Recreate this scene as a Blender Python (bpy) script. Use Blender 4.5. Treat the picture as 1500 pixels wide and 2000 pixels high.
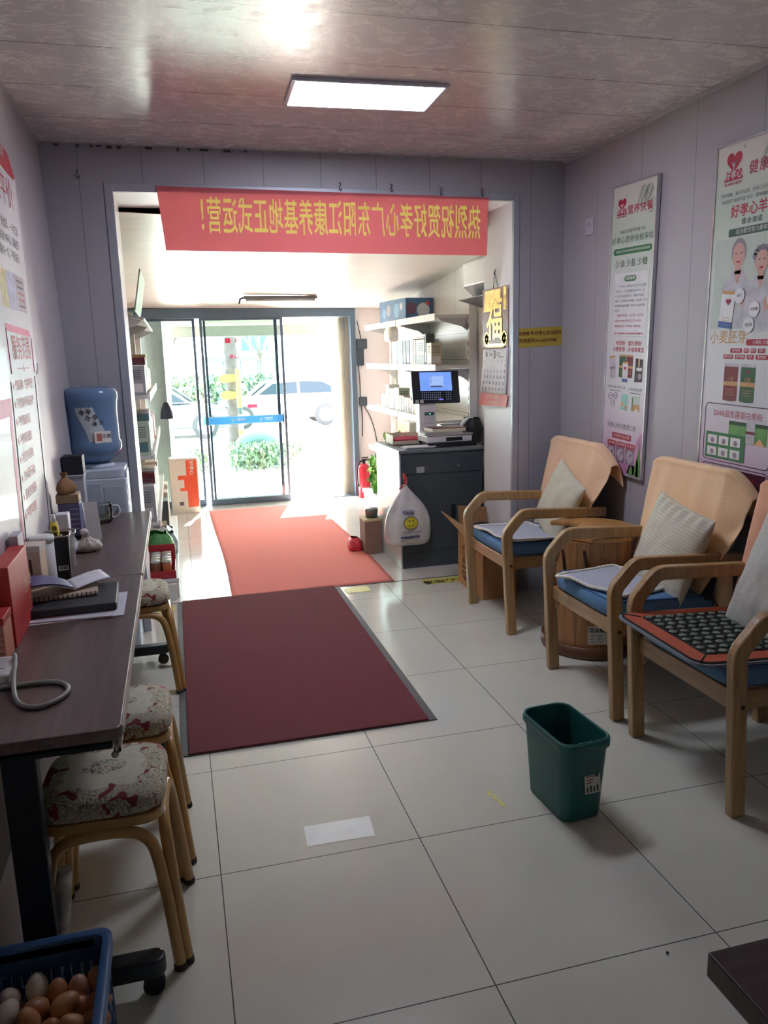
import bpy, bmesh, math, random
from mathutils import Matrix, Vector, Euler, noise as mnoise

sc = bpy.context.scene
for o in list(bpy.data.objects):
    bpy.data.objects.remove(o)
COL = sc.collection
PI = math.pi
rng = random.Random(7)

# ------------------------------------------------------------------ camera
cam_d = bpy.data.cameras.new('camera')
cam = bpy.data.objects.new('camera', cam_d)
COL.objects.link(cam)
cam_d.sensor_width = 36.0
cam_d.lens = 1535.15 / 2000.0 * 36.0
cam_d.clip_start = 0.02
cam_d.clip_end = 300
RX, RY, RZ = 1.37244959, -0.0269159989, -0.253612954
cam.matrix_world = Matrix.Translation((-0.6246, -2.0820, 1.4618)) @ (
    Matrix.Rotation(RZ, 4, 'Z') @ Matrix.Rotation(RX, 4, 'X') @ Matrix.Rotation(RY, 4, 'Z'))
sc.camera = cam

# ------------------------------------------------------------------ light
EXPOSURE = 2.65
SKY = 3.0
SUN = 10.5
PANEL = 7.0
sc.view_settings.view_transform = 'Standard'
sc.view_settings.look = 'None'
sc.view_settings.gamma = 1
sc.view_settings.use_curve_mapping = False
sc.view_settings.exposure = EXPOSURE
sc.cycles.max_bounces = 10
sc.cycles.diffuse_bounces = 6
sc.cycles.glossy_bounces = 4
sc.cycles.transmission_bounces = 8
sc.cycles.transparent_max_bounces = 12
sc.cycles.sample_clamp_indirect = 6
sc.cycles.caustics_reflective = False
sc.cycles.caustics_refractive = False

w = bpy.data.worlds.new('sky')
sc.world = w
w.use_nodes = True
wn = w.node_tree
wn.nodes.clear()
w_out = wn.nodes.new('ShaderNodeOutputWorld')
w_bg = wn.nodes.new('ShaderNodeBackground')
w_geo = wn.nodes.new('ShaderNodeTexCoord')
w_sep = wn.nodes.new('ShaderNodeSeparateXYZ')
w_ramp = wn.nodes.new('ShaderNodeValToRGB')
wn.links.new(w_geo.outputs['Generated'], w_sep.inputs[0])
wn.links.new(w_sep.outputs['Z'], w_ramp.inputs[0])
w_ramp.color_ramp.elements[0].position = 0.0
w_ramp.color_ramp.elements[0].color = (0.95, 0.97, 1.0, 1)
w_ramp.color_ramp.elements[1].position = 0.7
w_ramp.color_ramp.elements[1].color = (0.80, 0.88, 1.0, 1)
wn.links.new(w_ramp.outputs[0], w_bg.inputs[0])
w_bg.inputs[1].default_value = SKY
wn.links.new(w_bg.outputs[0], w_out.inputs[0])

sun_d = bpy.data.lights.new('sun', 'SUN')
sun_d.energy = SUN
sun_d.angle = math.radians(0.6)
sun_d.color = (1.0, 0.95, 0.86)
sun = bpy.data.objects.new('sun', sun_d)
COL.objects.link(sun)
sun.location = (4, 14, 12)
# light travels towards -y, a little towards -x, and down
sun.rotation_euler = Vector((-0.20, -0.78, -0.98)).to_track_quat('-Z', 'Y').to_euler()

# ------------------------------------------------------------------ materials
MATS = {}
def lin(c):
    r = []
    for v in c[:3]:
        v = v / 255.0
        r.append(v / 12.92 if v <= 0.04045 else ((v + 0.055) / 1.055) ** 2.4)
    return (r[0], r[1], r[2], 1.0)

class NT:
    def __init__(s, name):
        s.m = bpy.data.materials.new(name)
        s.m.use_nodes = True
        s.t = s.m.node_tree
        s.b = s.t.nodes['Principled BSDF']
        s.o = s.t.nodes['Material Output']
        s.tc = s.n('ShaderNodeTexCoord')
    def n(s, ty, **kw):
        x = s.t.nodes.new(ty)
        for k, v in kw.items():
            setattr(x, k, v)
        return x
    def l(s, a, b):
        s.t.links.new(a, b)
    def val(s, sock, v):
        if hasattr(v, 'links') or hasattr(v, 'is_linked'):
            s.l(v, sock)
        else:
            sock.default_value = v
    def math(s, op, a, b=0.0, c=None):
        x = s.n('ShaderNodeMath', operation=op)
        s.val(x.inputs[0], a)
        s.val(x.inputs[1], b)
        if c is not None:
            s.val(x.inputs[2], c)
        return x.outputs[0]
    def mix(s, f, a, b):
        x = s.n('ShaderNodeMix', data_type='RGBA')
        s.val(x.inputs[0], f)
        s.val(x.inputs[6], a)
        s.val(x.inputs[7], b)
        return x.outputs[2]
    def noise(s, scale, detail=3.0, rough=0.5, dist=0.0, vec=None):
        x = s.n('ShaderNodeTexNoise')
        x.inputs['Scale'].default_value = scale
        x.inputs['Detail'].default_value = detail
        x.inputs['Roughness'].default_value = rough
        x.inputs['Distortion'].default_value = dist
        s.l(vec if vec else s.tc.outputs['Object'], x.inputs['Vector'])
        return x
    def ramp(s, f, *st):
        x = s.n('ShaderNodeValToRGB')
        s.l(f, x.inputs[0])
        e = x.color_ramp.elements
        while len(e) < len(st):
            e.new(0.5)
        for i, (p, c) in enumerate(st):
            e[i].position = p
            e[i].color = c if len(c) == 4 else (c[0], c[1], c[2], 1)
        return x.outputs[0]
    def mapping(s, scale=(1, 1, 1), rot=(0, 0, 0)):
        x = s.n('ShaderNodeMapping')
        x.inputs['Scale'].default_value = scale
        x.inputs['Rotation'].default_value = rot
        s.l(s.tc.outputs['Object'], x.inputs['Vector'])
        return x.outputs[0]
    def bump(s, h, strength=0.2, dist=0.01):
        x = s.n('ShaderNodeBump')
        x.inputs['Strength'].default_value = strength
        x.inputs['Distance'].default_value = dist
        s.l(h, x.inputs['Height'])
        s.l(x.outputs[0], s.b.inputs['Normal'])
    def xyz(s):
        x = s.n('ShaderNodeSeparateXYZ')
        s.l(s.tc.outputs['Object'], x.inputs[0])
        return x.outputs

def P(name, rgb, rough=0.5, metal=0.0, var=0.06, scale=18.0, spec=0.5, bump=0.0, coat=0.0,
      emit=None, estr=0.0, trans=0.0, sheen=0.0, stretch=None):
    """plain painted / plastic / cloth material with a little mottling"""
    if name in MATS:
        return MATS[name]
    t = NT(name)
    c = lin(rgb)
    vec = t.mapping(stretch) if stretch else None
    nz = t.noise(scale, 4.0, 0.55, vec=vec)
    lo = [max(0.0, v * (1 - var)) for v in c[:3]]
    hi = [min(1.0, v * (1 + var)) for v in c[:3]]
    t.l(t.ramp(nz.outputs[0], (0.3, lo), (0.7, hi)), t.b.inputs['Base Color'])
    t.b.inputs['Roughness'].default_value = rough
    t.b.inputs['Metallic'].default_value = metal
    t.b.inputs['Specular IOR Level'].default_value = spec
    t.b.inputs['Coat Weight'].default_value = coat
    t.b.inputs['Sheen Weight'].default_value = sheen
    if trans:
        t.b.inputs['Transmission Weight'].default_value = trans
    if bump:
        t.bump(nz.outputs[0], bump, 0.01)
    if emit:
        t.b.inputs['Emission Color'].default_value = lin(emit)
        t.b.inputs['Emission Strength'].default_value = estr
    MATS[name] = t.m
    return t.m

def wood(name, dark, light, axis='X', scale=6.0, rough=0.4, coat=0.1):
    if name in MATS:
        return MATS[name]
    t = NT(name)
    st = {'X': (0.6, 9, 9), 'Y': (9, 0.6, 9), 'Z': (9, 9, 0.6)}[axis]
    nz = t.noise(scale, 6.0, 0.6, 0.6, vec=t.mapping(st))
    t.l(t.ramp(nz.outputs[0], (0.32, lin(dark)), (0.68, lin(light))), t.b.inputs['Base Color'])
    t.b.inputs['Roughness'].default_value = rough
    t.b.inputs['Coat Weight'].default_value = coat
    MATS[name] = t.m
    return t.m

def thin_glass(name, tint, refl=0.08, clear=0.92):
    """a pane: mostly passes light, mirrors a little at the surface"""
    t = NT(name)
    tr = t.n('ShaderNodeBsdfTransparent')
    tr.inputs[0].default_value = lin(tint)
    gl = t.n('ShaderNodeBsdfGlossy')
    gl.inputs['Roughness'].default_value = 0.02
    fr = t.n('ShaderNodeFresnel')
    fr.inputs[0].default_value = 1.45
    mx = t.n('ShaderNodeMixShader')
    t.l(fr.outputs[0], mx.inputs[0])
    t.l(tr.outputs[0], mx.inputs[1])
    t.l(gl.outputs[0], mx.inputs[2])
    t.l(mx.outputs[0], t.o.inputs[0])
    MATS[name] = t.m
    return t.m

def veil(name, rgb, amount):
    """thin plastic film, partly see-through"""
    t = NT(name)
    tr = t.n('ShaderNodeBsdfTransparent')
    t.b.inputs['Base Color'].default_value = lin(rgb)
    t.b.inputs['Roughness'].default_value = 0.25
    nz = t.noise(25, 3)
    t.bump(nz.outputs[0], 0.3, 0.01)
    mx = t.n('ShaderNodeMixShader')
    mx.inputs[0].default_value = amount
    t.l(tr.outputs[0], mx.inputs[1])
    t.l(t.b.outputs[0], mx.inputs[2])
    t.l(mx.outputs[0], t.o.inputs[0])
    MATS[name] = t.m
    return t.m

# ------------------------------------------------------------------ mesh builder
class MB:
    def __init__(s):
        s.v, s.f, s.mi, s.sm = [], [], [], []
    def add(s, vs, fs, mi=0, smooth=False, M=None):
        k = len(s.v)
        s.v += [tuple(M @ Vector(p)) for p in vs] if M is not None else [tuple(p) for p in vs]
        for f in fs:
            s.f.append(tuple(i + k for i in f))
            s.mi.append(mi)
            s.sm.append(smooth)
        return s
    def box(s, x0, x1, y0, y1, z0, z1, mi=0, M=None):
        vs = [(x, y, z) for z in (z0, z1) for y in (y0, y1) for x in (x0, x1)]
        fs = [(0, 2, 3, 1), (4, 5, 7, 6), (0, 1, 5, 4), (2, 6, 7, 3), (0, 4, 6, 2), (1, 3, 7, 5)]
        return s.add(vs, fs, mi, False, M)
    def rbox(s, x0, x1, y0, y1, z0, z1, r, mi=0, M=None, n=4):
        """box with rounded vertical corners"""
        return s.prism(rrect(x0, x1, y0, y1, r, n), z0, z1, mi, M)
    def prism(s, poly, z0, z1, mi=0, M=None, smooth=False):
        n = len(poly)
        vs = [(x, y, z0) for x, y in poly] + [(x, y, z1) for x, y in poly]
        fs = [tuple(range(n - 1, -1, -1)), tuple(range(n, 2 * n))]
        k = len(s.f)
        s.add(vs, fs, mi, False, M)
        s.f += []
        base = len(s.v) - 2 * n
        for i in range(n):
            j = (i + 1) % n
            s.f.append((base + i, base + j, base + n + j, base + n + i))
            s.mi.append(mi)
            s.sm.append(smooth)
        return s
    def tube(s, pts, r, n=10, mi=0, closed=False, M=None, rs=None):
        pts = [Vector(p) for p in pts]
        m = len(pts)
        vs, fs = [], []
        prev = None
        for i, p in enumerate(pts):
            a = pts[(i - 1) % m] if (closed or i > 0) else p
            b = pts[(i + 1) % m] if (closed or i < m - 1) else p
            t = (b - a).normalized()
            if prev is None:
                up = Vector((0, 0, 1)) if abs(t.z) < 0.9 else Vector((1, 0, 0))
                u = t.cross(up).normalized()
            else:
                u = (prev - t * prev.dot(t)).normalized()
            prev = u
            v = t.cross(u)
            rr = rs[i] if rs else r
            for k in range(n):
                a_ = 2 * PI * k / n
                vs.append(p + (u * math.cos(a_) + v * math.sin(a_)) * rr)
        for i in range(m if closed else m - 1):
            j = (i + 1) % m
            for k in range(n):
                q = (k + 1) % n
                fs.append((i * n + k, i * n + q, j * n + q, j * n + k))
        s.add(vs, fs, mi, True, M)
        if not closed:
            b0 = len(s.v) - m * n
            s.f.append(tuple(b0 + k for k in range(n - 1, -1, -1)))
            s.f.append(tuple(b0 + (m - 1) * n + k for k in range(n)))
            s.mi += [mi, mi]
            s.sm += [False, False]
        return s
    def cyl(s, p0, p1, r0, r1=None, n=20, mi=0, M=None):
        return s.tube([p0, p1], r0, n, mi, False, M, [r0, r1 if r1 is not None else r0])
    def lathe(s, prof, n=28, mi=0, M=None, sx=1.0, sy=1.0, smooth=True, cap=True):
        vs, fs = [], []
        for r, z in prof:
            for k in range(n):
                a = 2 * PI * k / n
                vs.append((r * sx * math.cos(a), r * sy * math.sin(a), z))
        for i in range(len(prof) - 1):
            for k in range(n):
                q = (k + 1) % n
                fs.append((i * n + k, i * n + q, (i + 1) * n + q, (i + 1) * n + k))
        s.add(vs, fs, mi, smooth, M)
        if cap:
            b0 = len(s.v) - len(prof) * n
            if prof[0][0] > 1e-5:
                s.f.append(tuple(b0 + k for k in range(n - 1, -1, -1))); s.mi.append(mi); s.sm.append(False)
            if prof[-1][0] > 1e-5:
                e = b0 + (len(prof) - 1) * n
                s.f.append(tuple(e + k for k in range(n))); s.mi.append(mi); s.sm.append(False)
        return s
    def grid(s, fn, nu, nv, mi=0, M=None, smooth=True, cu=False, cv=False):
        vs = [fn(i / nu, j / nv) for j in range(nv + (0 if cv else 1)) for i in range(nu + (0 if cu else 1))]
        wu = nu if cu else nu + 1
        hv = nv if cv else nv + 1
        fs = []
        for j in range(nv):
            for i in range(nu):
                a, b = i, (i + 1) % wu
                c, d = j, (j + 1) % hv
                fs.append((c * wu + a, c * wu + b, d * wu + b, d * wu + a))
        return s.add(vs, fs, mi, smooth, M)
    def rsweep(s, pts, wd, th, mi=0, M=None, axis='Y'):
        """rectangular bar bent along a path in the xz plane; wd along y, th across the path"""
        m = len(pts)
        vs, fs = [], []
        for i, (x, z) in enumerate(pts):
            a = pts[max(i - 1, 0)]
            b = pts[min(i + 1, m - 1)]
            tx, tz = b[0] - a[0], b[1] - a[1]
            L = math.hypot(tx, tz)
            nx, nz = -tz / L, tx / L
            h = th / 2
            for dy, q in ((-wd / 2, -h), (wd / 2, -h), (wd / 2, h), (-wd / 2, h)):
                vs.append((x + nx * q, dy, z + nz * q))
        for i in range(m - 1):
            for k in range(4):
                q = (k + 1) % 4
                fs.append((i * 4 + k, i * 4 + q, (i + 1) * 4 + q, (i + 1) * 4 + k))
        fs.append((3, 2, 1, 0))
        e = (m - 1) * 4
        fs.append((e, e + 1, e + 2, e + 3))
        return s.add(vs, fs, mi, False, M)
    def poly(s, pts, mi=0, M=None):
        return s.add(pts, [tuple(range(len(pts)))], mi, False, M)
    def text(s, body, size, M, mi=0, align='CENTER', sx=1.0, bold=0.0, spacing=1.0, line=1.0):
        vs, fs = glyphs(body, align, 0.0, spacing, line)
        if bold:                      # heavier strokes: the same glyphs laid a hair to either side
            b = bold * size * 1.1
            for k, (dx, dy) in enumerate(((-b, 0), (b, 0), (0, b), (0, -b))):
                s.add([(x * size * sx + dx, y * size + dy, -.00004 * (k + 1)) for x, y in vs], fs, mi, False, M)
        return s.add([(x * size * sx, y * size, 0) for x, y in vs], fs, mi, False, M)
    def build(s, name, mats, parent=None, bevel=0.0, seg=2, fix=True, loc=None, rot=None, solid=0.0, sub=0):
        me = bpy.data.meshes.new(name)
        me.from_pydata(s.v, [], s.f)
        if not isinstance(mats, (list, tuple)):
            mats = [mats]
        for m in mats:
            me.materials.append(m)
        for p, mi, sm in zip(me.polygons, s.mi, s.sm):
            p.material_index = mi
            p.use_smooth = sm
        if fix:
            bm = bmesh.new()
            bm.from_mesh(me)
            bmesh.ops.recalc_face_normals(bm, faces=bm.faces)
            bm.to_mesh(me)
            bm.free()
        me.update()
        o = bpy.data.objects.new(name, me)
        COL.objects.link(o)
        if parent is not None:
            o.parent = parent
        if loc:
            o.location = loc
        if rot:
            o.rotation_euler = rot
        if solid:
            md = o.modifiers.new('solid', 'SOLIDIFY')
            md.thickness = solid
            md.offset = 0
        if bevel:
            md = o.modifiers.new('bevel', 'BEVEL')
            md.width = bevel
            md.segments = seg
            md.limit_method = 'ANGLE'
            md.angle_limit = math.radians(40)
        if sub:
            md = o.modifiers.new('sub', 'SUBSURF')
            md.levels = sub
            md.render_levels = sub
        return o

GL = {}
def glyphs(body, align='CENTER', bold=0.0, spacing=1.0, line=1.0):
    key = (body, align, bold, spacing, line)
    if key in GL:
        return GL[key]
    cu = bpy.data.curves.new('t', 'FONT')
    cu.body = body
    cu.size = 1.0
    cu.align_x = align
    cu.align_y = 'CENTER'
    cu.offset = bold
    cu.space_character = spacing
    cu.space_line = line
    cu.resolution_u = 2
    cu.fill_mode = 'FRONT'
    ob = bpy.data.objects.new('t', cu)
    COL.objects.link(ob)
    dg = bpy.context.evaluated_depsgraph_get()
    me = ob.evaluated_get(dg).to_mesh()
    vs = [(v.co.x, v.co.y) for v in me.vertices]
    fs = [tuple(p.vertices) for p in me.polygons]
    ob.evaluated_get(dg).to_mesh_clear()
    bpy.data.objects.remove(ob)
    bpy.data.curves.remove(cu)
    GL[key] = (vs, fs)
    return GL[key]

def rrect(x0, x1, y0, y1, r, n=4):
    pts = []
    for cx, cy, a0 in ((x1 - r, y1 - r, 0), (x0 + r, y1 - r, 90), (x0 + r, y0 + r, 180), (x1 - r, y0 + r, 270)):
        for k in range(n + 1):
            a = math.radians(a0 + 90 * k / n)
            pts.append((cx + r * math.cos(a), cy + r * math.sin(a)))
    return pts

def smoothpath(pts, n=6):
    """Catmull-Rom through the points"""
    pts = [Vector(p) for p in pts]
    out = []
    for i in range(len(pts) - 1):
        p0 = pts[max(i - 1, 0)]; p1 = pts[i]; p2 = pts[i + 1]; p3 = pts[min(i + 2, len(pts) - 1)]
        for k in range(n):
            t = k / n
            out.append(0.5 * ((2 * p1) + (p2 - p0) * t + (2 * p0 - 5 * p1 + 4 * p2 - p3) * t * t + (3 * p1 - p0 - 3 * p2 + p3) * t ** 3))
    out.append(pts[-1])
    return out

def T(x, y, z=0.0):
    return Matrix.Translation((x, y, z))

# ------------------------------------------------------------------ scene tree
def thing(name, label, cat, loc=(0, 0, 0), rot=(0, 0, 0), group=None):
    o = bpy.data.objects.new(name, None)
    COL.objects.link(o)
    o.empty_display_size = 0.05
    o.location = loc
    o.rotation_euler = rot
    return tag(o, label, cat, group)
def tag(o, label, cat, group=None, kind=None):
    if label:
        o['label'] = label
    if cat:
        o['category'] = cat
    if group:
        o['group'] = group
    if kind:
        o['kind'] = kind
    return o
def struct(o):
    o['kind'] = 'structure'
    return o
def dup(root, label, loc=None, rot=None):
    """copy of a thing with copies of its parts and sub-parts"""
    r = root.copy()
    COL.objects.link(r)
    r['label'] = label
    if loc is not None:
        r.location = loc
    if rot is not None:
        r.rotation_euler = rot
    for ch in list(root.children):
        c = ch.copy(); COL.objects.link(c); c.parent = r
        for g in list(ch.children):
            d = g.copy(); COL.objects.link(d); d.parent = c
    return r
# orientation of flat things: local x = reading direction, local y = up, local z = out of the wall
R_RIGHT = Matrix(((0, 0, -1), (-1, 0, 0), (0, 1, 0))).to_euler()   # hangs on a wall facing -x
R_LEFT = Matrix(((0, 0, 1), (1, 0, 0), (0, 1, 0))).to_euler()      # hangs on a wall facing +x
R_FRONT = Matrix(((1, 0, 0), (0, 0, -1), (0, 1, 0))).to_euler()    # hangs on a wall facing -y
# ================================================================== SETTING
XL_TOP = -1.172
def xl(z):
    return XL_TOP + 0.028 * (2.5 - z)
XR = 1.61
YP, YP2 = 2.24, 2.68          # the two faces of the dividing wall
YB = -3.3                     # wall behind the camera
YD = 5.95                     # glass front
HC = 2.5
OPL, OPR, OPT = -0.85, 1.30, 2.29   # opening in the dividing wall

def grooved(name, rgb, axis, pitch, off, groove=0.004, rough=0.45, dark=0.55):
    t = NT(name)
    x = t.xyz()['XYZ'.index(axis)]
    m = t.math('FRACT', t.math('DIVIDE', t.math('ADD', x, off), pitch))
    g = t.math('LESS_THAN', m, groove / pitch)
    nz = t.noise(2.5, 4.0)
    c = lin(rgb)
    base = t.ramp(nz.outputs[0], (0.3, [v * 0.95 for v in c[:3]]), (0.7, [v * 1.03 for v in c[:3]]))
    t.l(t.mix(g, base, tuple([v * dark for v in c[:3]] + [1])), t.b.inputs['Base Color'])
    t.b.inputs['Roughness'].default_value = rough
    MATS[name] = t.m
    return t.m

# floor tiles
def tile_mat(name, oy, rgb, rough):
    t = NT(name)
    x = t.xyz()
    fx = t.math('FRACT', t.math('DIVIDE', t.math('ADD', x[0], 6.0015), 0.6))
    fy = t.math('FRACT', t.math('DIVIDE', t.math('ADD', x[1], 6.0015 + oy), 0.6))
    g = t.math('MAXIMUM', t.math('LESS_THAN', fx, 0.0052), t.math('LESS_THAN', fy, 0.0052))
    nz = t.noise(1.7, 6.0, 0.6, 1.2)
    n2 = t.noise(40, 3.0)
    c = lin(rgb)
    base = t.ramp(nz.outputs[0], (0.3, [v * 0.93 for v in c[:3]]), (0.7, [v * 1.04 for v in c[:3]]))
    t.l(t.mix(g, base, lin((52, 48, 42))), t.b.inputs['Base Color'])
    t.l(t.math('ADD', t.math('MULTIPLY', n2.outputs[0], 0.06), t.math('ADD', t.math('MULTIPLY', g, 0.5), rough)), t.b.inputs['Roughness'])
    t.b.inputs['Specular IOR Level'].default_value = 0.5
    MATS[name] = t.m
    return t.m
m_tile = tile_mat('tile_main', 0.0, (206, 205, 190), 0.10)
m_tile2 = tile_mat('tile_front', -2.7 + 2.4, (210, 206, 198), 0.10)
f = MB()
f.box(-1.3, 1.75, YB, 2.7, -0.1, 0.0, 0)
f.box(-1.3, 1.75, 2.7, 6.02, -0.1, 0.0, 1)
struct(f.build('floor', [m_tile, m_tile2]))
f = MB().box(OPL, OPR, 2.695, 2.705, 0.0, 0.0012)
struct(f.build('trim_1', P('grout_dark', (70, 66, 58), 0.8)))

# walls
m_wallY = grooved('wall_panel_y', (175, 170, 173), 'Y', 0.41, 0.18)
m_wallX = grooved('wall_panel_x', (168, 164, 169), 'X', 0.30, 0.10)
m_white = P('white_panel', (226, 224, 226), 0.45, var=0.03, scale=3)
f = MB()
f.add([(xl(0), YB, 0), (xl(HC), YB, HC), (xl(HC), YP, HC), (xl(0), YP, 0),
       (xl(0) - .12, YB, 0), (xl(HC) - .12, YB, HC), (xl(HC) - .12, YP, HC), (xl(0) - .12, YP, 0)],
      [(0, 1, 2, 3), (7, 6, 5, 4), (0, 4, 5, 1), (3, 2, 6, 7), (1, 5, 6, 2), (0, 3, 7, 4)])
struct(f.build('wall_left', m_wallY))
struct(MB().box(XR, XR + .12, YB, YP, 0, HC).build('wall_right', m_wallY))
struct(MB().box(-1.3, 1.75, YB - .1, YB, 0, HC).build('wall_back', m_white))
f = MB()
f.box(-1.3, OPL, YP, YP2, 0, HC)
f.box(OPR, XR + .12, YP, YP2, 0, HC)
f.box(OPL, OPR, YP, YP2, OPT, HC)
struct(f.build('wall_middle', m_wallX))
# white panelling inside the opening and its metal edge trim
f = MB()
f.box(OPR - .004, OPR + .002, YP + .012, YP2 + .004, 0, OPT)
f.box(OPL - .002, OPL + .004, YP + .012, YP2 + .004, 0, OPT)
f.box(OPL, OPR, YP + .012, YP2 + .004, OPT - .004, OPT + .002)
struct(f.build('trim_2', m_white))
f = MB()
m_alu = P('grey_trim', (170, 172, 180), 0.4, 0.2, 0.03)
f.box(OPL - .035, OPL + .006, YP - .006, YP + .02, 0, OPT + .0345)
f.box(OPR - .006, OPR + .03, YP - .006, YP + .02, 0, OPT + .0345)
f.box(OPL + .006, OPR - .006, YP - .006, YP + .02, OPT - .006, OPT + .0345)
struct(f.build('trim_3', m_alu, bevel=.002))

# front room
XFL, XFR = -1.0, 1.55
zc = lambda x, y: 2.27 + (1.945 - 2.27) * (y - YP2) / (YD - YP2) - 0.03 * (x - XFL) / (XFR - XFL) * (1.0 + 2.0 * (YD - y) / (YD - YP2))
m_wallF = grooved('wall_panel_front', (228, 226, 222), 'Y', 0.40, 0.1)
struct(MB().box(XFL - .1, XFL, YP2, YD, 0, 2.29).build('wall_left_front', m_wallF))
struct(MB().box(XFR, XFR + .1, YP2, YD, 0, 2.24).build('wall_right_front', m_wallF))
f = MB()
f.box(1.20, XFR + .1, YD, YD + .1, 0, 2.1)
f.box(XFL - .1, 1.20, YD, YD + .1, 1.945, 2.1)
struct(f.build('wall_front', m_white))
m_ceilF = grooved('ceiling_front', (232, 229, 222), 'Y', 0.26, 0.05, 0.005, 0.35, 0.72)
f = MB()
c4 = [(XFL - .1, YP2, 0), (XFR + .1, YP2, 0), (XFR + .1, YD + .1, 0), (XFL - .1, YD + .1, 0)]
vs = [(x, y, zc(x, y)) for x, y, _ in c4] + [(x, y, zc(x, y) + .08) for x, y, _ in c4]
f.add(vs, [(0, 1, 2, 3), (7, 6, 5, 4), (0, 4, 5, 1), (1, 5, 6, 2), (2, 6, 7, 3), (3, 7, 4, 0)])
struct(f.build('ceiling_front', m_ceilF))

# fascia closing the step between the lintel and the lower front ceiling
f = MB()
za, zb = zc(XFL, YP2), zc(XFR, YP2)
f.add([(x_, y_, z_) for y_ in (YP2, YP2 + .02) for x_, z_ in ((XFL - .1, za), (XFR + .1, zb), (XFR + .1, HC + .1), (XFL - .1, HC + .1))],
      [(0, 1, 2, 3), (7, 6, 5, 4), (0, 4, 5, 1), (1, 5, 6, 2), (2, 6, 7, 3), (3, 7, 4, 0)])
struct(f.build('trim_7', P('fascia', (206, 190, 180), 0.5)))
# main ceiling: glossy film-faced boards with a floral damask print
t = NT('ceiling_main')
xs = t.xyz()
fr = t.math('FRACT', t.math('DIVIDE', t.math('ADD', xs[1], 8.4 - 0.54), 0.42))
g = t.math('LESS_THAN', fr, 0.010)
nz = t.noise(9.0, 5.0, 0.62, 1.6, vec=t.mapping((0.8, 1.3, 1)))
n2 = t.noise(30.0, 4.0, 0.7, 2.5, vec=t.mapping((0.8, 1.3, 1)))
flo = t.math('MULTIPLY', t.math('GREATER_THAN', nz.outputs[0], 0.535), t.math('GREATER_THAN', n2.outputs[0], 0.46))
base = t.mix(flo, lin((216, 209, 208)), lin((221, 214, 213)))
t.l(t.mix(g, base, lin((70, 62, 66))), t.b.inputs['Base Color'])
t.l(t.math('MULTIPLY_ADD', flo, 0.06, 0.26), t.b.inputs['Roughness'])
t.bump(flo, 0.05, 0.0015)
m_ceil = t.m
struct(MB().box(-1.3, XR + .12, YB, YP2, HC, HC + .1).build('ceiling', m_ceil))
# ragged caulk line and cornice strip on the right
f = MB()
f.box(XR - .012, XR, YB, YP, HC - .02, HC)
struct(f.build('trim_4', P('cornice', (190, 188, 194), 0.25, var=.1, scale=60)))
f = MB()
f.add([(xl(HC), YB, HC), (xl(HC) + .012, YB, HC), (xl(HC) + .012, YP, HC), (xl(HC), YP, HC), (xl(HC), YB, HC - .02), (xl(HC), YP, HC - .02)],
      [(0, 1, 2, 3), (1, 4, 5, 2), (0, 4, 1), (3, 2, 5)])
struct(f.build('trim_5', P('cornice', (215, 212, 218), 0.25)))
f = MB()
x = -1.1
while x < -.15:
    a = rng.uniform(.01, .05)
    f.box(x, x + a, YP - .004, YP, HC - .012 - rng.uniform(0, .008), HC - .004)
    x += a + rng.uniform(.01, .12)
struct(f.build('trim_6', P('caulk_dirt', (88, 80, 82), 0.9)))

# ceiling LED panel
lp = thing('ceiling_light', 'bright white rectangular LED panel set in the patterned ceiling', 'ceiling light', (0.21, 1.28, 2.5), (0, 0, -0.035))
f = MB()
f.box(-.312, .312, -.166, -.15, -.014, 0); f.box(-.312, .312, .15, .166, -.014, 0)
f.box(-.312, -.295, -.15, .15, -.014, 0); f.box(.295, .312, -.15, .15, -.014, 0)
f.build('frame', P('white_frame', (205, 208, 222), 0.3), lp, bevel=.003)
f = MB().box(-.295, .295, -.15, .15, -.0135, -.004)
f.build('diffuser', P('led_glow', (255, 255, 255), 0.6, emit=(225, 232, 255), estr=PANEL), lp)

# thin tube lamp on the front-room ceiling
zt = zc(.4, 5.2)
tl = thing('tube_lamp', 'thin unlit strip lamp on the sloping white ceiling of the front room', 'ceiling lamp', (0.36, 5.2, zt - .012))
MB().box(-.33, .33, -.025, .025, -.014, .014).build('housing', P('alu_dull', (120, 122, 126), 0.4, 0.5), tl, bevel=.004)
MB().tube([(-.31, 0, -.024), (.31, 0, -.024)], .011, 10).build('tube', P('tube_white', (235, 235, 235), 0.3), tl)
f = MB(); f.tube([(-.33, 0, 0), (-.36, .02, -.01), (-.37, .03, -.05)], .008, 8); f.build('cord', P('cord_black', (40, 40, 42), 0.5), tl)

# ------------------------------------------------------------------ glass front
m_slate = P('slate_frame', (92, 112, 130), 0.4, 0.1, 0.05)
m_glass = thin_glass('door_glass', (240, 248, 246))
f = MB()
f.box(-1.0, 1.2, YD - .04, YD + .06, 1.845, 1.942)
f.box(1.145, 1.2, YD - .04, YD + .06, 0, 1.845)
f.box(-1.0, -.95, YD - .04, YD + .06, 0, 1.845)
f.box(-.95, 1.145, YD - .03, YD + .05, -.004, .006)
d = struct(f.build('door_1', m_slate, bevel=.003))
def leaf(nm, x0, x1, y, w0=.024, w1=.024):
    f = MB()
    f.box(x0, x0 + w0, y - .014, y + .014, .006, 1.845)
    f.box(x1 - w1, x1, y - .014, y + .014, .006, 1.845)
    f.box(x0 + w0, x1 - w1, y - .014, y + .014, .006, .062)
    f.box(x0 + w0, x1 - w1, y - .014, y + .014, 1.825, 1.845)
    q = f.build('sash', m_slate, d, bevel=.002)
    f = MB().box(x0 + w0, x1 - w1, y - .004, y + .004, .062, 1.825)
    f.build('pane', m_glass, q)
    return q
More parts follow.
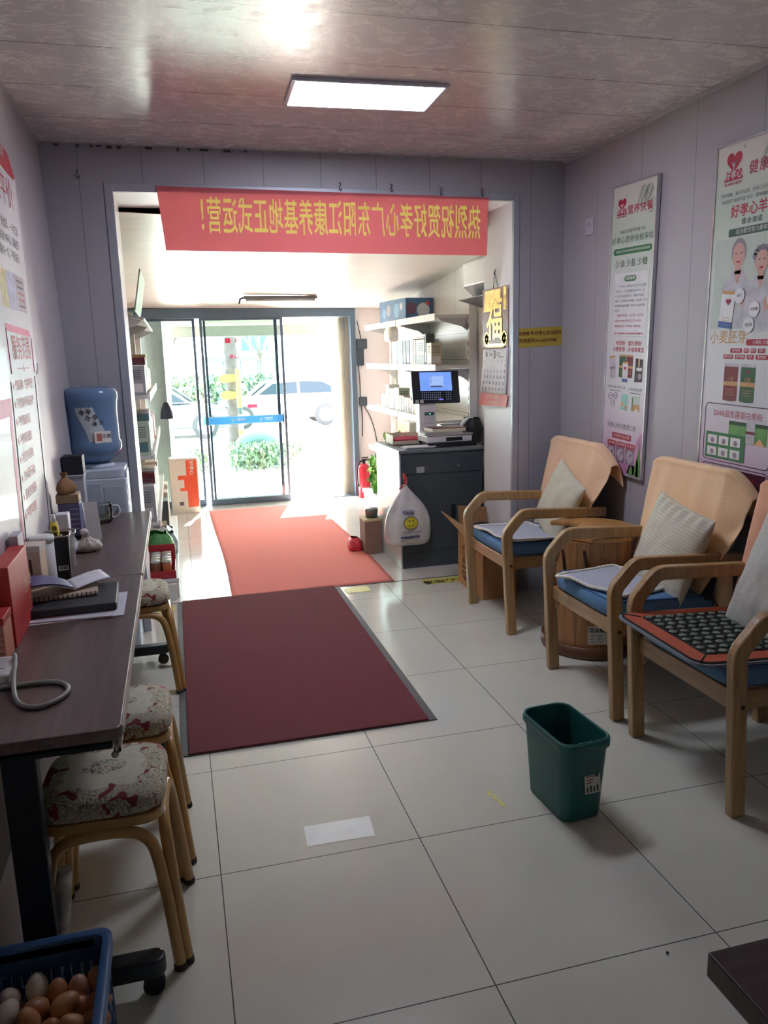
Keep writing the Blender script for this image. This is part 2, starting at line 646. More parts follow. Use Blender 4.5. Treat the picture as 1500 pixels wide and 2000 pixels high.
leaf('a', -.95, -.39, YD + .03)
leaf('b', -.345, .462, YD - .01)
leaf('c', -.31, .41, YD + .04, .022, .03)
f = MB()
f.box(.418, .426, YD - .05, YD - .042, .79, .93)
f.box(.418, .426, YD - .05, YD - .02, .79, .80); f.box(.418, .426, YD - .05, YD - .02, .92, .93)
f.box(.448, .458, YD - .035, YD - .02, .845, .875)
f.build('handle', P('dark_metal', (60, 64, 74), 0.35, 0.6), d)

# blue strip sticker on the glass
st = thing('glass_sticker', 'long blue strip sticker with white logos across the glass door', 'sticker', (0.04, YD - .0165, .852), R_FRONT)
def film(nm, rgb, k):
    t = NT(nm)
    nz = t.noise(30, 2)
    t.l(t.ramp(nz.outputs[0], (.3, [v * .95 for v in lin(rgb)[:3]]), (.7, lin(rgb))), t.b.inputs['Base Color'])
    t.b.inputs['Roughness'].default_value = .4
    tr = t.n('ShaderNodeBsdfTranslucent'); tr.inputs[0].default_value = lin(rgb)
    mx = t.n('ShaderNodeMixShader'); mx.inputs[0].default_value = k
    t.l(t.b.outputs[0], mx.inputs[1]); t.l(tr.outputs[0], mx.inputs[2]); t.l(mx.outputs[0], t.o.inputs[0])
    MATS[nm] = t.m
    return t.m
f = MB(); f.poly([(-.41, -.041, .0006), (.395, -.041, .0006), (.395, .041, .0006), (-.41, .041, .0006)])
f.build('band', film('sticker_blue', (70, 146, 206), .3), st, fix=False)
f = MB()
f.box(-.41, .395, .034, .037, .0012, .0016); f.box(-.41, .395, -.037, -.034, .0012, .0016)
for cx in (-.12, .16):
    f.tube([(cx - .016, .012, .0016), (cx, -.002, .0016), (cx + .018, .014, .0016)], .003, 6)
    f.tube([(cx + .002, -.002, .0016), (cx - .004, -.02, .0016)], .003, 6)
    f.text('中国电信', .022, T(cx + .075, .006, .0016), bold=.01)
    f.text('CHINA TELECOM', .009, T(cx + .075, -.012, .0016))
f.build('print', P('sticker_white', (238, 246, 255), 0.5), st)
# pink characters stuck on the glass
for (cx, cz, tx_, lb) in ((-.085, 1.63, '福', 'pink square paper-cut stuck high on the glass door, left one'), (.01, 1.628, '好', 'pink cut-out character stuck high on the glass door, right one'), (-.03, 1.472, '孝心', 'pair of small pink characters on the glass door below the square')):
    s_ = thing('window_sticker', lb, 'sticker', (cx, YD - .0165, cz), R_FRONT)
    f = MB()
    if tx_ == '福':
        f.box(-.026, .026, -.022, .022, 0, .001)
    else:
        f.text(tx_, .05, T(0, 0, .001), bold=.02)
    f.build('paper', film('pink_paper', (222, 84, 120), .25) if 'pink_paper' not in MATS else MATS['pink_paper'], s_)

s_ = thing('window_sticker', 'small pink arrow sticker on the glass door above the blue strip', 'sticker', (.12, YD - .0165, .985), R_FRONT)
f = MB(); f.poly([(-.06, 0, .001), (-.02, .035, .001), (-.02, .018, .001), (.05, .018, .001), (.05, -.018, .001), (-.02, -.018, .001), (-.02, -.035, .001)])
f.build('paper', MATS['pink_paper'], s_)

# ------------------------------------------------------------------ street outside
m_pave = P('pavement', (236, 231, 222), 0.85, var=.05, scale=3)
f = MB()
f.box(-9, 9, 6.02, 9.3, -.25, -.02)
f.add([(-30, 9.3, -.02), (30, 9.3, -.02), (30, 15, -.75), (-30, 15, -.75)], [(0, 1, 2, 3)])
f.add([(-60, 15, -.75), (60, 15, -.75), (60, 80, -.75), (-60, 80, -.75)], [(0, 1, 2, 3)])
struct(f.build('ground', m_pave, fix=False))
m_cream = P('cream_paint', (226, 222, 212), 0.6)
# outer reveal, columns and the roller shutter box above
f = MB()
f.box(-.98, -.70, 6.06, 6.32, -.02, 2.6)
f.box(1.06, 1.5, 6.06, 6.32, -.02, 2.6)
f.box(-2.5, 3, 6.06, 6.32, 1.90, 2.7)
f.box(-3.2, -.98, 6.06, 6.32, -.02, 2.7); f.box(1.5, 3.2, 6.06, 6.32, -.02, 2.7)
struct(f.build('wall_outer', m_cream))
rs = thing('roller_shutter', 'half rolled cream metal shutter above the glass door outside', 'roller shutter', (0.17, 6.36, 1.7))
f = MB()
for k in range(2):
    f.tube([(-.82, 0, .20 - .075 * k), (.84, 0, .20 - .075 * k)], .042, 12)
f.build('roll', m_cream, rs)
MB().box(-.84, .86, -.012, .012, -.02, .085).build('bottom_bar', P('shutter_grey', (190, 190, 182), 0.5), rs, bevel=.004)
f = MB(); f.box(-.87, -.83, -.03, .03, -1.72, .0); f.build('guide_rail', m_cream, rs)
f = MB(); f.box(.85, .89, -.03, .03, -1.72, .0); f.build('guide_rail', m_cream, rs)
# strip curtain folded to the right of the doorway
cu = MB()
cu.grid(lambda u, v: (1.03 + .09 * u, 6.03 + .012 * math.sin(u * 40), .0 + 1.84 * v), 48, 2)
tag(cu.build('strip_curtain', film('curtain_white', (240, 238, 230), .5), solid=.003), 'white pleated strip curtain pushed against the right side of the doorway', 'curtain')

def leaf_mass(name, x0, x1, y0, y1, z0, z1, n, cols, label, cat, size=.05, seed=1):
    r = random.Random(seed)
    f = MB()
    for _ in range(n):
        x, y, z = r.uniform(x0, x1), r.uniform(y0, y1), z0 + (z1 - z0) * r.random() ** .7
        M = Matrix.Translation((x, y, z)) @ Euler((r.uniform(0, 6), r.uniform(0, 6), r.uniform(0, 6))).to_matrix().to_4x4()
        s = size * r.uniform(.6, 1.3)
        f.add([(-s, 0, 0), (0, -s * .45, .1 * s), (s, 0, 0), (0, s * .45, .1 * s)], [(0, 1, 2, 3)], r.randrange(len(cols)), False, M)
    root = thing(name, label, cat, ((x0 + x1) / 2, (y0 + y1) / 2, z0))
    o = f.build('foliage', cols, root, fix=False)
    o.location = (-(x0 + x1) / 2, -(y0 + y1) / 2, -z0)
    f = MB()
    for _ in range(max(4, int((x1 - x0) * 14))):
        x, y = r.uniform(x0, x1), r.uniform(y0, y1)
        f.tube([(x, y, z0), (x + r.uniform(-.03, .03), y, z0 + (z1 - z0) * .75)], .006, 5)
    o = f.build('stems', P('twig', (96, 84, 66), 0.8), root)
    o.location = (-(x0 + x1) / 2, -(y0 + y1) / 2, -z0)
    return root
gl = [P('leaf_a', (92, 112, 84), 0.6), P('leaf_b', (122, 140, 104), 0.6), P('leaf_c', (76, 96, 84), 0.6)]
leaf_mass('hedge', .03, 1.05, 8.35, 8.7, -.02, .34, 1500, gl, 'clipped green hedge right outside the glass door, longer piece', 'hedge', .035, 3)
leaf_mass('hedge', -.52, -.2, 8.35, 8.7, -.02, .28, 520, gl, 'short piece of green hedge outside, left of the door stiles', 'hedge', .035, 4)
leaf_mass('hedge', -1.6, 2.9, 26, 26.8, -.75, .86, 1800, gl, 'long green hedge across the far side of the street', 'hedge', .13, 5)

# trimmed palm-like trunk, striped pole and arrow plates
tk = thing('palm_tree', 'rough grey palm trunk standing outside behind the hedge', 'tree', (.19, 9.6, -.06))
f = MB()
prof = []
for k in range(40):
    z = k * .07
    prof.append((.085 + (.018 if k % 2 else 0), z))
f.lathe(prof, 14)
f.build('trunk', P('palm_bark', (64, 56, 58), 0.9, var=.35, scale=14, bump=.5), tk)
f = MB()
for k in range(14):
    a = k * 2 * PI / 14
    f.tube(smoothpath([(0, 0, 2.7), (.5 * math.cos(a), .5 * math.sin(a), 3.2), (1.2 * math.cos(a), 1.2 * math.sin(a), 2.9)], 4), .05, 5)
f.build('fronds', gl[0], tk)
pw = thing('marker_pole', 'slim yellow and black banded pole beside the palm trunk', 'pole', (.262, 9.35, -.05))
bands = [(0, .26, 1), (.26, .50, 0), (.50, .72, 2), (.72, .82, 1), (.82, 1.36, 0)]
f = MB()
for a, b, mi in bands:
    f.cyl((0, 0, a), (0, 0, b), .036, n=14, mi=mi)
f.build('post', [P('sign_yellow', (244, 214, 40), 0.5), P('pole_black', (40, 50, 52), 0.6), P('pole_pale', (226, 222, 190), 0.6)], pw)
for zz, lb in ((1.18, 'yellow arrow plate fixed to the palm trunk, upper one'), (.94, 'yellow arrow plate fixed to the palm trunk, lower one')):
    a = thing('arrow_sign', lb, 'sign', (.12, 9.45, zz))
    f = MB()
    f.add([(-.13, 0, 0), (-.07, 0, .06), (.1, 0, .045), (.1, 0, -.045), (-.07, 0, -.06)] + [(-.13, .01, 0), (-.07, .01, .06), (.1, .01, .045), (.1, .01, -.045), (-.07, .01, -.06)],
          [(0, 1, 2, 3, 4), (9, 8, 7, 6, 5), (0, 5, 6, 1), (1, 6, 7, 2), (2, 7, 8, 3), (3, 8, 9, 4), (4, 9, 5, 0)])
    f.build('plate', MATS['sign_yellow'], a)

def car(name, label, x, y, z, flip, paint):
    root = thing(name, label, 'car', (x, y, z), (0, 0, PI if flip else 0))
    # side outline, nose towards -x
    low = [(-2.1, .28), (-2.12, .62), (-1.95, .82), (-1.05, .98), (2.05, 1.02), (2.2, .8), (2.18, .3)]
    cab = [(-1.05, .98), (-.45, 1.42), (-.1, 1.5), (1.3, 1.48), (1.85, 1.25), (2.05, 1.02)]
    def slab(f, poly, w, mi, inset=0):
        n = len(poly)
        vs = [(px, -w + (inset if pz > 1.05 else 0), pz) for px, pz in poly] + [(px, w - (inset if pz > 1.05 else 0), pz) for px, pz in poly]
        fs = [tuple(range(n)), tuple(range(2 * n - 1, n - 1, -1))]
        for i in range(n):
            j = (i + 1) % n
            fs.append((i, i + n, j + n, j))
        f.add(vs, fs, mi)
    f = MB(); slab(f, low, .88, 0); slab(f, cab, .86, 0, .12)
    f.build('body', paint, root, bevel=.06, seg=3)
    gm = P('car_glass', (30, 40, 48), 0.35, spec=.2)
    for s in (-1, 1):
        f = MB()
        w1 = [(-.85, 1.04), (-.35, 1.38), (.42, 1.43), (.42, 1.05)]
        w2 = [(.5, 1.05), (.5, 1.43), (1.25, 1.40), (1.75, 1.12), (1.7, 1.06)]
        for wp in (w1, w2):
            f.poly([(px, s * (.88 - .13 * max(0, (pz - 1.05) / .4)), pz) for px, pz in wp])
        f.build('window', gm, root, fix=False, solid=.01)
    f = MB(); f.poly([(-1.02, -.7, 1.02), (-.5, -.62, 1.41), (-.5, .62, 1.41), (-1.02, .7, 1.02)])
    o = f.build('windscreen', gm, root, fix=False, solid=.03)
    o.location = (-.02, 0, .015)
    for wx in (-1.35, 1.3):
        for s in (-1, 1):
            f = MB(); f.cyl((wx, s * .72, .36), (wx, s * .92, .36), .36, n=28)
            wh = f.build('wheel', P('tyre', (44, 46, 48), 0.8), root, bevel=.03)
            f = MB(); f.cyl((wx, s * .915, .36), (wx, s * .93, .36), .23, n=24)
            f.build('rim', P('rim_silver', (206, 210, 214), 0.3, 0.6), wh)
    f = MB(); f.box(-2.13, -2.0, -.8, -.5, .66, .78); f.box(-2.13, -2.0, .5, .8, .66, .78)
    f.build('headlight', gm, root)
    return root
car('car', 'white hatchback parked across the street, seen right of the door stiles', 2.75, 24, -.75, False, P('car_white', (238, 238, 240), 0.3, coat=.5))
car('car', 'dark car at the left edge of the doorway view, nose to the right', -1.2, 21.5, -.75, True, P('car_dark', (56, 64, 70), 0.3, coat=.5))
# tyre lying in front of the hedge shade
f = MB(); f.lathe([(.30, 0), (.36, .03), (.37, .1), (.36, .17), (.30, .2), (.2, .2), (.18, .1), (.2, 0)], 28, M=T(.44, 9.0, .12) @ Matrix.Rotation(PI / 2, 4, 'X'))
tag(f.build('tyre', P('teal_rubber', (86, 112, 116), 0.7)), 'dark rubber tyre standing upright behind the hedge', 'tyre')

# bare trees and buildings over the street
def bare_tree(x, y, z, h, label, seed):
    r = random.Random(seed)
    f = MB()
    def br(p, d, L, rad, lv):
        e = p + d * L
        f.tube([p, (p + e) / 2 + Vector((r.uniform(-.05, .05), 0, r.uniform(-.05, .05))) * L, e], rad, 5, rs=[rad, rad * .85, rad * .6])
        if lv:
            for _ in range(3):
                nd = (d + Vector((r.uniform(-.9, .9), r.uniform(-.6, .6), r.uniform(-.1, .7)))).normalized()
                br(e, nd, L * r.uniform(.55, .8), rad * .6, lv - 1)
    br(Vector((0, 0, 0)), Vector((0, 0, 1)), h * .32, .12, 4)
    o = f.build('bare_tree', P('bare_bark', (84, 76, 72), 0.9), loc=(x, y, z))
    tag(o, label, 'tree')
bare_tree(-1.0, 30, -.75, 6, 'bare branched tree across the street at the left of the doorway', 3)
bare_tree(2.9, 31, -.75, 6.5, 'bare branched tree across the street behind the white hatchback', 8)
bd = thing('office_block', 'pale building with a blue green glazed front far across the street', 'building', (3.0, 46, -.75))
MB().box(-14, 12, 0, 6, 0, 9).build('wall', P('far_wall', (226, 228, 230), 0.8), bd)
f = MB()
for i in range(3):
    f.box(.4 + i * .55, .85 + i * .55, -.05, 0, 2.6, 4.6)
f.build('window_band', P('teal_glass', (50, 120, 150), 0.2), bd)
f = MB(); f.box(-2, 2.4, -1.2, -.1, 2.0, 2.3)
for i in range(5):
    f.tube([(-1.8 + i, -1.1, 0), (-1.8 + i, -1.1, 2.1)], .06, 6)
f.build('awning', P('awning_grey', (84, 92, 98), 0.7), bd)
# ================================================================== FLOOR COVERINGS
t = NT('mat_maroon')
nz = t.noise(260, 3, 0.7)
n2 = t.noise(3, 4)
t.l(t.mix(t.math('MULTIPLY', n2.outputs[0], 0.25), t.ramp(nz.outputs[0], (0.25, lin((82, 36, 42))), (0.75, lin((136, 72, 76)))), lin((112, 64, 64))), t.b.inputs['Base Color'])
t.b.inputs['Roughness'].default_value = 0.95
t.b.inputs['Specular IOR Level'].default_value = 0.15
t.bump(nz.outputs[0], 0.6, 0.004)
m_maroon = t.m
m_rub = P('rubber_grey', (92, 90, 86), 0.7)
mt = thing('door_mat', 'dark maroon ribbed floor mat with grey rubber edging in front of the red carpet', 'floor mat', (-.2, 1.72, 0))
MB().box(-.505, .505, -.985, .985, 0.0005, .005).build('rubber_backing', m_rub, mt)
f = MB()
def pile(u, v):
    x, y = -.475 + .945 * u, -.984 + 1.968 * v
    return (x, y, .0115 + .0006 * mnoise.noise((x * 30, y * 30, 0)))
f.grid(pile, 40, 80)
f.box(-.475, .47, -.984, .984, .005, .011)
f.build('pile', m_maroon, mt, fix=False)

t = NT('carpet_red')
nz = t.noise(180, 3, 0.7)
t.l(t.ramp(nz.outputs[0], (0.25, lin((222, 126, 118))), (0.75, lin((234, 148, 136)))), t.b.inputs['Base Color'])
t.b.inputs['Roughness'].default_value = 0.95
t.b.inputs['Specular IOR Level'].default_value = 0.1
t.bump(nz.outputs[0], 0.4, 0.003)
rc = MB()
def redc(u, v):
    x, y = -.375 + 1.05 * u, 2.712 + 2.95 * v
    return (x + .012 * math.sin(v * 5), y, .0035 + .0012 * mnoise.noise((x * 3, y * 3, 5)))
rc.grid(redc, 30, 60)
tag(rc.build('carpet_runner', t.m, solid=.003, fix=False), 'bright red carpet runner leading to the glass door', 'carpet')

# yellow caution stickers on the threshold
m_cau = P('caution_yellow', (206, 196, 92), 0.5, var=.15)
for cx, cy, w_, lb, tx_ in ((.99, 2.615, .30, 'worn yellow caution sticker on the floor by the dark counter', '小心地滑'), (.40, 2.60, .16, 'worn yellow sticker patch on the floor at the maroon mat\'s corner', None), (-.77, 2.60, .10, 'scrap of yellow sticker on the floor left of the maroon mat', '滑')):
    s_ = thing('floor_sticker', lb, 'sticker', (cx, cy, .0014))
    f = MB(); f.prism(rrect(-w_ / 2, w_ / 2, -.055, .055, .02), 0, .0006)
    f.build('film', m_cau, s_)
    if tx_:
        f = MB(); f.text(tx_, .075, T(0, -.008, .0009) @ Matrix.Rotation(PI, 4, 'Z'), bold=.03)
        f.build('print', P('ink_black', (30, 30, 30), 0.6), s_)

fs_ = MB(); fs_.add([(-.333, .163, .0008), (-.338, .058, .0008), (-.128, .052, .0008), (-.120, .160, .0008)], [(3, 2, 1, 0)])
tag(fs_.build('clear_film', P('film_clear', (242, 250, 248), .12, var=.04, scale=12, coat=.6), fix=False), 'pale shiny rectangle of plastic film stuck on the bare floor tile', 'sticker')
yf_ = MB(); r9 = random.Random(5)
for k in range(14):
    u_ = k / 13
    cx_, cy_ = .302 + .014 * u_ + r9.uniform(-.006, .006), .175 - .09 * u_
    yf_.poly([(cx_ + r9.uniform(.003, .010) * math.cos(a), cy_ + r9.uniform(.004, .009) * math.sin(a), .0007 + .00002 * k) for a in [i * PI / 3 for i in range(6)]])
tag(yf_.build('sticker_scrap', P('scrap_yellow', (214, 210, 120), .4, var=.2, scale=80), fix=False), 'torn scrap of yellow sticker on the tile left of the green bin', 'sticker')
sd = MB(); sd.lathe([(.0005, 0), (.0035, .002), (.0035, .004), (.0005, .006)], 8, M=T(.441, -.627, 0))
tag(sd.build('seed_husk', P('seed_dark', (46, 40, 36), .7)), 'tiny dark seed husk on the floor tile at the lower right', 'seed')

# ================================================================== ARMCHAIRS
m_wood = wood('ash_wood', (154, 120, 76), (184, 150, 104), 'Z', 7, 0.35, 0.25)
m_woodx = wood('ash_wood_x', (154, 120, 76), (184, 150, 104), 'X', 7, 0.35, 0.25)
m_blue = P('blue_linen', (92, 132, 172), 0.85, var=.12, scale=120, bump=.15)
m_navy = P('navy_mesh', (38, 42, 56), 0.85, var=.1, scale=80)
def fillet(pts, r, n=5):
    out = [pts[0]]
    for i in range(1, len(pts) - 1):
        a, b, c = Vector(pts[i - 1]), Vector(pts[i]), Vector(pts[i + 1])
        p0 = b + (a - b).normalized() * r; p1 = b + (c - b).normalized() * r
        for k in range(n + 1):
            t_ = k / n
            q = p0 * (1 - t_) ** 2 + b * 2 * t_ * (1 - t_) + p1 * t_ ** 2
            out.append((q.x, q.y))
    return out + [pts[-1]]
ARM = fillet([(.006, 0), (-.024, .545), (.066, .642), (.535, .618)], .030)
def make_chair(label):
    root = thing('armchair', label, 'chair', (.985, 1.83, 0), group='wooden armchairs along the right wall')
    for s in (-1, 1):
        f = MB(); f.rsweep(ARM, .036, .052, 0, T(0, s * .278, 0))
        a = f.build('arm_frame', m_wood, root, bevel=.006, seg=2)
        f = MB(); f.cyl((-.006, s * .2965, .375), (-.006, s * .298, .375), .0075, n=12)
        f.cyl((.50, s * .2965, .45), (.50, s * .298, .45), .0075, n=12)
        f.build('bolt', P('bolt_dark', (60, 42, 30), 0.4, .3), a)
        f = MB(); f.rsweep([(.535, 0), (.505, .34), (.485, .60)], .034, .05, 0, T(0, s * .242, 0))
        f.build('rear_leg', m_wood, root, bevel=.005)
        f = MB()
        f.add([(x, y, z) for y in (s * .236, s * .259) for x, z in ((.0, .408), (.50, .398), (.50, .345), (.06, .345), (.02, .33), (.0, .30))],
              [(0, 1, 2, 3, 4, 5), (11, 10, 9, 8, 7, 6), (0, 6, 7, 1), (1, 7, 8, 2), (2, 8, 9, 3), (3, 9, 10, 4), (4, 10, 11, 5), (5, 11, 6, 0)])
        f.build('side_rail', m_woodx, root, bevel=.003)
    f = MB(); f.box(-.012, .012, -.258, .258, .345, .408)
    f.build('front_rail', wood('ash_wood_y', (148, 112, 74), (178, 142, 98), 'Y', 7, .35, .25), root, bevel=.004)
    f = MB(); f.box(.478, .50, -.23, .23, .345, .40)
    f.build('rear_rail', MATS['ash_wood_y'], root, bevel=.004)
    # seat cushion with a slight crown
    f = MB()
    def cush(u, v):
        a = 2 * PI * u
        c, s_ = math.cos(a), math.sin(a)
        e = .22
        x = math.copysign(abs(c) ** e, c); y = math.copysign(abs(s_) ** e, s_)
        rings = [(0, .402), (.955, .402), (1.0, .414), (1.0, .452), (.965, .468), (.80, .474), (.4, .478), (0, .479)]
        r, z = rings[int(round(v * 7))]
        return (.232 + .252 * x * r, .249 * y * r, z - .012 * (x * r))
    f.grid(cush, 64, 7, cu=True)
    c = f.build('seat_cushion', m_blue, root)
    f = MB(); ring = [Vector(cush(k / 64, 4 / 7)) + Vector((0, 0, .001)) for k in range(64)]
    f.tube(ring, .0035, 6, closed=True)
    f.build('piping', P('blue_seam', (64, 98, 138), 0.8), c)
    f = MB()
    f.rsweep([(.425, .44), (.455, .60), (.49, .78), (.53, .925)], .50, .042)
    f.build('backrest', m_navy, root, bevel=.012, seg=3)
    return root
ch1 = make_chair('wooden armchair nearest the dark counter, with grey crocheted mat and plain cream pillow')
ch2 = dup(ch1, 'middle wooden armchair of the three, between the wooden bucket and the jade mat chair', (.985, .798, 0))
ch3 = dup(ch1, 'wooden armchair with the orange and black jade stone mat on its seat', (.985, .100, 0))

# towels over the chair backs
def towel(label, yc, rgb, seed, lift=0.0, near=-.34, far=.285, nb=.62):
    f = MB()
    def S(u, v):
        y = near + (far - near) * u
        # path: front bottom -> top -> down the back
        side = max(0.0, (-.22 - y) / .12)          # overhang on the camera side
        sideb = max(0.0, (y - .25) / .05)
        zb = .47 + .30 * min(1, side) + .02 * math.sin(y * 14 + seed)
        if v < .72:
            q = v / .72
            z = zb + (.958 - zb) * q
            x = .395 + (z - .44) * (.545 - .425) / .485
            x = .400 + .105 * ((z - .44) / .485)
        else:
            q = (v - .72) / .28
            a = min(1, q * 2.2) * PI
            z = .958 + .012 * math.sin(a) - max(0, q - .35) * (.16 + .04 * math.sin(u * 9))
            x = .505 + .052 * (1 - math.cos(a)) / 2 + .012 * q
        drop = .105 * side ** 1.3 + .03 * sideb
        z -= drop * (.35 + .65 * min(1, max(0, v) / .72))
        x += .035 * side * min(1, v / .6)
        wr = .010 * mnoise.noise((y * 9 + seed, z * 3.0 + y * 4, seed)) + .012 * side * math.sin(z * 30 + seed)
        x -= .006 + max(wr, -.004)
        return (x, y, z)
    f.grid(S, 56, 44)
    o = f.build('towel', P('towel_%d' % seed, rgb, 0.95, var=.05, scale=160, bump=.2, sheen=.3), solid=.006, fix=False, loc=(.985, yc, lift), sub=1)
    tag(o, label, 'towel', 'peach towels over the armchair backs')
    return o
towel('peach towel draped over the armchair nearest the dark counter', 1.83, (246, 206, 164), 1)
towel('peach orange towel draped over the middle armchair, its corner sticking out by the right poster', .798, (248, 208, 160), 2)
towel('salmon orange towel on the back of the armchair with the jade mat', .100, (244, 182, 146), 3)
def towel_end(label, y, z0, x):
    f = MB()
    def S(u, v):
        a = 2 * PI * u
        r = (.028 + .02 * math.sin(v * PI * .9)) * (1 - .35 * (v > .92))
        return (x + r * .55 * math.cos(a) + .006 * math.sin(3 * a), y + r * math.sin(a), z0 + .20 * (1 - v))
    f.grid(S, 20, 12, cu=True)
    tag(f.build('towel_tail', MATS['towel_2']), label, 'towel')
towel_end('hanging end of the peach orange towel below the middle armchair\'s arm', .545, .415, 1.47)

def pillow(label, loc, w_, h_, th, rot, mat, seed, ruffle=0.0):
    f = MB()
    def S(side):
        def g(u, v):
            x, y = 2 * u - 1, 2 * v - 1
            b = max(0, (1 - abs(x) ** 2.6)) ** .55 * max(0, (1 - abs(y) ** 2.6)) ** .55
            k = 1 - .07 * (1 - abs(x)) * 0 - .06 * math.cos(x * PI / 2) * abs(y) ** 2
            px = x * w_ / 2 * (1 - .06 * math.cos(y * PI / 2))
            py = y * h_ / 2 * (1 - .06 * math.cos(x * PI / 2))
            n = .010 * mnoise.noise((x * 2.2 + seed, y * 2.2, seed * 3.1)) + .004 * mnoise.noise((x * 7 + seed, y * 4, 1))
            return (px, py, side * (th / 2 * b) + n * b + ruffle * .010 * math.sin(x * 22 + seed) * max(0, y - .6) * 2.5)
        return g
    f.grid(S(1), 28, 28); f.grid(S(-1), 28, 28)
    o = f.build('pillow', mat, loc=loc, rot=rot, sub=1)
    bm = bmesh.new(); bm.from_mesh(o.data); bmesh.ops.remove_doubles(bm, verts=bm.verts, dist=.0006); bmesh.ops.recalc_face_normals(bm, faces=bm.faces); bm.to_mesh(o.data); bm.free()
    tag(o, label, 'pillow')
    return o
def lean(roll, tilt=.28):
    """pillow face looks towards -x, top leaning back; roll turns it in its own plane"""
    M = Matrix(((0, 0, -1), (-1, 0, 0), (0, 1, 0))) @ Matrix.Rotation(roll, 3, 'Z')
    return (Matrix.Rotation(tilt, 3, 'Y') @ M).to_euler()
m_cream_p = P('pillow_cream', (206, 200, 176), 0.9, var=.05, scale=40, bump=.1)
t = NT('pillow_striped')
wv = t.n('ShaderNodeTexWave'); wv.bands_direction = 'Y'; wv.inputs['Scale'].default_value = 22; wv.inputs['Distortion'].default_value = 3; wv.inputs['Detail Scale'].default_value = .6
t.l(t.tc.outputs['Object'], wv.inputs['Vector'])
t.l(t.ramp(wv.outputs[1], (0.2, lin((204, 198, 174))), (0.7, lin((214, 208, 186)))), t.b.inputs['Base Color'])
t.b.inputs['Roughness'].default_value = .9
t.bump(wv.outputs[1], .12, .003)
pillow('plain cream pillow leaning in the armchair nearest the counter', (1.345, 1.735, .640), .36, .40, .11, lean(-.36), m_cream_p, 2)
pillow('cream pillow with fine wrinkled stripes in the middle armchair', (1.335, .715, .632), .41, .40, .12, lean(-.16), t.m, 5, 1.0)
pillow('pale grey pillow in the armchair with the jade mat, cut by the photo edge', (1.30, .03, .66), .40, .44, .12, lean(-.12), P('pillow_grey', (196, 194, 184), .9, var=.05, scale=60, bump=.1), 8)

# crocheted mats
def lace_mat(label, cx, cy, w_, d_, rot, seed):
    f = MB(); e = MB()
    def zz(x, y):
        return .486 - .012 * (cx + x - 1.217) / .25 + .004 * mnoise.noise((x * 8, y * 8, seed))
    f.grid(lambda u, v: ((u - .5) * w_, (v - .5) * d_, .006 * mnoise.noise((u * 3, v * 3, seed)) + .010 * max(0, .1 - u) * 6 * math.sin(v * 11 + seed)), 24, 24)
    root = thing('crochet_mat', label, 'seat mat', (cx, cy, .487), (0, .05, rot))
    f.build('field', P('crochet_grey', (178, 182, 194), .95, var=.12, scale=150, bump=.4), root, solid=.004, fix=False)
    pts = []
    n = 26
    per = [(u, 0) for u in range(n)] + [(n, v) for v in range(n)] + [(n - u, n) for u in range(n)] + [(0, n - v) for v in range(n)]
    for i, (u, v) in enumerate(per):
        u, v = u / n, v / n
        k = 1.0 + (.025 if i % 2 else 0)
        pts.append(((u - .5) * w_ * k, (v - .5) * d_ * k, .003 + .006 * mnoise.noise((u * 3, v * 3, seed)) + .010 * max(0, .1 - u) * 6 * math.sin(v * 11 + seed)))
    e.tube(pts, .0075, 6, closed=True)
    e.build('lace_border', P('lace_white', (224, 220, 208), .95, var=.1, scale=90, bump=.4), root)
lace_mat('grey crocheted seat mat with white lace edge in the armchair nearest the counter', 1.15, 1.80, .35, .40, .12, 1)
lace_mat('grey crocheted seat mat with white lace edge, its corner curled, in the middle armchair', 1.15, .80, .36, .37, .30, 6)

# jade stone mat
jm = thing('jade_mat', 'orange bordered black seat mat set with round jade stones', 'seat mat', (1.105, .105, .4905), (0, .035, -.04))
f = MB(); f.prism(rrect(-.245, .235, -.262, .262, .06, 6), -.002, .006); f.build('backing', P('backing_grey', (128, 134, 142), .9), jm)
f = MB(); f.prism(rrect(-.236, .226, -.253, .253, .055, 6), .006, .009); f.build('binding', P('binding_black', (26, 24, 22), .85), jm)
f = MB(); f.prism(rrect(-.228, .218, -.245, .245, .05, 6), .009, .0105); f.build('border', P('border_orange', (178, 84, 56), .8, var=.1, scale=60), jm)
f = MB(); f.prism(rrect(-.172, .160, -.19, .19, .012, 3), .0105, .0120)
f.tube([(-.226, -.243, .0108), (-.172, -.19, .0112)], .003, 6); f.tube([(-.226, .243, .0108), (-.172, .19, .0112)], .003, 6)
f.build('centre', P('mesh_black', (22, 26, 24), .7, var=.2, scale=150), jm)
jd = None
for i in range(8):
    for j in range(10):
        x, y = -.152 + i * .0425 + (.0 if j % 2 else .012), -.172 + j * .0385
        if jd is None:
            f = MB(); f.lathe([(.001, .0065), (.009, .006), (.0135, .003), (.0145, 0)], 16)
            f.lathe([(.0165, .0005), (.0185, .0015), (.0165, .0025)], 16, mi=1, cap=False)
            jd = f.build('jade_stone', [P('jade', (108, 122, 108), .22, var=.2, scale=30), P('black_cord', (12, 14, 14), .7)], jm)
            o = jd
        else:
            o = jd.copy(); COL.objects.link(o)
        o.location = (x, y, .012)

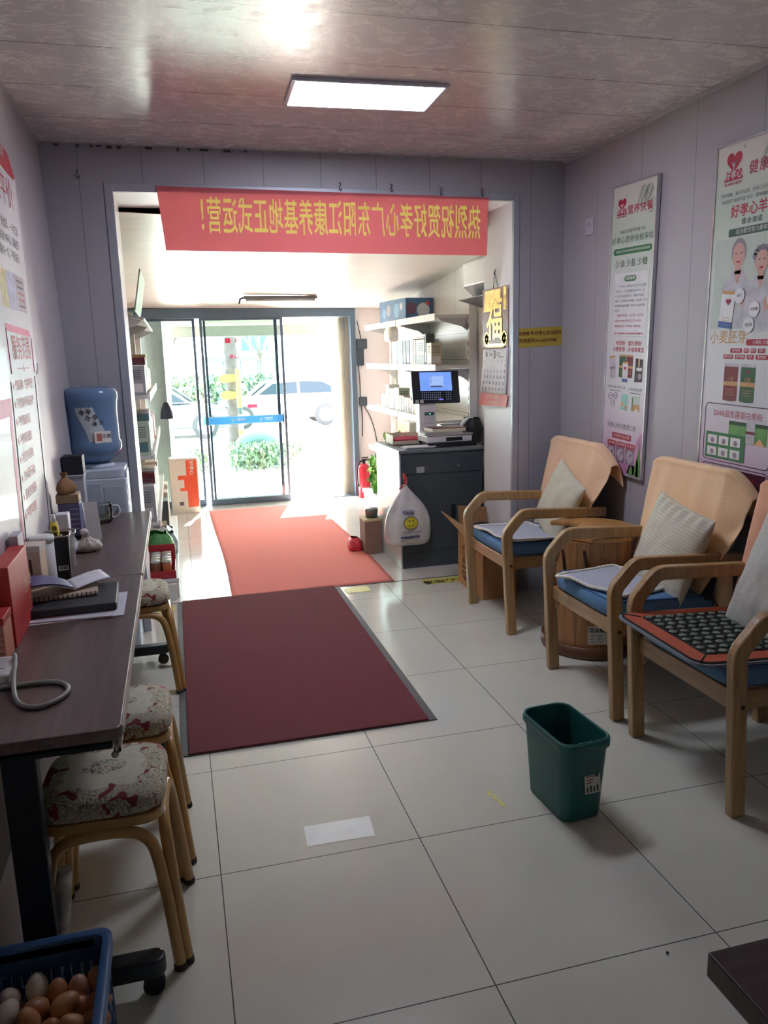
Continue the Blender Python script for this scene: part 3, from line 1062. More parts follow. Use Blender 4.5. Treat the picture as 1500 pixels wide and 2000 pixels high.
# ================================================================== BUCKET, CARTON, BIN
wb = thing('foot_bath_bucket', 'tall wooden foot bath bucket with lid between the first two armchairs', 'wooden bucket', (1.30, 1.305, 0))
m_bk = wood('bucket_wood', (146, 98, 58), (180, 130, 82), 'Z', 5, .45)
t = NT('bucket_staves')
x = t.xyz()
ang = t.math('FRACT', t.math('MULTIPLY', t.math('ARCTAN2', x[1], x[0]), 24 / (2 * PI)))
gr = t.math('LESS_THAN', ang, .05)
nz = t.noise(5, 6, .6, .6, vec=t.mapping((9, 9, .6)))
t.l(t.mix(gr, t.ramp(nz.outputs[0], (.32, lin((150, 102, 60))), (.68, lin((186, 136, 86)))), lin((98, 62, 36))), t.b.inputs['Base Color'])
t.b.inputs['Roughness'].default_value = .4
RBX, RBY = .222, .232
def btop(a):
    """rim height by angle: scooped towards the far front"""
    d = math.cos(a - math.radians(140))
    s_ = min(1, max(0, (d - .35) / .35)); s_ = s_ * s_ * (3 - 2 * s_)
    return .575 - .20 * s_
f = MB()
def stave(inn):
    def g(u, v):
        a = 2 * PI * u
        z = .03 + (btop(a) - .03) * v
        k = (.96 + .06 * z / .58) * (.93 if inn else 1)
        return (RBX * k * math.cos(a), RBY * k * math.sin(a), z)
    return g
f.grid(stave(0), 72, 10, cu=True); f.grid(stave(1), 72, 10, cu=True)
f.grid(lambda u, v: tuple(Vector(stave(0)(u, 1)).lerp(Vector(stave(1)(u, 1)), v)), 72, 1, cu=True)
f.lathe([(.001, .035), (1, .035)], 48, sx=RBX * .93, sy=RBY * .93)
f.build('staves', t.m, wb)
f = MB(); f.lathe([(1.02, 0), (1.05, .015), (1.04, .06), (1.0, .062), (.9, .03)], 56, sx=RBX, sy=RBY)
f.build('base_ring', wood('bucket_dark', (92, 56, 34), (118, 74, 46), 'X', 5), wb)
f = MB()
f.lathe([(.985, .335), (1.008, .34), (1.008, .36), (.99, .365)], 56, sx=RBX, sy=RBY, cap=False)
f.build('hoop', MATS['bucket_dark'], wb)
lid = []
for k in range(41):
    a = math.radians(-118 + k * 236 / 40)
    lid.append((RBX * 1.06 * math.cos(a), RBY * 1.06 * math.sin(a)))
lid = [(x_, y_) for x_, y_ in lid] + [(-.03, .16), (-.005, .10), (-.05, .05), (-.14, -.02), (-.17, -.12)]
f = MB(); f.prism(lid, .577, .60); f.build('lid', wood('lid_wood', (176, 126, 72), (204, 156, 98), 'Y', 5, .35), wb, bevel=.004)
for a0 in (205, 232):
    a = math.radians(a0)
    f = MB()
    f.tube(smoothpath([(RBX * 1.012 * math.cos(a), RBY * 1.012 * math.sin(a), .54), (RBX * 1.04 * math.cos(a + .06), RBY * 1.04 * math.sin(a + .06), .46), (RBX * 1.03 * math.cos(a + .09), RBY * 1.03 * math.sin(a + .09), .38)], 6), .006, 8)
    f.build('rope_handle', P('rope_brown', (62, 34, 26), .8), wb)
lbm = Matrix.Rotation(math.radians(252 + 90), 4, 'Z') @ Matrix(((1, 0, 0, 0), (0, 0, -1, -.2525), (0, 1, 0, .135), (0, 0, 0, 1)))
f = MB()
f.box(-.052, .052, -.045, .045, 0, .001, 0, lbm)
f.text('百会精品', .024, lbm @ T(0, .024, .0015), 1, bold=.02)
for k, s_ in enumerate(('规格：标准', '材质：橡木', '产地：广东')):
    f.text(s_, .012, lbm @ T(-.045, -.002 - k * .016, .0015), 1, align='LEFT')
f.build('label', [P('paper_white', (228, 224, 214), .7), P('ink_black', (30, 30, 30), .6)], wb)

m_card = P('cardboard', (186, 140, 92), .85, var=.06, scale=9)
m_cardi = P('cardboard_inside', (150, 112, 74), .9)
cb = thing('carton', 'open brown cardboard carton beside the armchair nearest the counter', 'cardboard box', (1.0925, 2.345, 0))
f = MB()
X0, X1, Y0, Y1, H = -.025, .190, -.208, .222, .375
th = .005
f.box(X0, X0 + th, Y0, Y1, 0, H); f.box(X1 - th, X1, Y0, YP - 2.345 - .011, 0, H)
f.box(X0 + th, X1 - th, Y0, Y0 + th, 0, H); f.box(X0 + th, X1 - th, Y1 - th, Y1, 0, H); f.box(X0 + th, X1 - th, Y0 + th, Y1 - th, 0, th)
f.build('body', m_card, cb)
f = MB(); f.add([(X0, Y0, H), (X0, Y1, H), (X0 - .115, Y1 - .005, H + .10), (X0 - .105, Y0 + .01, H + .02)], [(0, 1, 2, 3)])
f.build('flap', m_cardi, cb, solid=.005, fix=False)
f = MB(); f.add([(X1 - .01, Y0, H), (X1 - .01, YP - 2.345 - .03, H), (X1 - .005, YP - 2.345 - .03, H + .09), (X1 - .005, Y0, H + .09)], [(0, 1, 2, 3)])
f.build('flap', m_card, cb, solid=.005, fix=False)
f = MB(); f.add([(X0 + .01, Y1, H), (X1 - .01, Y1, H), (X1 - .01, Y1 + .02, H + .10), (X0 + .01, Y1 + .03, H + .12)], [(0, 1, 2, 3)])
f.build('flap', m_cardi, cb, solid=.005, fix=False)
lf = Matrix(((0, 0, -1, X0 - .0012), (-1, 0, 0, 0), (0, 1, 0, 0), (0, 0, 0, 1)))
f = MB()
f.poly([(.19, .36, 0), (.06, .36, 0), (.16, .25, 0)], 1, lf)
ov = [(.06 * math.cos(k * PI / 16), .075 * math.sin(k * PI / 16)) for k in range(17)]
f.poly([(-.09 + a, .20 + b, 0) for a, b in ov], 0, lf)
f.poly([(-.09 + a, .10 - b * .8, 0) for a, b in reversed(ov)], 0, lf)
f.text('居家', .05, lf @ T(-.09, .215, .0008), 2, bold=.02)
f.text('福记', .05, lf @ T(-.09, .165, .0008), 0, bold=.03)
f.text('家用品', .03, lf @ T(-.09, .075, .0008), 2, bold=.02)
f.box(-.15, -.03, .118, .132, 0, .0005, 0, lf)
f.build('print', [P('carton_ink', (112, 74, 48), .8), P('carton_red', (186, 84, 66), .8), m_card], cb)
bk = MB()
bk.grid(lambda u, v: (1.16 + (u - .5) * .16, 2.36 + (v - .5) * .22, .385 + .03 * math.sin(u * PI) * math.sin(v * PI) + .008 * mnoise.noise((u * 5, v * 5, 2))), 14, 16)
tag(bk.build('black_cloth', P('cloth_black', (34, 34, 38), .9), solid=.02, fix=False), 'black cloth bundle stuffed into the top of the open carton', 'cloth')

bn = thing('waste_bin', 'dark green rectangular plastic waste bin standing open on the tiles', 'bin', (.515, .055, 0), (0, 0, math.radians(4)))
m_gr = P('bin_green', (34, 98, 92), .42, var=.04, scale=6)
f = MB()
def binw(inn):
    def g(u, v):
        z = .004 + .272 * v
        k = .84 + .16 * v - (.022 if inn else 0)
        pts = BR
        i = u * len(pts); a = pts[int(i) % len(pts)]
        return (a[0] * k, a[1] * k, z + (.006 if inn and v < .01 else 0))
    return g
BR = rrect(-.085, .085, -.14, .14, .04, 6)
NB = len(BR)
f.grid(binw(0), NB, 10, cu=True); f.grid(binw(1), NB, 10, cu=True)
f.prism([(x_ * .84, y_ * .84) for x_, y_ in BR], .003, .010)
f.build('body', m_gr, bn)
f = MB()
rim = [((1.0, .276), (1.045, .276), (1.055, .272), (1.055, .250), (1.03, .247), (1.03, .262), (.975, .266), (.975, .278), (1.0, .278))]
prof = rim[0]
f.grid(lambda u, v: (BR[int(round(u * NB)) % NB][0] * prof[int(round(v * 8))][0], BR[int(round(u * NB)) % NB][1] * prof[int(round(v * 8))][0], prof[int(round(v * 8))][1]), NB, 8, cu=True)
f.build('rim', m_gr, bn)
lbm = Matrix(((1, 0, 0, .02), (0, .11, -1, -.1318), (0, 1, .11, .135), (0, 0, 0, 1)))
f = MB()
f.box(-.028, .028, -.035, .035, 0, .001, 0, lbm)
f.box(-.028, .012, .035, .055, 0, .001, 1, lbm)
f.text('垃圾桶', .012, lbm @ T(-.008, .045, .0016), 0)
f.lathe([(.007, .0013), (.001, .0013)], 14, mi=1, M=lbm @ T(.016, .022, 0))
for k in range(3):
    f.box(-.022, .008 - .006 * k, .018 - k * .010, .021 - k * .010, .001, .0015, 2, lbm)
for k in range(4):
    f.box(-.022 + k * .012, -.016 + k * .012, -.030, -.014 + .004 * (k % 2), .001, .0015, 1, lbm)
f.build('label', [P('label_pale', (206, 202, 194), .6), P('label_dark', (48, 66, 62), .6), P('label_red', (170, 84, 74), .6)], bn)

# low dark table in the corner
lt = thing('side_table', 'dark brown wooden table corner at the lower right edge', 'table', (.14, -1.14, 0))
m_dk = wood('dark_board', (48, 34, 32), (72, 52, 48), 'X', 5, .35)
MB().box(0, .9, -.75, .0, .455, .50).build('tabletop', m_dk, lt, bevel=.003)
for lx, ly in ((.05, -.05), (.85, -.05), (.05, -.7), (.85, -.7)):
    MB().box(lx - .0, lx + .04, ly - .04, ly, 0, .455).build('leg', m_dk, lt)
lt.rotation_euler = (0, 0, .0)

# ================================================================== STOOLS
t = NT('stool_brocade')
x = t.xyz()
ax, ay = t.math('ABSOLUTE', x[0]), t.math('ABSOLUTE', x[1])
wob = t.noise(22, 2)
d_ = t.math('ADD', t.math('MAXIMUM', ax, ay), t.math('MULTIPLY', t.math('SUBTRACT', wob.outputs[0], .5), .05))
edge = t.math('GREATER_THAN', d_, .092)
nA = t.noise(26, 2, .5, 2.6)
wv = t.n('ShaderNodeTexVoronoi', feature='DISTANCE_TO_EDGE'); wv.inputs['Scale'].default_value = 30
t.l(nA.outputs[1], wv.inputs['Vector'])
nB = t.noise(19, 1, .5, 3.5)
rings = t.math('FRACT', t.math('MULTIPLY', nB.outputs[0], 8))
scroll = t.math('LESS_THAN', rings, .45)
mar = t.math('GREATER_THAN', t.noise(21, 1, .4, 1.0).outputs[0], .60)
bord = t.mix(mar, t.mix(scroll, lin((196, 186, 158)), lin((118, 112, 88))), lin((122, 34, 40)))
r_ = t.math('SQRT', t.math('ADD', t.math('MULTIPLY', x[0], x[0]), t.math('MULTIPLY', x[1], t.math('MULTIPLY', x[1], 2.0))))
fl = t.noise(48, 2, .5, 2.5)
flow = t.math('MULTIPLY', t.math('LESS_THAN', t.math('ADD', r_, t.math('MULTIPLY', fl.outputs[0], .06)), .085), t.math('GREATER_THAN', fl.outputs[0], .5))
cen = t.mix(flow, lin((196, 190, 166)), t.ramp(t.noise(60, 2).outputs[0], (.4, lin((128, 82, 62))), (.6, lin((118, 122, 104)))))
t.l(t.mix(edge, cen, bord), t.b.inputs['Base Color'])
t.b.inputs['Roughness'].default_value = .75
t.bump(rings, .15, .002)
m_broc = t.m
m_tan = P('tan_enamel', (178, 138, 78), .35, var=.08, scale=9, coat=.2)
def make_stool(label, loc, rz):
    root = thing('stool', label, 'stool', loc, (0, 0, rz), 'brocade topped stools along the desk')
    f = MB()
    rings_ = [(0, .405), (.96, .405), (1.0, .418), (1.0, .435), (.965, .452), (.86, .463), (.5, .469), (0, .470)]
    def g(u, v):
        a = 2 * PI * u
        c, s_ = math.cos(a), math.sin(a)
        e = .42
        xx = math.copysign(abs(c) ** e, c); yy = math.copysign(abs(s_) ** e, s_)
        r, z = rings_[int(round(v * 7))]
        return (.150 * xx * r, .150 * yy * r, z)
    f.grid(g, 64, 7, cu=True)
    f.build('seat', m_broc, root, sub=1)
    f = MB(); f.prism(rrect(-.142, .142, -.142, .142, .05, 6), .380, .405); f.build('seat_frame', m_tan, root, bevel=.004)
    for k in range(4):
        M = Matrix.Rotation(k * PI / 2, 4, 'Z')
        path = smoothpath([(-.155, -.172, .004), (-.140, -.158, .16), (-.122, -.146, .29), (-.100, -.140, .345), (-.05, -.136, .366), (.05, -.136, .366), (.100, -.140, .345), (.122, -.146, .29), (.140, -.158, .16), (.155, -.172, .004)], 5)
        f = MB(); f.tube(path, .0145, 12, M=M)
        lg = f.build('leg_tube', m_tan, root)
        for s_ in (-1, 1):
            f = MB(); f.cyl((s_ * .155, -.172, 0), (s_ * .1535, -.1705, .016), .0158, n=12, M=M)
            f.build('foot_cap', P('cap_dark', (52, 46, 40), .7), lg)
    return root
st3 = make_stool('nearest brocade topped stool with tan tube legs, behind the blue egg crate', (-.865, -.155, 0), -.03)
st2 = dup(st3, 'second brocade topped stool, half under the desk behind the nearest one', (-.855, .235, 0), (0, 0, .02))
st1 = dup(st3, 'farthest brocade topped stool, half under the desk by the display rack', (-.865, 1.50, 0), (0, 0, .05))
# stick leaning beside the nearest stool, bark peeling
f = MB()
f.tube(smoothpath([(-.982, -.338, 0), (-.974, -.339, .12), (-.962, -.338, .23), (-.950, -.337, .325)], 5), .017, 12)
tag(f.build('bark_stick', P('birch_bark', (206, 200, 184), .85, var=.5, scale=26)), 'short pale bark covered stick standing by the nearest stool\'s front leg', 'stick')
# ================================================================== DESKS
DX0, DX1, DZ = -1.118, -.78, .74
m_walnut = wood('walnut_top', (80, 64, 60), (106, 88, 82), 'Y', 5, .33, .15)
m_steel = P('black_steel', (38, 44, 48), .4, .3)
def make_desk(label, yc):
    root = thing('folding_desk', label, 'desk', (DX0, yc, 0), group='walnut topped desks along the left wall')
    W = DX1 - DX0
    f = MB(); f.rbox(0, W, -.5995, .5995, DZ - .026, DZ, .02)
    tp = f.build('desktop', m_walnut, root, bevel=.003)
    f = MB(); f.box(W, W + .003, -.58, .58, DZ - .024, DZ - .003)
    f.build('edge_strip', P('edge_pale', (196, 188, 176), .4), tp)
    f = MB(); f.tube([(W - .02, -.56, DZ - .075), (W - .012, -.58, DZ - .055), (W - .012, .58, DZ - .055), (W - .02, .56, DZ - .075)], .008, 8)
    f.build('shelf_rail', P('chrome', (190, 186, 180), .25, .8), root)
    f = MB(); f.box(.03, W - .03, -.5, .5, DZ - .09, DZ - .08)
    f.build('under_shelf', m_steel, root)
    for s in (-1, 1):
        y = s * .46
        f = MB(); f.box(.08, .15, y - .02, y + .02, .09, DZ - .03); f.box(.02, W - .03, y - .018, y + .018, DZ - .05, DZ - .026)
        lg = f.build('leg_post', m_steel, root, bevel=.004)
        f = MB(); f.prism(rrect(.0, W + .035, y - .026, y + .026, .025, 5), .055, .10)
        ft = f.build('foot_bar', m_steel, root, bevel=.006)
        for cx in (.04, W + .005):
            f = MB(); f.cyl((cx, y - .012, .025), (cx, y + .012, .025), .025, n=16); f.box(cx - .012, cx + .012, y - .014, y + .014, .03, .056)
            f.build('caster', P('caster_black', (24, 24, 26), .6), ft)
    f = MB(); f.box(.012, .024, -.5, .5, .30, .62)
    f.build('modesty_panel', wood('walnut_panel', (66, 50, 46), (88, 70, 64), 'Y', 5, .4), root)
    return root
dk1 = make_desk('nearer walnut topped folding desk on casters along the left wall', .07)
dk2 = dup(dk1, 'farther walnut topped folding desk ending by the water dispenser', (DX0, 1.27, 0))

# ------------------------------------------------------------------ left wall posters
tilt = math.atan(.028)
def lposter_mat(z):
    return xl(z)
lpz = 1.44
pr = thing('notice_poster', 'large white notice board with pink service list on the left wall above the desk', 'poster', (xl(.80) + .004, 1.40, .80))
pr.rotation_euler = (Matrix.Rotation(0, 3, 'X') @ Matrix(((0, -.028, 1), (1, 0, 0), (0, 1, .028)))).to_euler()
m_pw = P('poster_white', (212, 208, 208), .45, var=.02, coat=.1)
m_pink = P('poster_pink', (218, 84, 128), .5)
m_redp = P('poster_red', (176, 40, 56), .5)
m_ink = P('poster_ink', (66, 58, 60), .6)
def sheet(f, pts, z0, z1):
    n = len(pts)
    f.add([(x_, y_, z0) for x_, y_ in pts] + [(x_, y_, z1) for x_, y_ in pts],
          [tuple(range(n - 1, -1, -1)), tuple(range(n, 2 * n))] + [(i, (i + 1) % n, n + (i + 1) % n, n + i) for i in range(n)])
f = MB(); sheet(f, [(-2.0, 0), (-.315, 0), (-.166, .63), (-2.0, .63)], 0, .004); f.build('lower_sheet', m_pw, pr)
f = MB(); sheet(f, [(-2.0, .622), (-.160, .622), (-.062, 1.355), (-.15, 1.42), (-2.0, 1.47)], .0045, .0085); f.build('upper_sheet', m_pw, pr)
f = MB()
z1 = .0092
f.poly([(-2.0, 1.468, z1), (-.155, 1.418, z1), (-.066, 1.352, z1), (-.11, 1.335, z1), (-2.0, 1.385, z1)], 0)
f.text('好孝心 康养', .045, T(-.36, 1.395, z1 + .0006), 1)
f.text('品质平价', .115, T(-.17, 1.255, z1), 2, align='RIGHT')
for k, s_ in enumerate(('好孝心生活超市，严选优质，一手货源', '绿色健康产品，以家庭为中心，满足您', '中老年健康生活所需的一切，不断更新')):
    f.text(s_, .038, T(-.175 - .022 * k, 1.135 - k * .05, z1), 3, align='RIGHT')
for k, (xa, xb) in enumerate(((-.66, -.54), (-.535, -.385), (-.38, -.212))):
    f.poly([(xa, .845, z1), (xb, .845, z1), (xb + .008, .972, z1), (xa + .008, .972, z1)], 4 + k)
for k in range(5):
    f.box(-.345, -.235, .862 + k * .022, .867 + k * .022, z1 + .0002, z1 + .0006, 0 if k in (1, 2) else 3)
f.build('upper_print', [m_redp, m_pw, P('headline_rose', (190, 60, 84), .5), m_ink, P('photo_sand', (206, 190, 140), .5, var=.3, scale=30), P('photo_lilac', (176, 172, 196), .5, var=.3, scale=30), P('photo_grey', (168, 150, 160), .5, var=.3, scale=40)], pr)
f = MB()
z2 = .0046
f.poly([(-2.0, .50, z2), (-.785, .50, z2), (-.775, .555, z2), (-2.0, .555, z2)], 0)
f.poly([(-.905, .02, z2), (-.868, .02, z2), (-.728, .555, z2), (-.775, .555, z2)], 0)
for (xa, ya, xb, yb_) in ((-.690, .605, -.845, .02), (-.222, .614, -.365, .03)):
    f.tube([(xa, ya, z2), (xb, yb_, z2)], .0018, 5, 1)
TX = ('代购回购（生鲜宅配）', '平价国内外精品特产', '平价健康商品', '平价家政服务', '共建养老基地', '文体娱乐活动', '居家养老服务', '中老年旅游')
for k, s_ in enumerate(TX):
    y = .589 - k * .0588
    x_ = -.654 - .016 * k
    f.add([(x_ - .012, y, z2), (x_, y + .015, z2), (x_ + .012, y, z2), (x_, y - .015, z2)], [(0, 1, 2, 3)], 2)
    f.text(s_, .037, T(x_ + .028, y, z2 + .0003), 2, align='LEFT', bold=.012)
f.build('lower_print', [m_pink, m_ink, m_redp], pr)
f = MB()
f.tube([(-.668, .775, z1), (-.680, .63, z1)], .002, 5); f.tube([(-.212, .755, z1), (-.240, .63, z1)], .002, 5)
f.poly([(-.670, .792, z1), (-.235, .782, z1), (-.211, .758, z1), (-.668, .768, z1)], 0)
f.text('服务范围', .088, T(-.435, .710, z1), 2, bold=.012)
f.box(-.56, -.33, .645, .648, z1, z1 + .0004, 2); f.box(-.450, -.444, .635, .658, z1, z1 + .0005, 2)
f.build('heading_print', [m_pink, m_ink, m_redp], pr)
f = MB(); f.tube([(-.155, .66, .010), (-.165, .635, .011), (-.20, .625, .010)], .004, 6)
f.build('tape', P('clear_tape', (232, 232, 232), .2), pr)

# ------------------------------------------------------------------ things on the desks
def on(x, y, z=0.0):
    return (x, y, DZ + .0005 + z)
m_red = P('gift_red', (204, 66, 62), .45, var=.05)
rb = thing('gift_box', 'tall red carton with gold print at the left photo edge on the desk', 'box', on(-1.09, .16), (0, 0, 0))
MB().box(-.022, .022, -.13, .13, 0, .215).build('body', m_red, rb, bevel=.002)
f = MB(); M = Matrix(((0, 0, 1, .0226), (1, 0, 0, 0), (0, 1, 0, 0), (0, 0, 0, 1)))
f.text('吉祥', .05, M @ T(.10, .11, 0), 0); f.text('好礼', .03, M @ T(.12, .06, 0), 0)
f.build('gold_print', P('print_gold', (222, 170, 92), .4), rb)
r2 = thing('gift_box', 'white topped box leaning behind the red carton at the left photo edge', 'box', on(-1.10, .335))
MB().box(-.012, .012, -.04, .04, 0, .24).build('body', P('box_lilac', (200, 196, 206), .5), r2)
ob = thing('tea_box', 'small peach box with red lid in front of the red carton at the desk edge', 'box', on(-1.09, -.035))
MB().box(-.025, .02, -.05, .045, 0, .098).build('body', P('peach_box', (214, 142, 116), .6), ob, bevel=.002)
MB().box(-.027, .022, -.052, .047, .098, .118).build('lid', P('lid_red', (196, 60, 54), .5), ob, bevel=.002)
f = MB()
Mx = Matrix(((1, 0, 0, 0), (0, 0, -1, -.0506), (0, 1, 0, 0), (0, 0, 0, 1)))
for k, s_ in enumerate(('净含量：250克', '保质期：18个月', '贮存条件：阴凉', '生产日期见封口')):
    f.text(s_, .006, Mx @ T(-.0025, .075 - k * .016, 0), 0)
f.build('print', m_ink, ob)

cr = thing('tall_carton', 'cream tall carton with brown stripes standing beside the red gift box', 'box', on(-1.09, .50), (0, 0, -.10))
MB().box(-.026, .03, -.036, .036, 0, .150).build('body', P('cream_carton', (222, 196, 164), .6, var=.04), cr, bevel=.002)
MB().box(-.028, .032, -.038, .038, .150, .172).build('lid', P('cream_lid', (216, 206, 188), .6), cr, bevel=.002)
f = MB()
Mx = Matrix(((1, 0, 0, 0), (0, 0, -1, -.0366), (0, 1, 0, 0), (0, 0, 0, 1)))
f.box(-.004, .004, .080, .130, 0, .0004, 0, Mx); f.box(-.014, -.011, .085, .128, 0, .0004, 1, Mx)
for k in range(5):
    f.box(-.022 + k * .009, -.017 + k * .009, .02, .05, 0, .0004, 1, Mx)
f.build('print', [P('print_brown', (112, 62, 50), .6), P('print_grey', (176, 170, 172), .6)], cr)
wt = thing('white_tub', 'round white plastic tub with flat lid behind the cream tall carton', 'tub', on(-1.08, .62))
f = MB(); f.lathe([(.034, 0), (.036, .01), (.036, .155)], 28); f.build('body', P('tub_white', (220, 220, 218), .4), wt)
f = MB(); f.lathe([(.038, .150), (.039, .166), (.036, .17), (.001, .171)], 28); f.build('lid', P('tub_lid', (232, 236, 234), .35), wt)

def basket(label, x, y, h, dark):
    root = thing('wire_pen_pot', label, 'pen pot', on(x, y), (0, 0, .1))
    f = MB(); f.tube([(a, b, h) for a, b in rrect(-.047, .047, -.047, .047, .018, 5)], .003, 8, closed=True)
    f.build('rim', P('rim_wire', (176, 170, 164), .25, .8), root)
    f = MB(); pts = rrect(-.045, .045, -.045, .045, .016, 5); n = len(pts)
    f.grid(lambda u, v: (pts[int(round(u * n)) % n][0] * (.92 + .08 * v), pts[int(round(u * n)) % n][1] * (.92 + .08 * v), .002 + (h - .003) * v), n, 4, cu=True)
    f.prism([(a * .92, b * .92) for a, b in pts], 0, .002)
    f.build('mesh', dark, root)
    return root
p1 = basket('black mesh pen pot with barcode sticker at the desk\'s wall side', -1.055, .72, .15, P('mesh_dark', (54, 52, 50), .35, .3, var=.3, scale=300))
f = MB()
Mx = Matrix(((1, 0, 0, 0), (0, 0, -1, -.0446), (0, 1, 0, 0), (0, 0, 0, 1)))
f.box(-.002, .041, .03, .135, 0, .001, 1, Mx)
f.box(.004, .036, .034, .050, .001, .0015, 0, Mx)
for k in range(8):
    f.box(.006 + k * .0035, .0075 + k * .0035 + .0006 * (k % 3), .038, .048, .0015, .002, 2, Mx)
f.build('barcode_sticker', [P('paper_white', (228, 224, 214), .7), P('sticker_black', (26, 26, 26), .4), P('ink_black', (30, 30, 30), .6)], p1)
p2 = basket('second wire pen pot behind the black mesh one, against the notice board', -1.06, .90, .12, veil('pot_clear', (200, 196, 190), .45))
yb = thing('yellow_tube', 'tall yellow squeeze tube standing in the black mesh pen pot', 'tube', on(-1.045, .735, .004), (.06, -.05, 0))
f = MB(); f.lathe([(.012, 0), (.0135, .01), (.0135, .17), (.011, .19)], 20); f.build('body', P('tube_yellow', (224, 204, 62), .35), yb)
f = MB(); f.lathe([(.008, .19), (.008, .215), (.001, .217)], 16); f.build('cap', P('cap_white', (230, 230, 226), .4), yb)
f = MB()
for k in range(5):
    f.text('蜂蜜柠檬茶'[k], .016, Matrix(((1, 0, 0, .002), (0, 0, -1, -.0139), (0, 1, 0, .17 - k * .022), (0, 0, 0, 1))), 0, bold=.02)
f.build('print', m_ink, yb)
ac_ = thing('clear_cup', 'clear acrylic tube cup standing in the black mesh pen pot', 'cup', on(-1.068, .725, .004))
f = MB(); f.lathe([(.016, .003), (.0165, .165)], 20, cap=False); f.lathe([(.0165, 0), (.0165, .004)], 20)
f.build('body', veil('acrylic', (226, 230, 230), .3), ac_)
gl_ = MB(); gl_.tube(smoothpath([(0, 0, 0), (.01, .0, .05), (.015, .0, .10), (.012, 0, .135)], 4), .004, 8); gl_.lathe([(.001, .128), (.006, .13), (.008, .14), (.005, .15), (.001, .152)], 10, M=T(.012, 0, 0))
tag(gl_.build('glass_dropper', P('metal_bright', (200, 196, 190), .15, .9), loc=on(-1.045, .695, .004)), 'small shiny rod standing at the front of the black mesh pen pot', 'rod')
rp = MB(); rp.lathe([(.001, .0), (.016, .003), (.018, .02), (.012, .03), (.001, .031)], 16, M=T(0, 0, .095)); rp.cyl((0, 0, .004), (0, 0, .1), .004)
tag(rp.build('red_stamp', P('stamp_red', (176, 40, 48), .4), loc=on(-1.06, .90)), 'red handled stamp sticking out of the second wire pen pot', 'stamp')
wbx = MB(); wbx.box(-.022, .022, -.03, .03, 0, .165)
tag(wbx.build('white_box', P('box_plain_white', (224, 222, 224), .5), loc=on(-1.068, 1.04), bevel=.002), 'plain white upright box behind the pen pots by the notice board', 'box')
db = thing('document_box', 'lilac document folder box behind the yellow tube', 'box', on(-1.068, 1.22))
MB().box(-.035, .045, -.035, .05, 0, .175).build('body', P('doc_lilac', (112, 110, 150), .5), db, bevel=.002)
f = MB()
Mx = Matrix(((1, 0, 0, 0), (0, 0, -1, -.0356), (0, 1, 0, 0), (0, 0, 0, 1)))
f.box(-.03, .002, .06, .14, 0, .0005, 0, Mx); f.box(-.03, .04, .02, .045, 0, .0005, 1, Mx)
for k in range(5):
    f.box(-.027, -.002, .07 + k * .014, .074 + k * .014, .0005, .001, 1, Mx)
    f.box(.008, .040, .07 + k * .02, .074 + k * .02, 0, .0005, 0, Mx)
f.build('print', [P('paper_lilac', (188, 188, 206), .6), P('ink_black', (30, 30, 30), .6)], db)
kb = MB(); kb.box(-.04, .045, -.035, .05, 0, .035)
tag(kb.build('kraft_box', P('kraft_tan', (178, 150, 118), .7), loc=on(-1.068, 1.22, .1755), bevel=.002), 'low tan cardboard box lying on top of the lilac document box', 'box')
pbg = MB()
def bag_(u, v):
    a = 2 * PI * u
    prof = [(.0, .0), (.032, .002), (.040, .02), (.030, .045), (.012, .062), (.008, .068), (.014, .082), (.012, .086)]
    r, z = prof[int(round(v * 7))]
    k = 1 + .14 * math.sin(3 * a + v * 4)
    return (r * k * math.cos(a), r * k * math.sin(a), z)
pbg.grid(bag_, 26, 7, cu=True)
tag(pbg.build('paper_bag', P('kraft_bag', (150, 112, 76), .8, var=.15), loc=on(-1.072, 1.215, .211)), 'small brown tied paper bag on top of the tan cardboard box', 'bag')
ps = MB(); ps.box(-.002, .002, -.0, .001, 0, .001)
ps = thing('paper_stand', 'white folded card stand beside the lilac document box', 'card', on(-1.015, 1.30))
f = MB(); f.add([(.0, -.02, 0), (.055, .0, 0), (.045, .01, .155), (-.01, -.01, .16)], [(0, 1, 2, 3)])
f.build('front_leaf', P('card_white', (212, 208, 202), .6), ps, solid=.002, fix=False)
f = MB(); f.tube([(-.0, -.021, .002), (-.01, -.012, .16)], .003, 6); f.build('clear_edge', P('clear_edge', (236, 236, 240), .1), ps)
bb = thing('display_box', 'tall white display box with black top panel at the wall end of the desk', 'box', on(-1.087, 1.62))
MB().box(-.035, .045, -.04, .045, 0, .235).build('body', P('box_silver', (186, 190, 200), .45), bb, bevel=.002)
MB().box(-.037, .047, -.042, .047, .235, .318).build('top_panel', P('panel_black', (36, 38, 46), .5), bb, bevel=.002)
MB().box(-.039, .049, -.044, .049, .229, .235).build('trim', P('trim_white', (214, 216, 220), .4), bb)
mg = thing('glass_mug', 'clear glass mug with tea dregs at the far end of the desk', 'mug', on(-.985, 1.66))
f = MB(); f.lathe([(.001, .004), (.038, .004), (.042, .012), (.043, .085)], 32, cap=False); f.lathe([(.0445, .085), (.044, .01), (.036, 0), (.001, 0)], 32, cap=False)
f.build('body', thin_glass('mug_glass', (242, 245, 241)), mg)
f = MB(); f.tube(smoothpath([(.043, 0, .072), (.068, 0, .07), (.074, 0, .045), (.062, 0, .022), (.043, 0, .018)], 5), .0055, 8); f.build('handle', P('glass_handle', (206, 212, 210), .1), mg)
f = MB(); f.lathe([(.001, .006), (.037, .006), (.037, .012), (.001, .012)], 24); f.build('tea', P('tea_brown', (150, 150, 118), .3, var=.4, scale=60), mg)
f = MB()
f.lathe([(.044, .086), (.0445, .088), (.043, .088)], 32, cap=False); f.build('rim', P('glass_handle', (206, 212, 210), .1), mg)

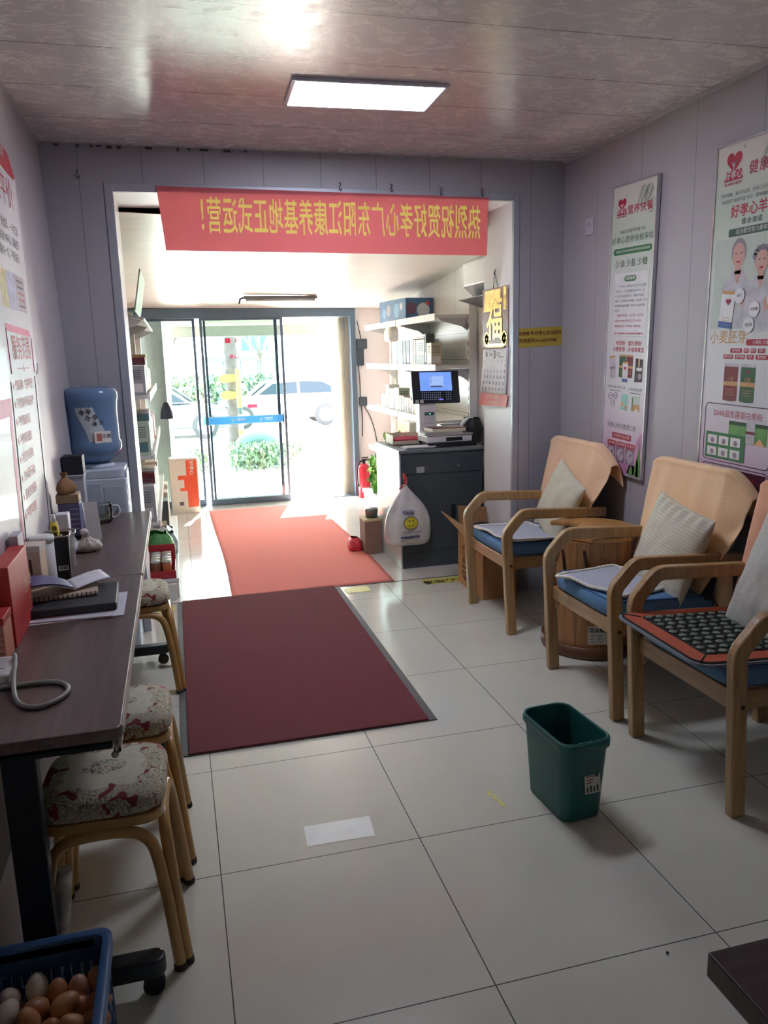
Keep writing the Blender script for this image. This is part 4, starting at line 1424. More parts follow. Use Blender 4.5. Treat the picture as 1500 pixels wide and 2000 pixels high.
gb = thing('grain_bag', 'knotted clear plastic bag of brown grains lying on the desk', 'bag', on(-1.0, 1.10))
f = MB()
def gb_(u, v):
    a = 2 * PI * u
    prof = [(.0, .0), (.052, .002), (.058, .018), (.045, .036), (.02, .048), (.010, .058), (.014, .07), (.006, .076)]
    r, z = prof[int(round(v * 7))]
    k = 1 + .10 * math.sin(9 * a) * (v > .3)
    return (r * k * math.cos(a), r * .85 * k * math.sin(a), z)
f.grid(gb_, 60, 7, cu=True)
f.build('film', P('grain_film', (168, 156, 142), .25, var=.35, scale=120, bump=.5, coat=.5), gb)
f = MB(); f.lathe([(.001, 0), (.012, .004), (.016, .014), (.010, .024), (.001, .026)], 14, M=T(-.006, 0, .062)); f.build('knot', P('film_white', (206, 200, 196), .3), gb)
ts = MB()
ts.grid(lambda u, v: (.030 * (u - .5) * 2 * math.sin(PI * (.2 + .8 * v)), .02 * math.sin(u * 5 + v * 3), .004 + .055 * v + .01 * math.sin(u * 7)), 12, 10)
tag(ts.build('tissue', P('tissue_white', (214, 216, 216), .8), loc=on(-1.055, 1.08), solid=.008, fix=False), 'crumpled white tissue between the pen pot and the grain bag', 'tissue')

# papers, folder, notebook, booklet
pp = thing('paper_sheaf', 'loose white paper sheets sticking out under the black folder', 'paper', on(-.965, .335))
f = MB(); f.add([(-.13, -.135, .0), (.15, -.12, .0), (.148, .12, 0), (-.12, .10, 0)], [(0, 1, 2, 3)]); f.add([(-.14, -.12, .004), (.12, -.13, .004), (.145, .10, .004), (-.12, .08, .004)], [(0, 1, 2, 3)])
f.build('sheets', P('paper_bluewhite', (206, 208, 216), .6), pp, solid=.004, fix=False)
fo = thing('folder', 'black cover folder lying under the spiral notebook', 'folder', on(-.972, .365, .007), (0, 0, .04))
f = MB(); f.box(-.132, .132, -.115, .12, 0, .022); f.build('cover', P('folder_black', (46, 50, 54), .45), fo, bevel=.003)
f = MB(); f.box(.130, .1325, -.105, .12, .003, .019); f.build('page_edge', P('page_grey', (150, 150, 150), .7), fo)
nbk = thing('spiral_notebook', 'brown covered spiral notebook with wire binding on the black folder', 'notebook', on(-1.005, .405, .0305), (0, 0, .10))
f = MB(); f.box(-.105, .105, -.065, .07, 0, .007); f.build('pages', P('notebook_page', (214, 206, 184), .7, var=.04), nbk)
f = MB(); f.box(-.106, .106, -.058, .071, .007, .009); f.build('cover', P('notebook_cover', (176, 158, 140), .6, var=.12, scale=12), nbk)
f = MB()
for k in range(16):
    x_ = -.098 + k * .0131
    f.tube([(x_ + .003 * math.cos(a) * 0, -.062 + .007 * math.cos(a), .005 + .007 * math.sin(a)) for a in [i * PI / 5 for i in range(10)]], .0013, 5, closed=True)
f.build('wire_binding', P('wire_dark', (40, 40, 40), .3, .8), nbk)
bkl = thing('booklet', 'open white booklet with purple cover lying on the spiral notebook', 'booklet', on(-.985, .445, .041), (0, 0, .35))
f = MB()
f.grid(lambda u, v: (.0 + .115 * u, -.07 + .12 * v + .03 * u, .004 + .012 * math.sin(u * PI * .6)), 8, 6)
f.build('right_page', P('booklet_white', (222, 222, 230), .6), bkl, solid=.0015, fix=False)
f = MB()
f.grid(lambda u, v: (-.135 * u, -.07 + .12 * v - .05 * u, .004 + .040 * u + .010 * math.sin(u * PI)), 10, 6)
f.build('left_cover', P('booklet_white', (222, 222, 230), .6), bkl, solid=.002, fix=False)
f = MB()
f.grid(lambda u, v: (-.132 * u, -.07 + .12 * v - .05 * u, .008 + .042 * u + .011 * math.sin(u * PI)), 10, 6)
f.build('left_page', P('booklet_purple', (96, 88, 130), .5), bkl, solid=.0015, fix=False)

# white handset base and its grey cable
hp = thing('white_device', 'white plastic device at the left photo edge with a grey cable', 'device', on(-1.085, -.16))
f = MB(); f.prism(rrect(-.03, .045, -.07, .06, .02, 5), 0, .028); f.build('body', P('device_white', (226, 226, 222), .4), hp, bevel=.008, seg=3)
f = MB(); f.prism(rrect(-.01, .03, -.03, .04, .008, 4), .028, .030); f.build('keypad', P('device_grey', (196, 198, 198), .4), hp, bevel=.002)
cbp = MB()
cbp.tube(smoothpath([(-1.045, -.12, .775), (-1.035, -.17, .775), (-1.025, -.26, .754), (-1.0, -.35, .746), (-.955, -.385, .746), (-.915, -.35, .746), (-.905, -.30, .746), (-.935, -.255, .746), (-1.0, -.245, .746), (-1.06, -.25, .746), (-1.11, -.245, .746)], 8), .0055, 10)
tag(cbp.build('cable', P('cable_grey', (150, 150, 144), .4)), 'thick grey looped cable lying on the near end of the desk', 'cable')

# ------------------------------------------------------------------ water dispenser
wd = thing('water_dispenser', 'white water dispenser in the corner beyond the desks', 'water dispenser', (-1.015, 2.075, 0))
m_wd = P('dispenser_white', (196, 206, 216), .4, var=.03)
f = MB(); f.rbox(-.095, .13, -.14, .15, 0, .90, .012); f.build('body', m_wd, wd, bevel=.006)
f = MB(); f.rbox(-.09, .125, -.135, .14, .90, .945, .03); f.lathe([(.085, .945), (.08, .965), (.001, .966)], 28, M=T(-.01, 0, 0)); f.build('top_cover', m_wd, wd, bevel=.006)
f = MB(); f.box(.02, .115, -.1425, -.14, .62, .86); f.box(.126, .1325, -.11, .03, .78, .93); f.box(.126, .1325, -.11, .03, .5, .76); f.build('panel', P('dispenser_panel', (178, 190, 202), .35), wd, bevel=.003)
f = MB(); f.box(-.08, .01, -.1425, -.14, .1, .88); f.build('cup_door', P('dispenser_panel', (178, 190, 202), .35), wd, bevel=.003)
for sx_ in (.04, .08):
    f = MB(); f.cyl((sx_, -.14, .74), (sx_, -.165, .74), .012); f.cyl((sx_, -.16, .742), (sx_, -.16, .71), .008); f.build('tap', P('tap_grey', (120, 126, 134), .4), wd)
bt = thing('water_bottle', 'large upside down blue water bottle on the white dispenser', 'bottle', (-1.028, 2.075, .967))
t = NT('bottle_blue')
t.b.inputs['Base Color'].default_value = lin((120, 152, 186))
t.b.inputs['Roughness'].default_value = .15
t.b.inputs['Coat Weight'].default_value = .3
tb = t.n('ShaderNodeBsdfTransparent'); tb.inputs[0].default_value = lin((176, 200, 226))
nz = t.noise(3, 3)
mx = t.n('ShaderNodeMixShader'); t.l(t.math('MULTIPLY_ADD', nz.outputs[0], .1, .66), mx.inputs[0]); t.l(tb.outputs[0], mx.inputs[1]); t.l(t.b.outputs[0], mx.inputs[2]); t.l(mx.outputs[0], t.o.inputs[0])
f = MB(); f.lathe([(.03, 0), (.06, .004), (.105, .03), (.124, .06), (.129, .075), (.129, .10), (.122, .115), (.121, .25), (.124, .30), (.129, .315), (.129, .345), (.120, .365), (.09, .372), (.001, .372)], 40, sx=1.0, sy=1.0)
f.build('body', t.m, bt)
f = MB()
def lab(u, v):
    vv = .05 + .9 * v
    a = math.radians(-92 + (u - .5) * 42 + (1 - vv) * 30 - 12)
    wv_ = .012 * math.sin(vv * 6)
    return ((.1225) * math.cos(a + wv_ * 4), (.1225) * math.sin(a + wv_ * 4), .10 + .20 * vv)
f.grid(lab, 14, 14)
f.build('label', P('bottle_label', (196, 202, 206), .5, var=.05), bt, fix=False)
f = MB()
for k, s_ in enumerate(('桶装', '饮用', '净水')):
    for j in range(2):
        a = math.radians(-108 + k * 13 + j * 15)
        Mx = Matrix.Rotation(a + PI / 2, 4, 'Z') @ Matrix(((1, 0, 0, 0), (0, 0, -1, -.1235), (0, 1, 0, .255 - k * .028 + j * .004), (0, 0, 0, 1))) @ Matrix.Rotation(-.6, 4, 'Z')
        f.text(s_[j], .026, Mx, 0, bold=.02)
a = math.radians(-66)
Mx = Matrix.Rotation(a + PI / 2, 4, 'Z') @ Matrix(((1, 0, 0, 0), (0, 0, -1, -.1240), (0, 1, 0, .135), (0, 0, 0, 1)))
f.box(-.04, .04, -.028, .028, -.001, .0006, 1, Mx); f.box(-.03, -.005, -.018, .018, .0006, .001, 2, Mx); f.text('乐泉', .022, Mx @ T(.018, .002, .0012), 0, bold=.02)
f.build('print', [m_ink, P('paper_white', (228, 224, 214), .7), P('print_redsoft', (186, 110, 100), .6)], bt)

# ------------------------------------------------------------------ egg crate
ec = thing('egg_crate', 'blue plastic crate full of eggs on the floor at the lower left corner', 'crate', (-.968, -.715, 0), (0, 0, .0))
m_cb = P('crate_blue', (46, 74, 112), .4, var=.06)
f = MB()
CW, CD, CH = .121, .185, .295
def wall(f, x0, x1, y0, y1, along):
    # solid bands top and bottom, lattice between
    f.box(x0, x1, y0, y1, .235, CH - .01)
    f.box(x0, x1, y0, y1, .0, .04)
    L = (x1 - x0) if along == 'x' else (y1 - y0)
    n = 12
    for k in range(n + 1):
        c = (k / n) * (L - .012)
        if along == 'x':
            f.box(x0 + c, x0 + c + .012, y0, y1, .04, .235)
        else:
            f.box(x0, x1, y0 + c, y0 + c + .012, .04, .235)
    for z in (.09, .14, .19):
        f.box(x0, x1, y0, y1, z, z + .012)
wall(f, -CW, CW, CD - .008, CD, 'x'); wall(f, -CW, CW, -CD, -CD + .008, 'x')
wall(f, CW - .008, CW, -CD, CD, 'y'); wall(f, -CW, -CW + .008, -CD, CD, 'y')
f.box(-CW, CW, -CD, CD, 0, .008)
f.build('body', m_cb, ec)
f = MB()
o_ = rrect(-CW - .012, CW + .012, -CD - .012, CD + .012, .03, 5); i_ = rrect(-CW + .008, CW - .008, -CD + .008, CD - .008, .02, 5); n = len(o_)
f.grid(lambda u, v: ((o_[int(round(u * n)) % n] if int(round(v * 4)) in (0, 3, 4) else i_[int(round(u * n)) % n]) + ((CH - .03, CH - .012, CH - .012, CH, CH - .03)[int(round(v * 4))] if 0 else ((CH - .03) if int(round(v * 4)) in (0, 4) else (CH if int(round(v * 4)) in (2, 3) else CH - .03)),)), n, 4, cu=True)
f.build('rim', P('crate_rim', (58, 92, 134), .35), ec, bevel=.003)
def egg_mesh():
    f = MB(); prof = []
    for k in range(15):
        a = -PI / 2 + PI * k / 14
        z = .029 * math.sin(a)
        prof.append((max(.0004, .0218 * math.cos(a) * (1 - .13 * math.sin(a))), z))
    f.lathe(prof, 22)
    return f
def egg_mat(nm, rgb):
    return P(nm, rgb, .45, var=.07, scale=30)
e_w, e_b, e_t, e_p = egg_mat('egg_white', (214, 202, 176)), egg_mat('egg_brown', (168, 108, 70)), egg_mat('egg_tan', (184, 130, 82)), egg_mat('egg_pink', (190, 146, 118))
EG = [  # x, y, z, tilt, material, description
    (-1.034, -.585, .222, .6, e_w, 'white egg at the crate\'s far left, back row'),
    (-.984, -.572, .226, .25, e_w, 'white egg standing upright at the back middle of the crate'),
    (-.943, -.590, .218, -.3, e_b, 'reddish brown egg at the back of the crate, right of the upright white one'),
    (-.903, -.592, .220, .1, e_p, 'pinkish egg standing upright at the crate\'s back'),
    (-.868, -.575, .220, .3, e_t, 'tan egg in the crate\'s back right corner'),
    (-1.030, -.630, .228, 1.2, e_w, 'white egg lying at the left, in front of the far left white egg'),
    (-.978, -.620, .216, .9, e_b, 'brown egg lying below the upright white egg'),
    (-.922, -.640, .230, 1.2, e_t, 'honey tan egg lying across in the middle of the crate'),
    (-.893, -.628, .202, .2, e_t, 'pale tan egg half hidden between the middle and right eggs'),
    (-.864, -.634, .216, .7, e_b, 'dark brown egg against the crate\'s right wall'),
    (-.986, -.662, .230, .2, e_t, 'tan egg at the lower photo edge, second from left'),
    (-.948, -.684, .216, .6, e_b, 'brown egg low at the photo\'s lower edge'),
    (-.903, -.690, .222, .8, e_t, 'tan egg at the photo\'s lower edge right of centre'),
    (-.862, -.686, .220, 1.2, e_b, 'brown egg at the lower edge beside the crate\'s right wall'),
    (-1.016, -.588, .186, .9, e_b, 'brown egg peeping out between the two left white eggs'),
]
for i, (x_, y_, z_, tl_, mt_, lb) in enumerate(EG):
    o = egg_mesh().build('egg', mt_)
    o.location = (x_, y_, z_)
    o.rotation_euler = (tl_ * math.cos(i * 2.3), tl_ * math.sin(i * 2.3), i * .7)
    tag(o, lb, 'egg', 'eggs in the blue crate')
for j in range(7):
    for i in range(5):
        o = egg_mesh().build('egg', (e_b, e_t, e_b, e_p)[(i * 3 + j) % 4])
        o.location = (-1.056 + i * .046, -.855 + j * .047, .160 + .010 * ((i + j) % 2))
        o.rotation_euler = (.4, .3 * i, j * 1.1)
        tag(o, 'egg in the layer under the top eggs of the blue crate', 'egg', 'eggs in the lower layer of the blue crate')
# ================================================================== RIGHT WALL POSTERS
m_green = P('print_green', (60, 122, 74), .5)
m_dgreen = P('print_darkgreen', (52, 84, 66), .5)
m_gold = P('print_tan', (196, 150, 96), .5)
m_logo = P('logo_red', (176, 34, 62), .5)
m_greyi = P('print_greyink', (92, 96, 98), .6)
m_wht = P('print_white', (222, 220, 218), .5)
PM = [m_logo, m_green, m_dgreen, m_greyi, m_wht, m_gold, P('can_green', (44, 84, 52), .5, var=.2), P('can_red', (120, 34, 46), .5, var=.2), P('can_silver', (190, 186, 190), .5, var=.2), P('bag_black', (52, 36, 40), .5, var=.3),
      P('print_blue', (74, 100, 152), .5), P('bag_mint', (150, 204, 190), .5, var=.2), P('print_peach', (226, 170, 120), .5, var=.2), P('leaf_print', (104, 156, 84), .5, var=.25, scale=20), P('flower_pink', (206, 150, 186), .5, var=.3, scale=14), P('photo_mauve', (150, 128, 144), .5, var=.4, scale=50), P('skin_print', (206, 160, 146), .6), P('maroon_print', (82, 34, 50), .5), P('hair_grey', (136, 130, 136), .6), P('sage_print', (188, 198, 186), .5, var=.04)]
LOGO, GRN, DGR, GRY, WHT, GLD, CGR, CRD, CSV, BLK, BLU, MNT, PCH, LEF, FLW, PHO, SKN, MRN, HAR, SGE = range(20)
def disc(f, x, y, r, z, mi, ry=None, n=20):
    ry = ry or r
    f.poly([(x + r * math.cos(2 * PI * k / n), y + ry * math.sin(2 * PI * k / n), z) for k in range(n)], mi)
def quad(f, x0, x1, y0, y1, z, mi):
    f.poly([(x0, y0, z), (x1, y0, z), (x1, y1, z), (x0, y1, z)], mi)
def pill(f, x0, x1, y0, y1, z, mi, r=None):
    f.poly([(a, b, z) for a, b in rrect(x0, x1, y0, y1, r or (y1 - y0) * .48, 4)], mi)
def outline(f, x0, x1, y0, y1, z, mi, r=.02, w_=.0016):
    f.tube([(a, b, z) for a, b in rrect(x0, x1, y0, y1, r, 4)], w_, 5, mi, closed=True)
def heart(f, x, y, s, z, mi):
    pts = []
    for k in range(36):
        a = 2 * PI * k / 36
        pts.append((x + s * (16 * math.sin(a) ** 3) / 17, y + s * (13 * math.cos(a) - 5 * math.cos(2 * a) - 2 * math.cos(3 * a) - math.cos(4 * a)) / 17, z))
    f.poly(pts, mi)
def logo(f, x, y, s, z):
    heart(f, x, y, s, z, LOGO)
    f.tube([(x - .01 * s, y - .9 * s, z + .0003), (x + .02 * s, y - .1 * s, z + .0003)], s * .05, 5, WHT)
    f.tube([(x - .3 * s, y - .05 * s, z + .0003), (x, y - .45 * s, z + .0003), (x + .3 * s, y - .0 * s, z + .0003)], s * .05, 5, WHT)
    f.poly([(x - 1.15 * s, y - 1.5 * s, z + .0004), (x + 1.15 * s, y - 1.5 * s, z + .0004), (x + .95 * s, y - .7 * s, z + .0004), (x - .95 * s, y - .7 * s, z + .0004)], LOGO)
    f.text('好孝心', s * .72, T(x, y - 1.08 * s, z + .0008), WHT, bold=.01)
    f.text('善心善举 至善好孝', s * .26, T(x, y - 1.75 * s, z + .0004), LOGO, bold=.012)
    f.text('®', s * .35, T(x + 1.15 * s, y + .9 * s, z + .0004), GRY)
def fern(f, x, y, L, ang, z, n=9):
    dx, dy = math.cos(ang), math.sin(ang)
    for k in range(n):
        t_ = .15 + .85 * k / n
        px, py = x + dx * L * t_, y + dy * L * t_
        l2 = L * .42 * (1 - .6 * k / n)
        for s_ in (-1, 1):
            a = ang + s_ * .75
            ex, ey = px + l2 * math.cos(a), py + l2 * math.sin(a)
            nx, ny = -math.sin(a) * L * .018, math.cos(a) * L * .018
            mx_, my_ = (px + ex) / 2, (py + ey) / 2
            f.poly([(px, py, z), (mx_ + nx, my_ + ny, z), (ex, ey, z), (mx_ - nx, my_ - ny, z)], GRN if k % 2 else DGR)
def can(f, x, y, w_, h_, z, mi, lid=GLD, band=None, rot=0.0):
    M = T(x, y, z) @ Matrix.Rotation(rot, 4, 'Z')
    f.poly([(-w_ / 2, .0, 0), (w_ / 2, 0, 0), (w_ / 2, h_, 0), (-w_ / 2, h_, 0)], mi, M)
    f.poly([(w_ / 2 * math.cos(PI + PI * k / 8), h_ * .04 * math.sin(PI + PI * k / 8), 0) for k in range(9)], mi, M)
    f.poly([(-w_ / 2, h_ * .93, .0003), (w_ / 2, h_ * .93, .0003), (w_ * .47, h_ * 1.02, .0003), (-w_ * .47, h_ * 1.02, .0003)], lid, M)
    if band is not None:
        f.poly([(-w_ / 2, h_ * .40, .0003), (w_ / 2, h_ * .40, .0003), (w_ / 2, h_ * .52, .0003), (-w_ / 2, h_ * .52, .0003)], band, M)
    for k in range(3):
        f.poly([(-w_ * .3, h_ * (.14 + .07 * k), .0004), (w_ * .3, h_ * (.14 + .07 * k), .0004), (w_ * .3, h_ * (.155 + .07 * k), .0004), (-w_ * .3, h_ * (.155 + .07 * k), .0004)], GLD, M)
    return M

def board(label, yc, zc_, w_, h_, roll):
    root = thing('poster', label, 'poster', (XR - .014, yc, zc_), (Matrix(((0, 0, -1), (-1, 0, 0), (0, 1, 0))) @ Matrix.Rotation(roll, 3, 'Z')).to_euler())
    t = MATS.get('poster_tint')
    if t is None:
        n = NT('poster_tint')
        y = n.xyz()[1]
        nz_ = n.noise(3, 2)
        v = n.math('ADD', y, n.math('MULTIPLY', nz_.outputs[0], .15))
        n.l(n.ramp(n.math('MULTIPLY_ADD', v, .65, .45), (.12, lin((206, 182, 200))), (.32, lin((214, 212, 214))), (.62, lin((212, 214, 208))), (.80, lin((188, 202, 186))), (.95, lin((214, 208, 198)))), n.b.inputs['Base Color'])
        n.b.inputs['Roughness'].default_value = .35
        MATS['poster_tint'] = n.m
    MB().box(-w_ / 2, w_ / 2, -h_ / 2, h_ / 2, -.008, .004).build('panel', MATS['poster_tint'], root)
    f = MB()
    for a in ((-w_ / 2 - .004, -w_ / 2 + .004, -h_ / 2 - .004, h_ / 2 + .004), (w_ / 2 - .004, w_ / 2 + .004, -h_ / 2 - .004, h_ / 2 + .004), (-w_ / 2, w_ / 2, h_ / 2 - .004, h_ / 2 + .004), (-w_ / 2, w_ / 2, -h_ / 2 - .004, -h_ / 2 + .004)):
        f.box(*a, -.010, .008)
    f.build('frame', P('frame_silver', (206, 206, 208), .25, .6), root)
    return root
Z = .0045
W1, H1 = .385, 1.425
b1 = board('narrow poster beside the left chair reading about a nutrition meal, with green banner and cans', 1.512, 1.530, W1, H1, -.035)
f = MB()
logo(f, -.105, .50, .040, Z)
fern(f, .11, .588, .13, math.radians(240), Z); fern(f, .155, .590, .13, math.radians(245), Z); fern(f, .178, .51, .10, math.radians(250), Z, 5)
f.text('营养快餐', .052, T(.055, .455, Z), LOGO, bold=.012, spacing=1.1)
f.text('响应全民营养改善行动', .022, T(0, .345, Z), GRY, bold=.01)
f.text('好孝心营养快餐来啦', .041, T(0, .30, Z), DGR)
pill(f, -.165, .175, .222, .258, Z, GRN)
f.text('优质蛋白 多种维生素 植物纤维 膳食均衡 低脂低糖', .0135, T(.005, .240, Z + .0005), WHT, bold=.01)
f.text('少油 少盐 少糖', .044, T(.0, .170, Z), DGR, bold=.01)
quad(f, -.145, .165, -.235, .125, Z, SGE); quad(f, -.142, .162, -.232, .122, Z + .0003, WHT)
pill(f, -.05, .055, .072, .104, Z + .0006, GRN)
f.text('活动说明', .021, T(.002, .088, Z + .001), WHT, bold=.02)
for k, s_ in enumerate(('　　为了响应《国民营养计划》和《健康', '中国行动》之全民健康行动”的号召，好', '孝心在产品研发创新上，做精营养搭配', '调整，众人期待的优质蛋白、维生素、矿物', '质等营养全面的快餐，精心打造营养快餐', '的产品。')):
    f.text(s_, .0152, T(-.13, .045 - k * .027, Z + .0006), GRY, align='LEFT')
for k, s_ in enumerate(('　　根据不同人群，生活习惯，真正“因', '人而宜”的快餐营养搭配不同口味需求，', '早餐晚餐饮食，节约时间，健康方便。')):
    f.text(s_, .0152, T(-.13, -.118 - k * .030, Z + .0006), LOGO, align='LEFT')
f.text('好孝心营养快餐致力于“全民营养改善行动健康中国”', .0118, T(.01, -.219, Z + .0006), LOGO, bold=.02)
f.text('羊奶粉 · 蛋白质粉', .030, T(.015, -.275, Z), LOGO, bold=.015)
f.text('小麦胚芽 · 多维果真宝', .029, T(.015, -.310, Z), LOGO, bold=.015)
f.build('heading_print', PM, b1, fix=False)
f = MB()
can(f, -.03, -.465, .060, .125, Z, CGR, GLD, GLD); can(f, .035, -.465, .062, .125, Z, CRD, GLD, GLD)
can(f, -.115, -.475, .055, .125, Z, CSV, GLD, PHO, .10)
M_ = can(f, .0, -.495, .050, .115, Z + .0006, WHT, GLD, None); quad(f, -.025, .025, -.495, -.475, Z + .0012, BLU); heart(f, 0, -.415, .012, Z + .0014, LOGO)
f.poly([(.085, -.49, Z), (.155, -.485, Z), (.155, -.36, Z), (.09, -.355, Z)], BLK); quad(f, .115, .128, -.40, -.357, Z + .0005, PCH); pill(f, .10, .15, -.425, -.405, Z + .0005, WHT); disc(f, .132, -.455, .018, Z + .0005, PHO)
f.text('营养米乳好孝心饼', .021, T(-.075, -.530, Z), GRY); f.text('人参鹿精米糊', .021, T(.095, -.533, Z), GRY)
for x_ in (-.12, -.085, -.05):
    quad(f, x_ - .018, x_ + .014, -.552, -.548, Z, GRY)
quad(f, .05, .15, -.555, -.551, Z, GRY)
f.build('can_picture', PM, b1, fix=False)
f = MB()
for x_, y_ in ((-.13, -.585), (-.08, -.580), (-.105, -.625)):
    f.tube([(x_ + .020 * math.cos(k * PI / 3 + PI / 6), y_ + .020 * math.sin(k * PI / 3 + PI / 6), Z) for k in range(6)], .0013, 5, GRY, closed=True)
    f.text('营养', .011, T(x_, y_, Z), GRY)
f.poly([(-.035, -.655, Z), (.035, -.66, Z), (.04, -.565, Z), (-.02, -.565, Z)], MNT); disc(f, -.012, -.625, .014, Z + .0004, PCH); disc(f, .022, -.64, .010, Z + .0004, GLD)
quad(f, .075, .085, -.655, -.575, Z, GRN); quad(f, .085, .145, -.655, -.565, Z, SGE); quad(f, .085, .145, -.655, -.615, Z + .0004, GLD); disc(f, .12, -.648, .015, Z + .0008, WHT, .008)
f.build('bag_picture', PM, b1, fix=False)
for ch in b1.children:
    if ch.name.split('.')[0] in ('heading_print', 'can_picture', 'bag_picture'):
        ch.location = (0, .19, 0); ch.scale = (1, .871, 1)
f = MB()
f.text('好孝心牡丹黄芪仁粉', .030, T(-.01, -.470, Z), DGR)
quad(f, -.095, .085, -.535, -.505, Z, LOGO); f.text('三大特点 真心为您', .019, T(-.005, -.520, Z + .0005), WHT)
f.build('slogan_print', PM, b1, fix=False)
f = MB()
f.poly([(.06, -.70, Z - .0002), (.185, -.70, Z - .0002), (.185, -.47, Z - .0002), (.14, -.52, Z - .0002)], FLW)
quad(f, -.185, .185, -.705, -.655, Z - .0002, FLW)
for k, s_ in enumerate(('滋补养颜', '营养均衡', '老少皆宜')):
    x0 = -.135 + k * .088
    quad(f, x0, x0 + .080, -.575, -.548, Z, LOGO); f.text(s_, .016, T(x0 + .04, -.562, Z + .0005), WHT)
    quad(f, x0, x0 + .080, -.655, -.575, Z + .0003, PHO)
    disc(f, x0 + .04, -.615, .032, Z + .0006, CSV); disc(f, x0 + .05, -.605, .010, Z + .0009, PHO); disc(f, x0 + .03, -.628, .008, Z + .0009, FLW)
for x0, h_ in ((.165, .16), (.10, .05), (-.02, .04), (.15, .10)):
    f.poly([(x0 - .022, -.705, Z + .001), (x0 + .018, -.705, Z + .001), (x0 + .012, -.705 + h_ * .7, Z + .001), (x0, -.705 + h_, Z + .001), (x0 - .018, -.705 + h_ * .6, Z + .001)], LEF)
f.build('flower_picture', PM, b1, fix=False)

b2 = board('wide poster at the right photo edge with an elderly couple and a can', .665, 1.520, .46, 1.44, -.02)
f = MB()
logo(f, -.125, .520, .048, Z)
fern(f, .11, .575, .12, math.radians(232), Z); fern(f, .17, .578, .12, math.radians(235), Z)
f.text('健康真选', .052, T(.075, .475, Z), LOGO, bold=.012, spacing=1.2)
f.text('呵护健康，源于好品质，好孝心为您倾力打造', .0165, T(-.19, .395, Z), GRY, align='LEFT')
f.text('响应国家“健康中国”号召，营养健康知识', .0165, T(-.185, .370, Z), GRY, align='LEFT')
f.text('好孝心羊奶粉', .052, T(.03, .325, Z), LOGO, bold=.02)
f.text('组·合·加·成', .024, T(.0, .283, Z), DGR, bold=.02)
pill(f, -.13, .215, .232, .262, Z, DGR, .008); f.text('组合配方助力身体健康美满', .022, T(.045, .247, Z + .0005), WHT)
f.text('小麦胚芽', .056, T(-.09, -.165, Z), GLD, bold=.01); pill(f, .02, .215, -.195, -.17, Z, LOGO, .009); f.text('小颗粒 大营养', .017, T(.11, -.183, Z + .0005), WHT)
for row, xs_ in ((-.215, ((-.07, 0), (.01, .04), (.05, .08), (.09, .13))), (-.24, ((-.11, -.05), (-.04, .02), (.03, .07), (.08, .15)))):
    for a, b in xs_:
        pill(f, a, b, row - .009, row + .009, Z, LOGO, .004)
        f.text('营养健康'[:max(1, int((b - a) / .015))], .012, T((a + b) / 2, row, Z + .0005), WHT)
f.text('DHA益生菌蛋白质粉', .032, T(.0, -.475, Z), LOGO)
outline(f, -.20, .20, -.675, -.435, Z, MRN)
f.build('heading_print', PM, b2, fix=False)
f = MB()   # the printed elderly couple, can and bubbles
quad(f, -.205, .225, -.13, .225, Z - .0003, SGE)
def person(x, y, s, z, hair):
    f.poly([(x - .085 * s, y - .23 * s, z), (x + .085 * s, y - .23 * s, z), (x + .095 * s, y - .06 * s, z), (x + .035 * s, y + .01 * s, z), (x - .035 * s, y + .01 * s, z), (x - .095 * s, y - .06 * s, z)], CSV)
    f.poly([(x - .025 * s, y + .01 * s, z + .0003), (x + .025 * s, y + .01 * s, z + .0003), (x, y - .05 * s, z + .0003)], SKN)
    quad(f, x - .018 * s, x + .018 * s, y - .005 * s, y + .04 * s, z + .0003, SKN)
    disc(f, x, y + .085 * s, .047 * s, z + .0003, HAR, .058 * s)
    disc(f, x, y + .072 * s, .040 * s, z + .0006, SKN, .052 * s)
    if hair:
        for k in range(7):
            disc(f, x + .046 * s * math.cos(k * PI / 6), y + .095 * s + .036 * s * math.sin(k * PI / 6), .014 * s, z + .0009, HAR)
    for e in (-1, 1):
        quad(f, x + e * .016 * s - .006 * s, x + e * .016 * s + .006 * s, y + .078 * s, y + .083 * s, z + .0009, GRY)
    quad(f, x - .012 * s, x + .012 * s, y + .042 * s, y + .049 * s, z + .0009, LOGO)
    disc(f, x + .05 * s, y - .11 * s, .022 * s, z + .0009, SKN, .03 * s)
person(-.06, .09, .93, Z, False); person(.075, .06, .88, Z + .001, True)
M_ = can(f, -.115, -.125, .082, .145, Z + .002, WHT, GLD, None, -.10); f.poly([(-.041, 0, .0006), (.041, 0, .0006), (.041, .026, .0006), (-.041, .026, .0006)], BLU, M_)
heart(f, -.100, -.02, .015, Z + .004, LOGO)
for x_, y_, s_ in ((-.035, .0, '高钙'), (.055, -.055, '益生菌'), (.03, -.115, '低蔗糖'), (.15, -.02, '富硒')):
    disc(f, x_, y_, .030, Z + .004, WHT); f.text(s_, .014, T(x_, y_, Z + .0045), GRY)
f.build('couple_picture', PM, b2, fix=False)
f = MB()
can(f, -.055, -.415, .085, .145, Z, CRD, CSV, GLD, .0); can(f, .045, -.415, .085, .145, Z, CGR, CSV, GLD, .0)
for x_ in (-.055, .045):
    heart(f, x_, -.30, .008, Z + .001, LOGO); f.text('小麦', .020, T(x_, -.33, Z + .001), GLD)
quad(f, -.045, .18, -.585, -.50, Z, LEF); quad(f, -.045, .18, -.515, -.50, Z + .0003, CGR); can(f, .085, -.58, .05, .09, Z + .0006, CSV, CSV, CRD); f.poly([(.11, -.585, Z + .001), (.17, -.585, Z + .001), (.14, -.555, Z + .001)], PCH)
quad(f, -.185, .06, -.665, -.555, Z + .0012, GRN)
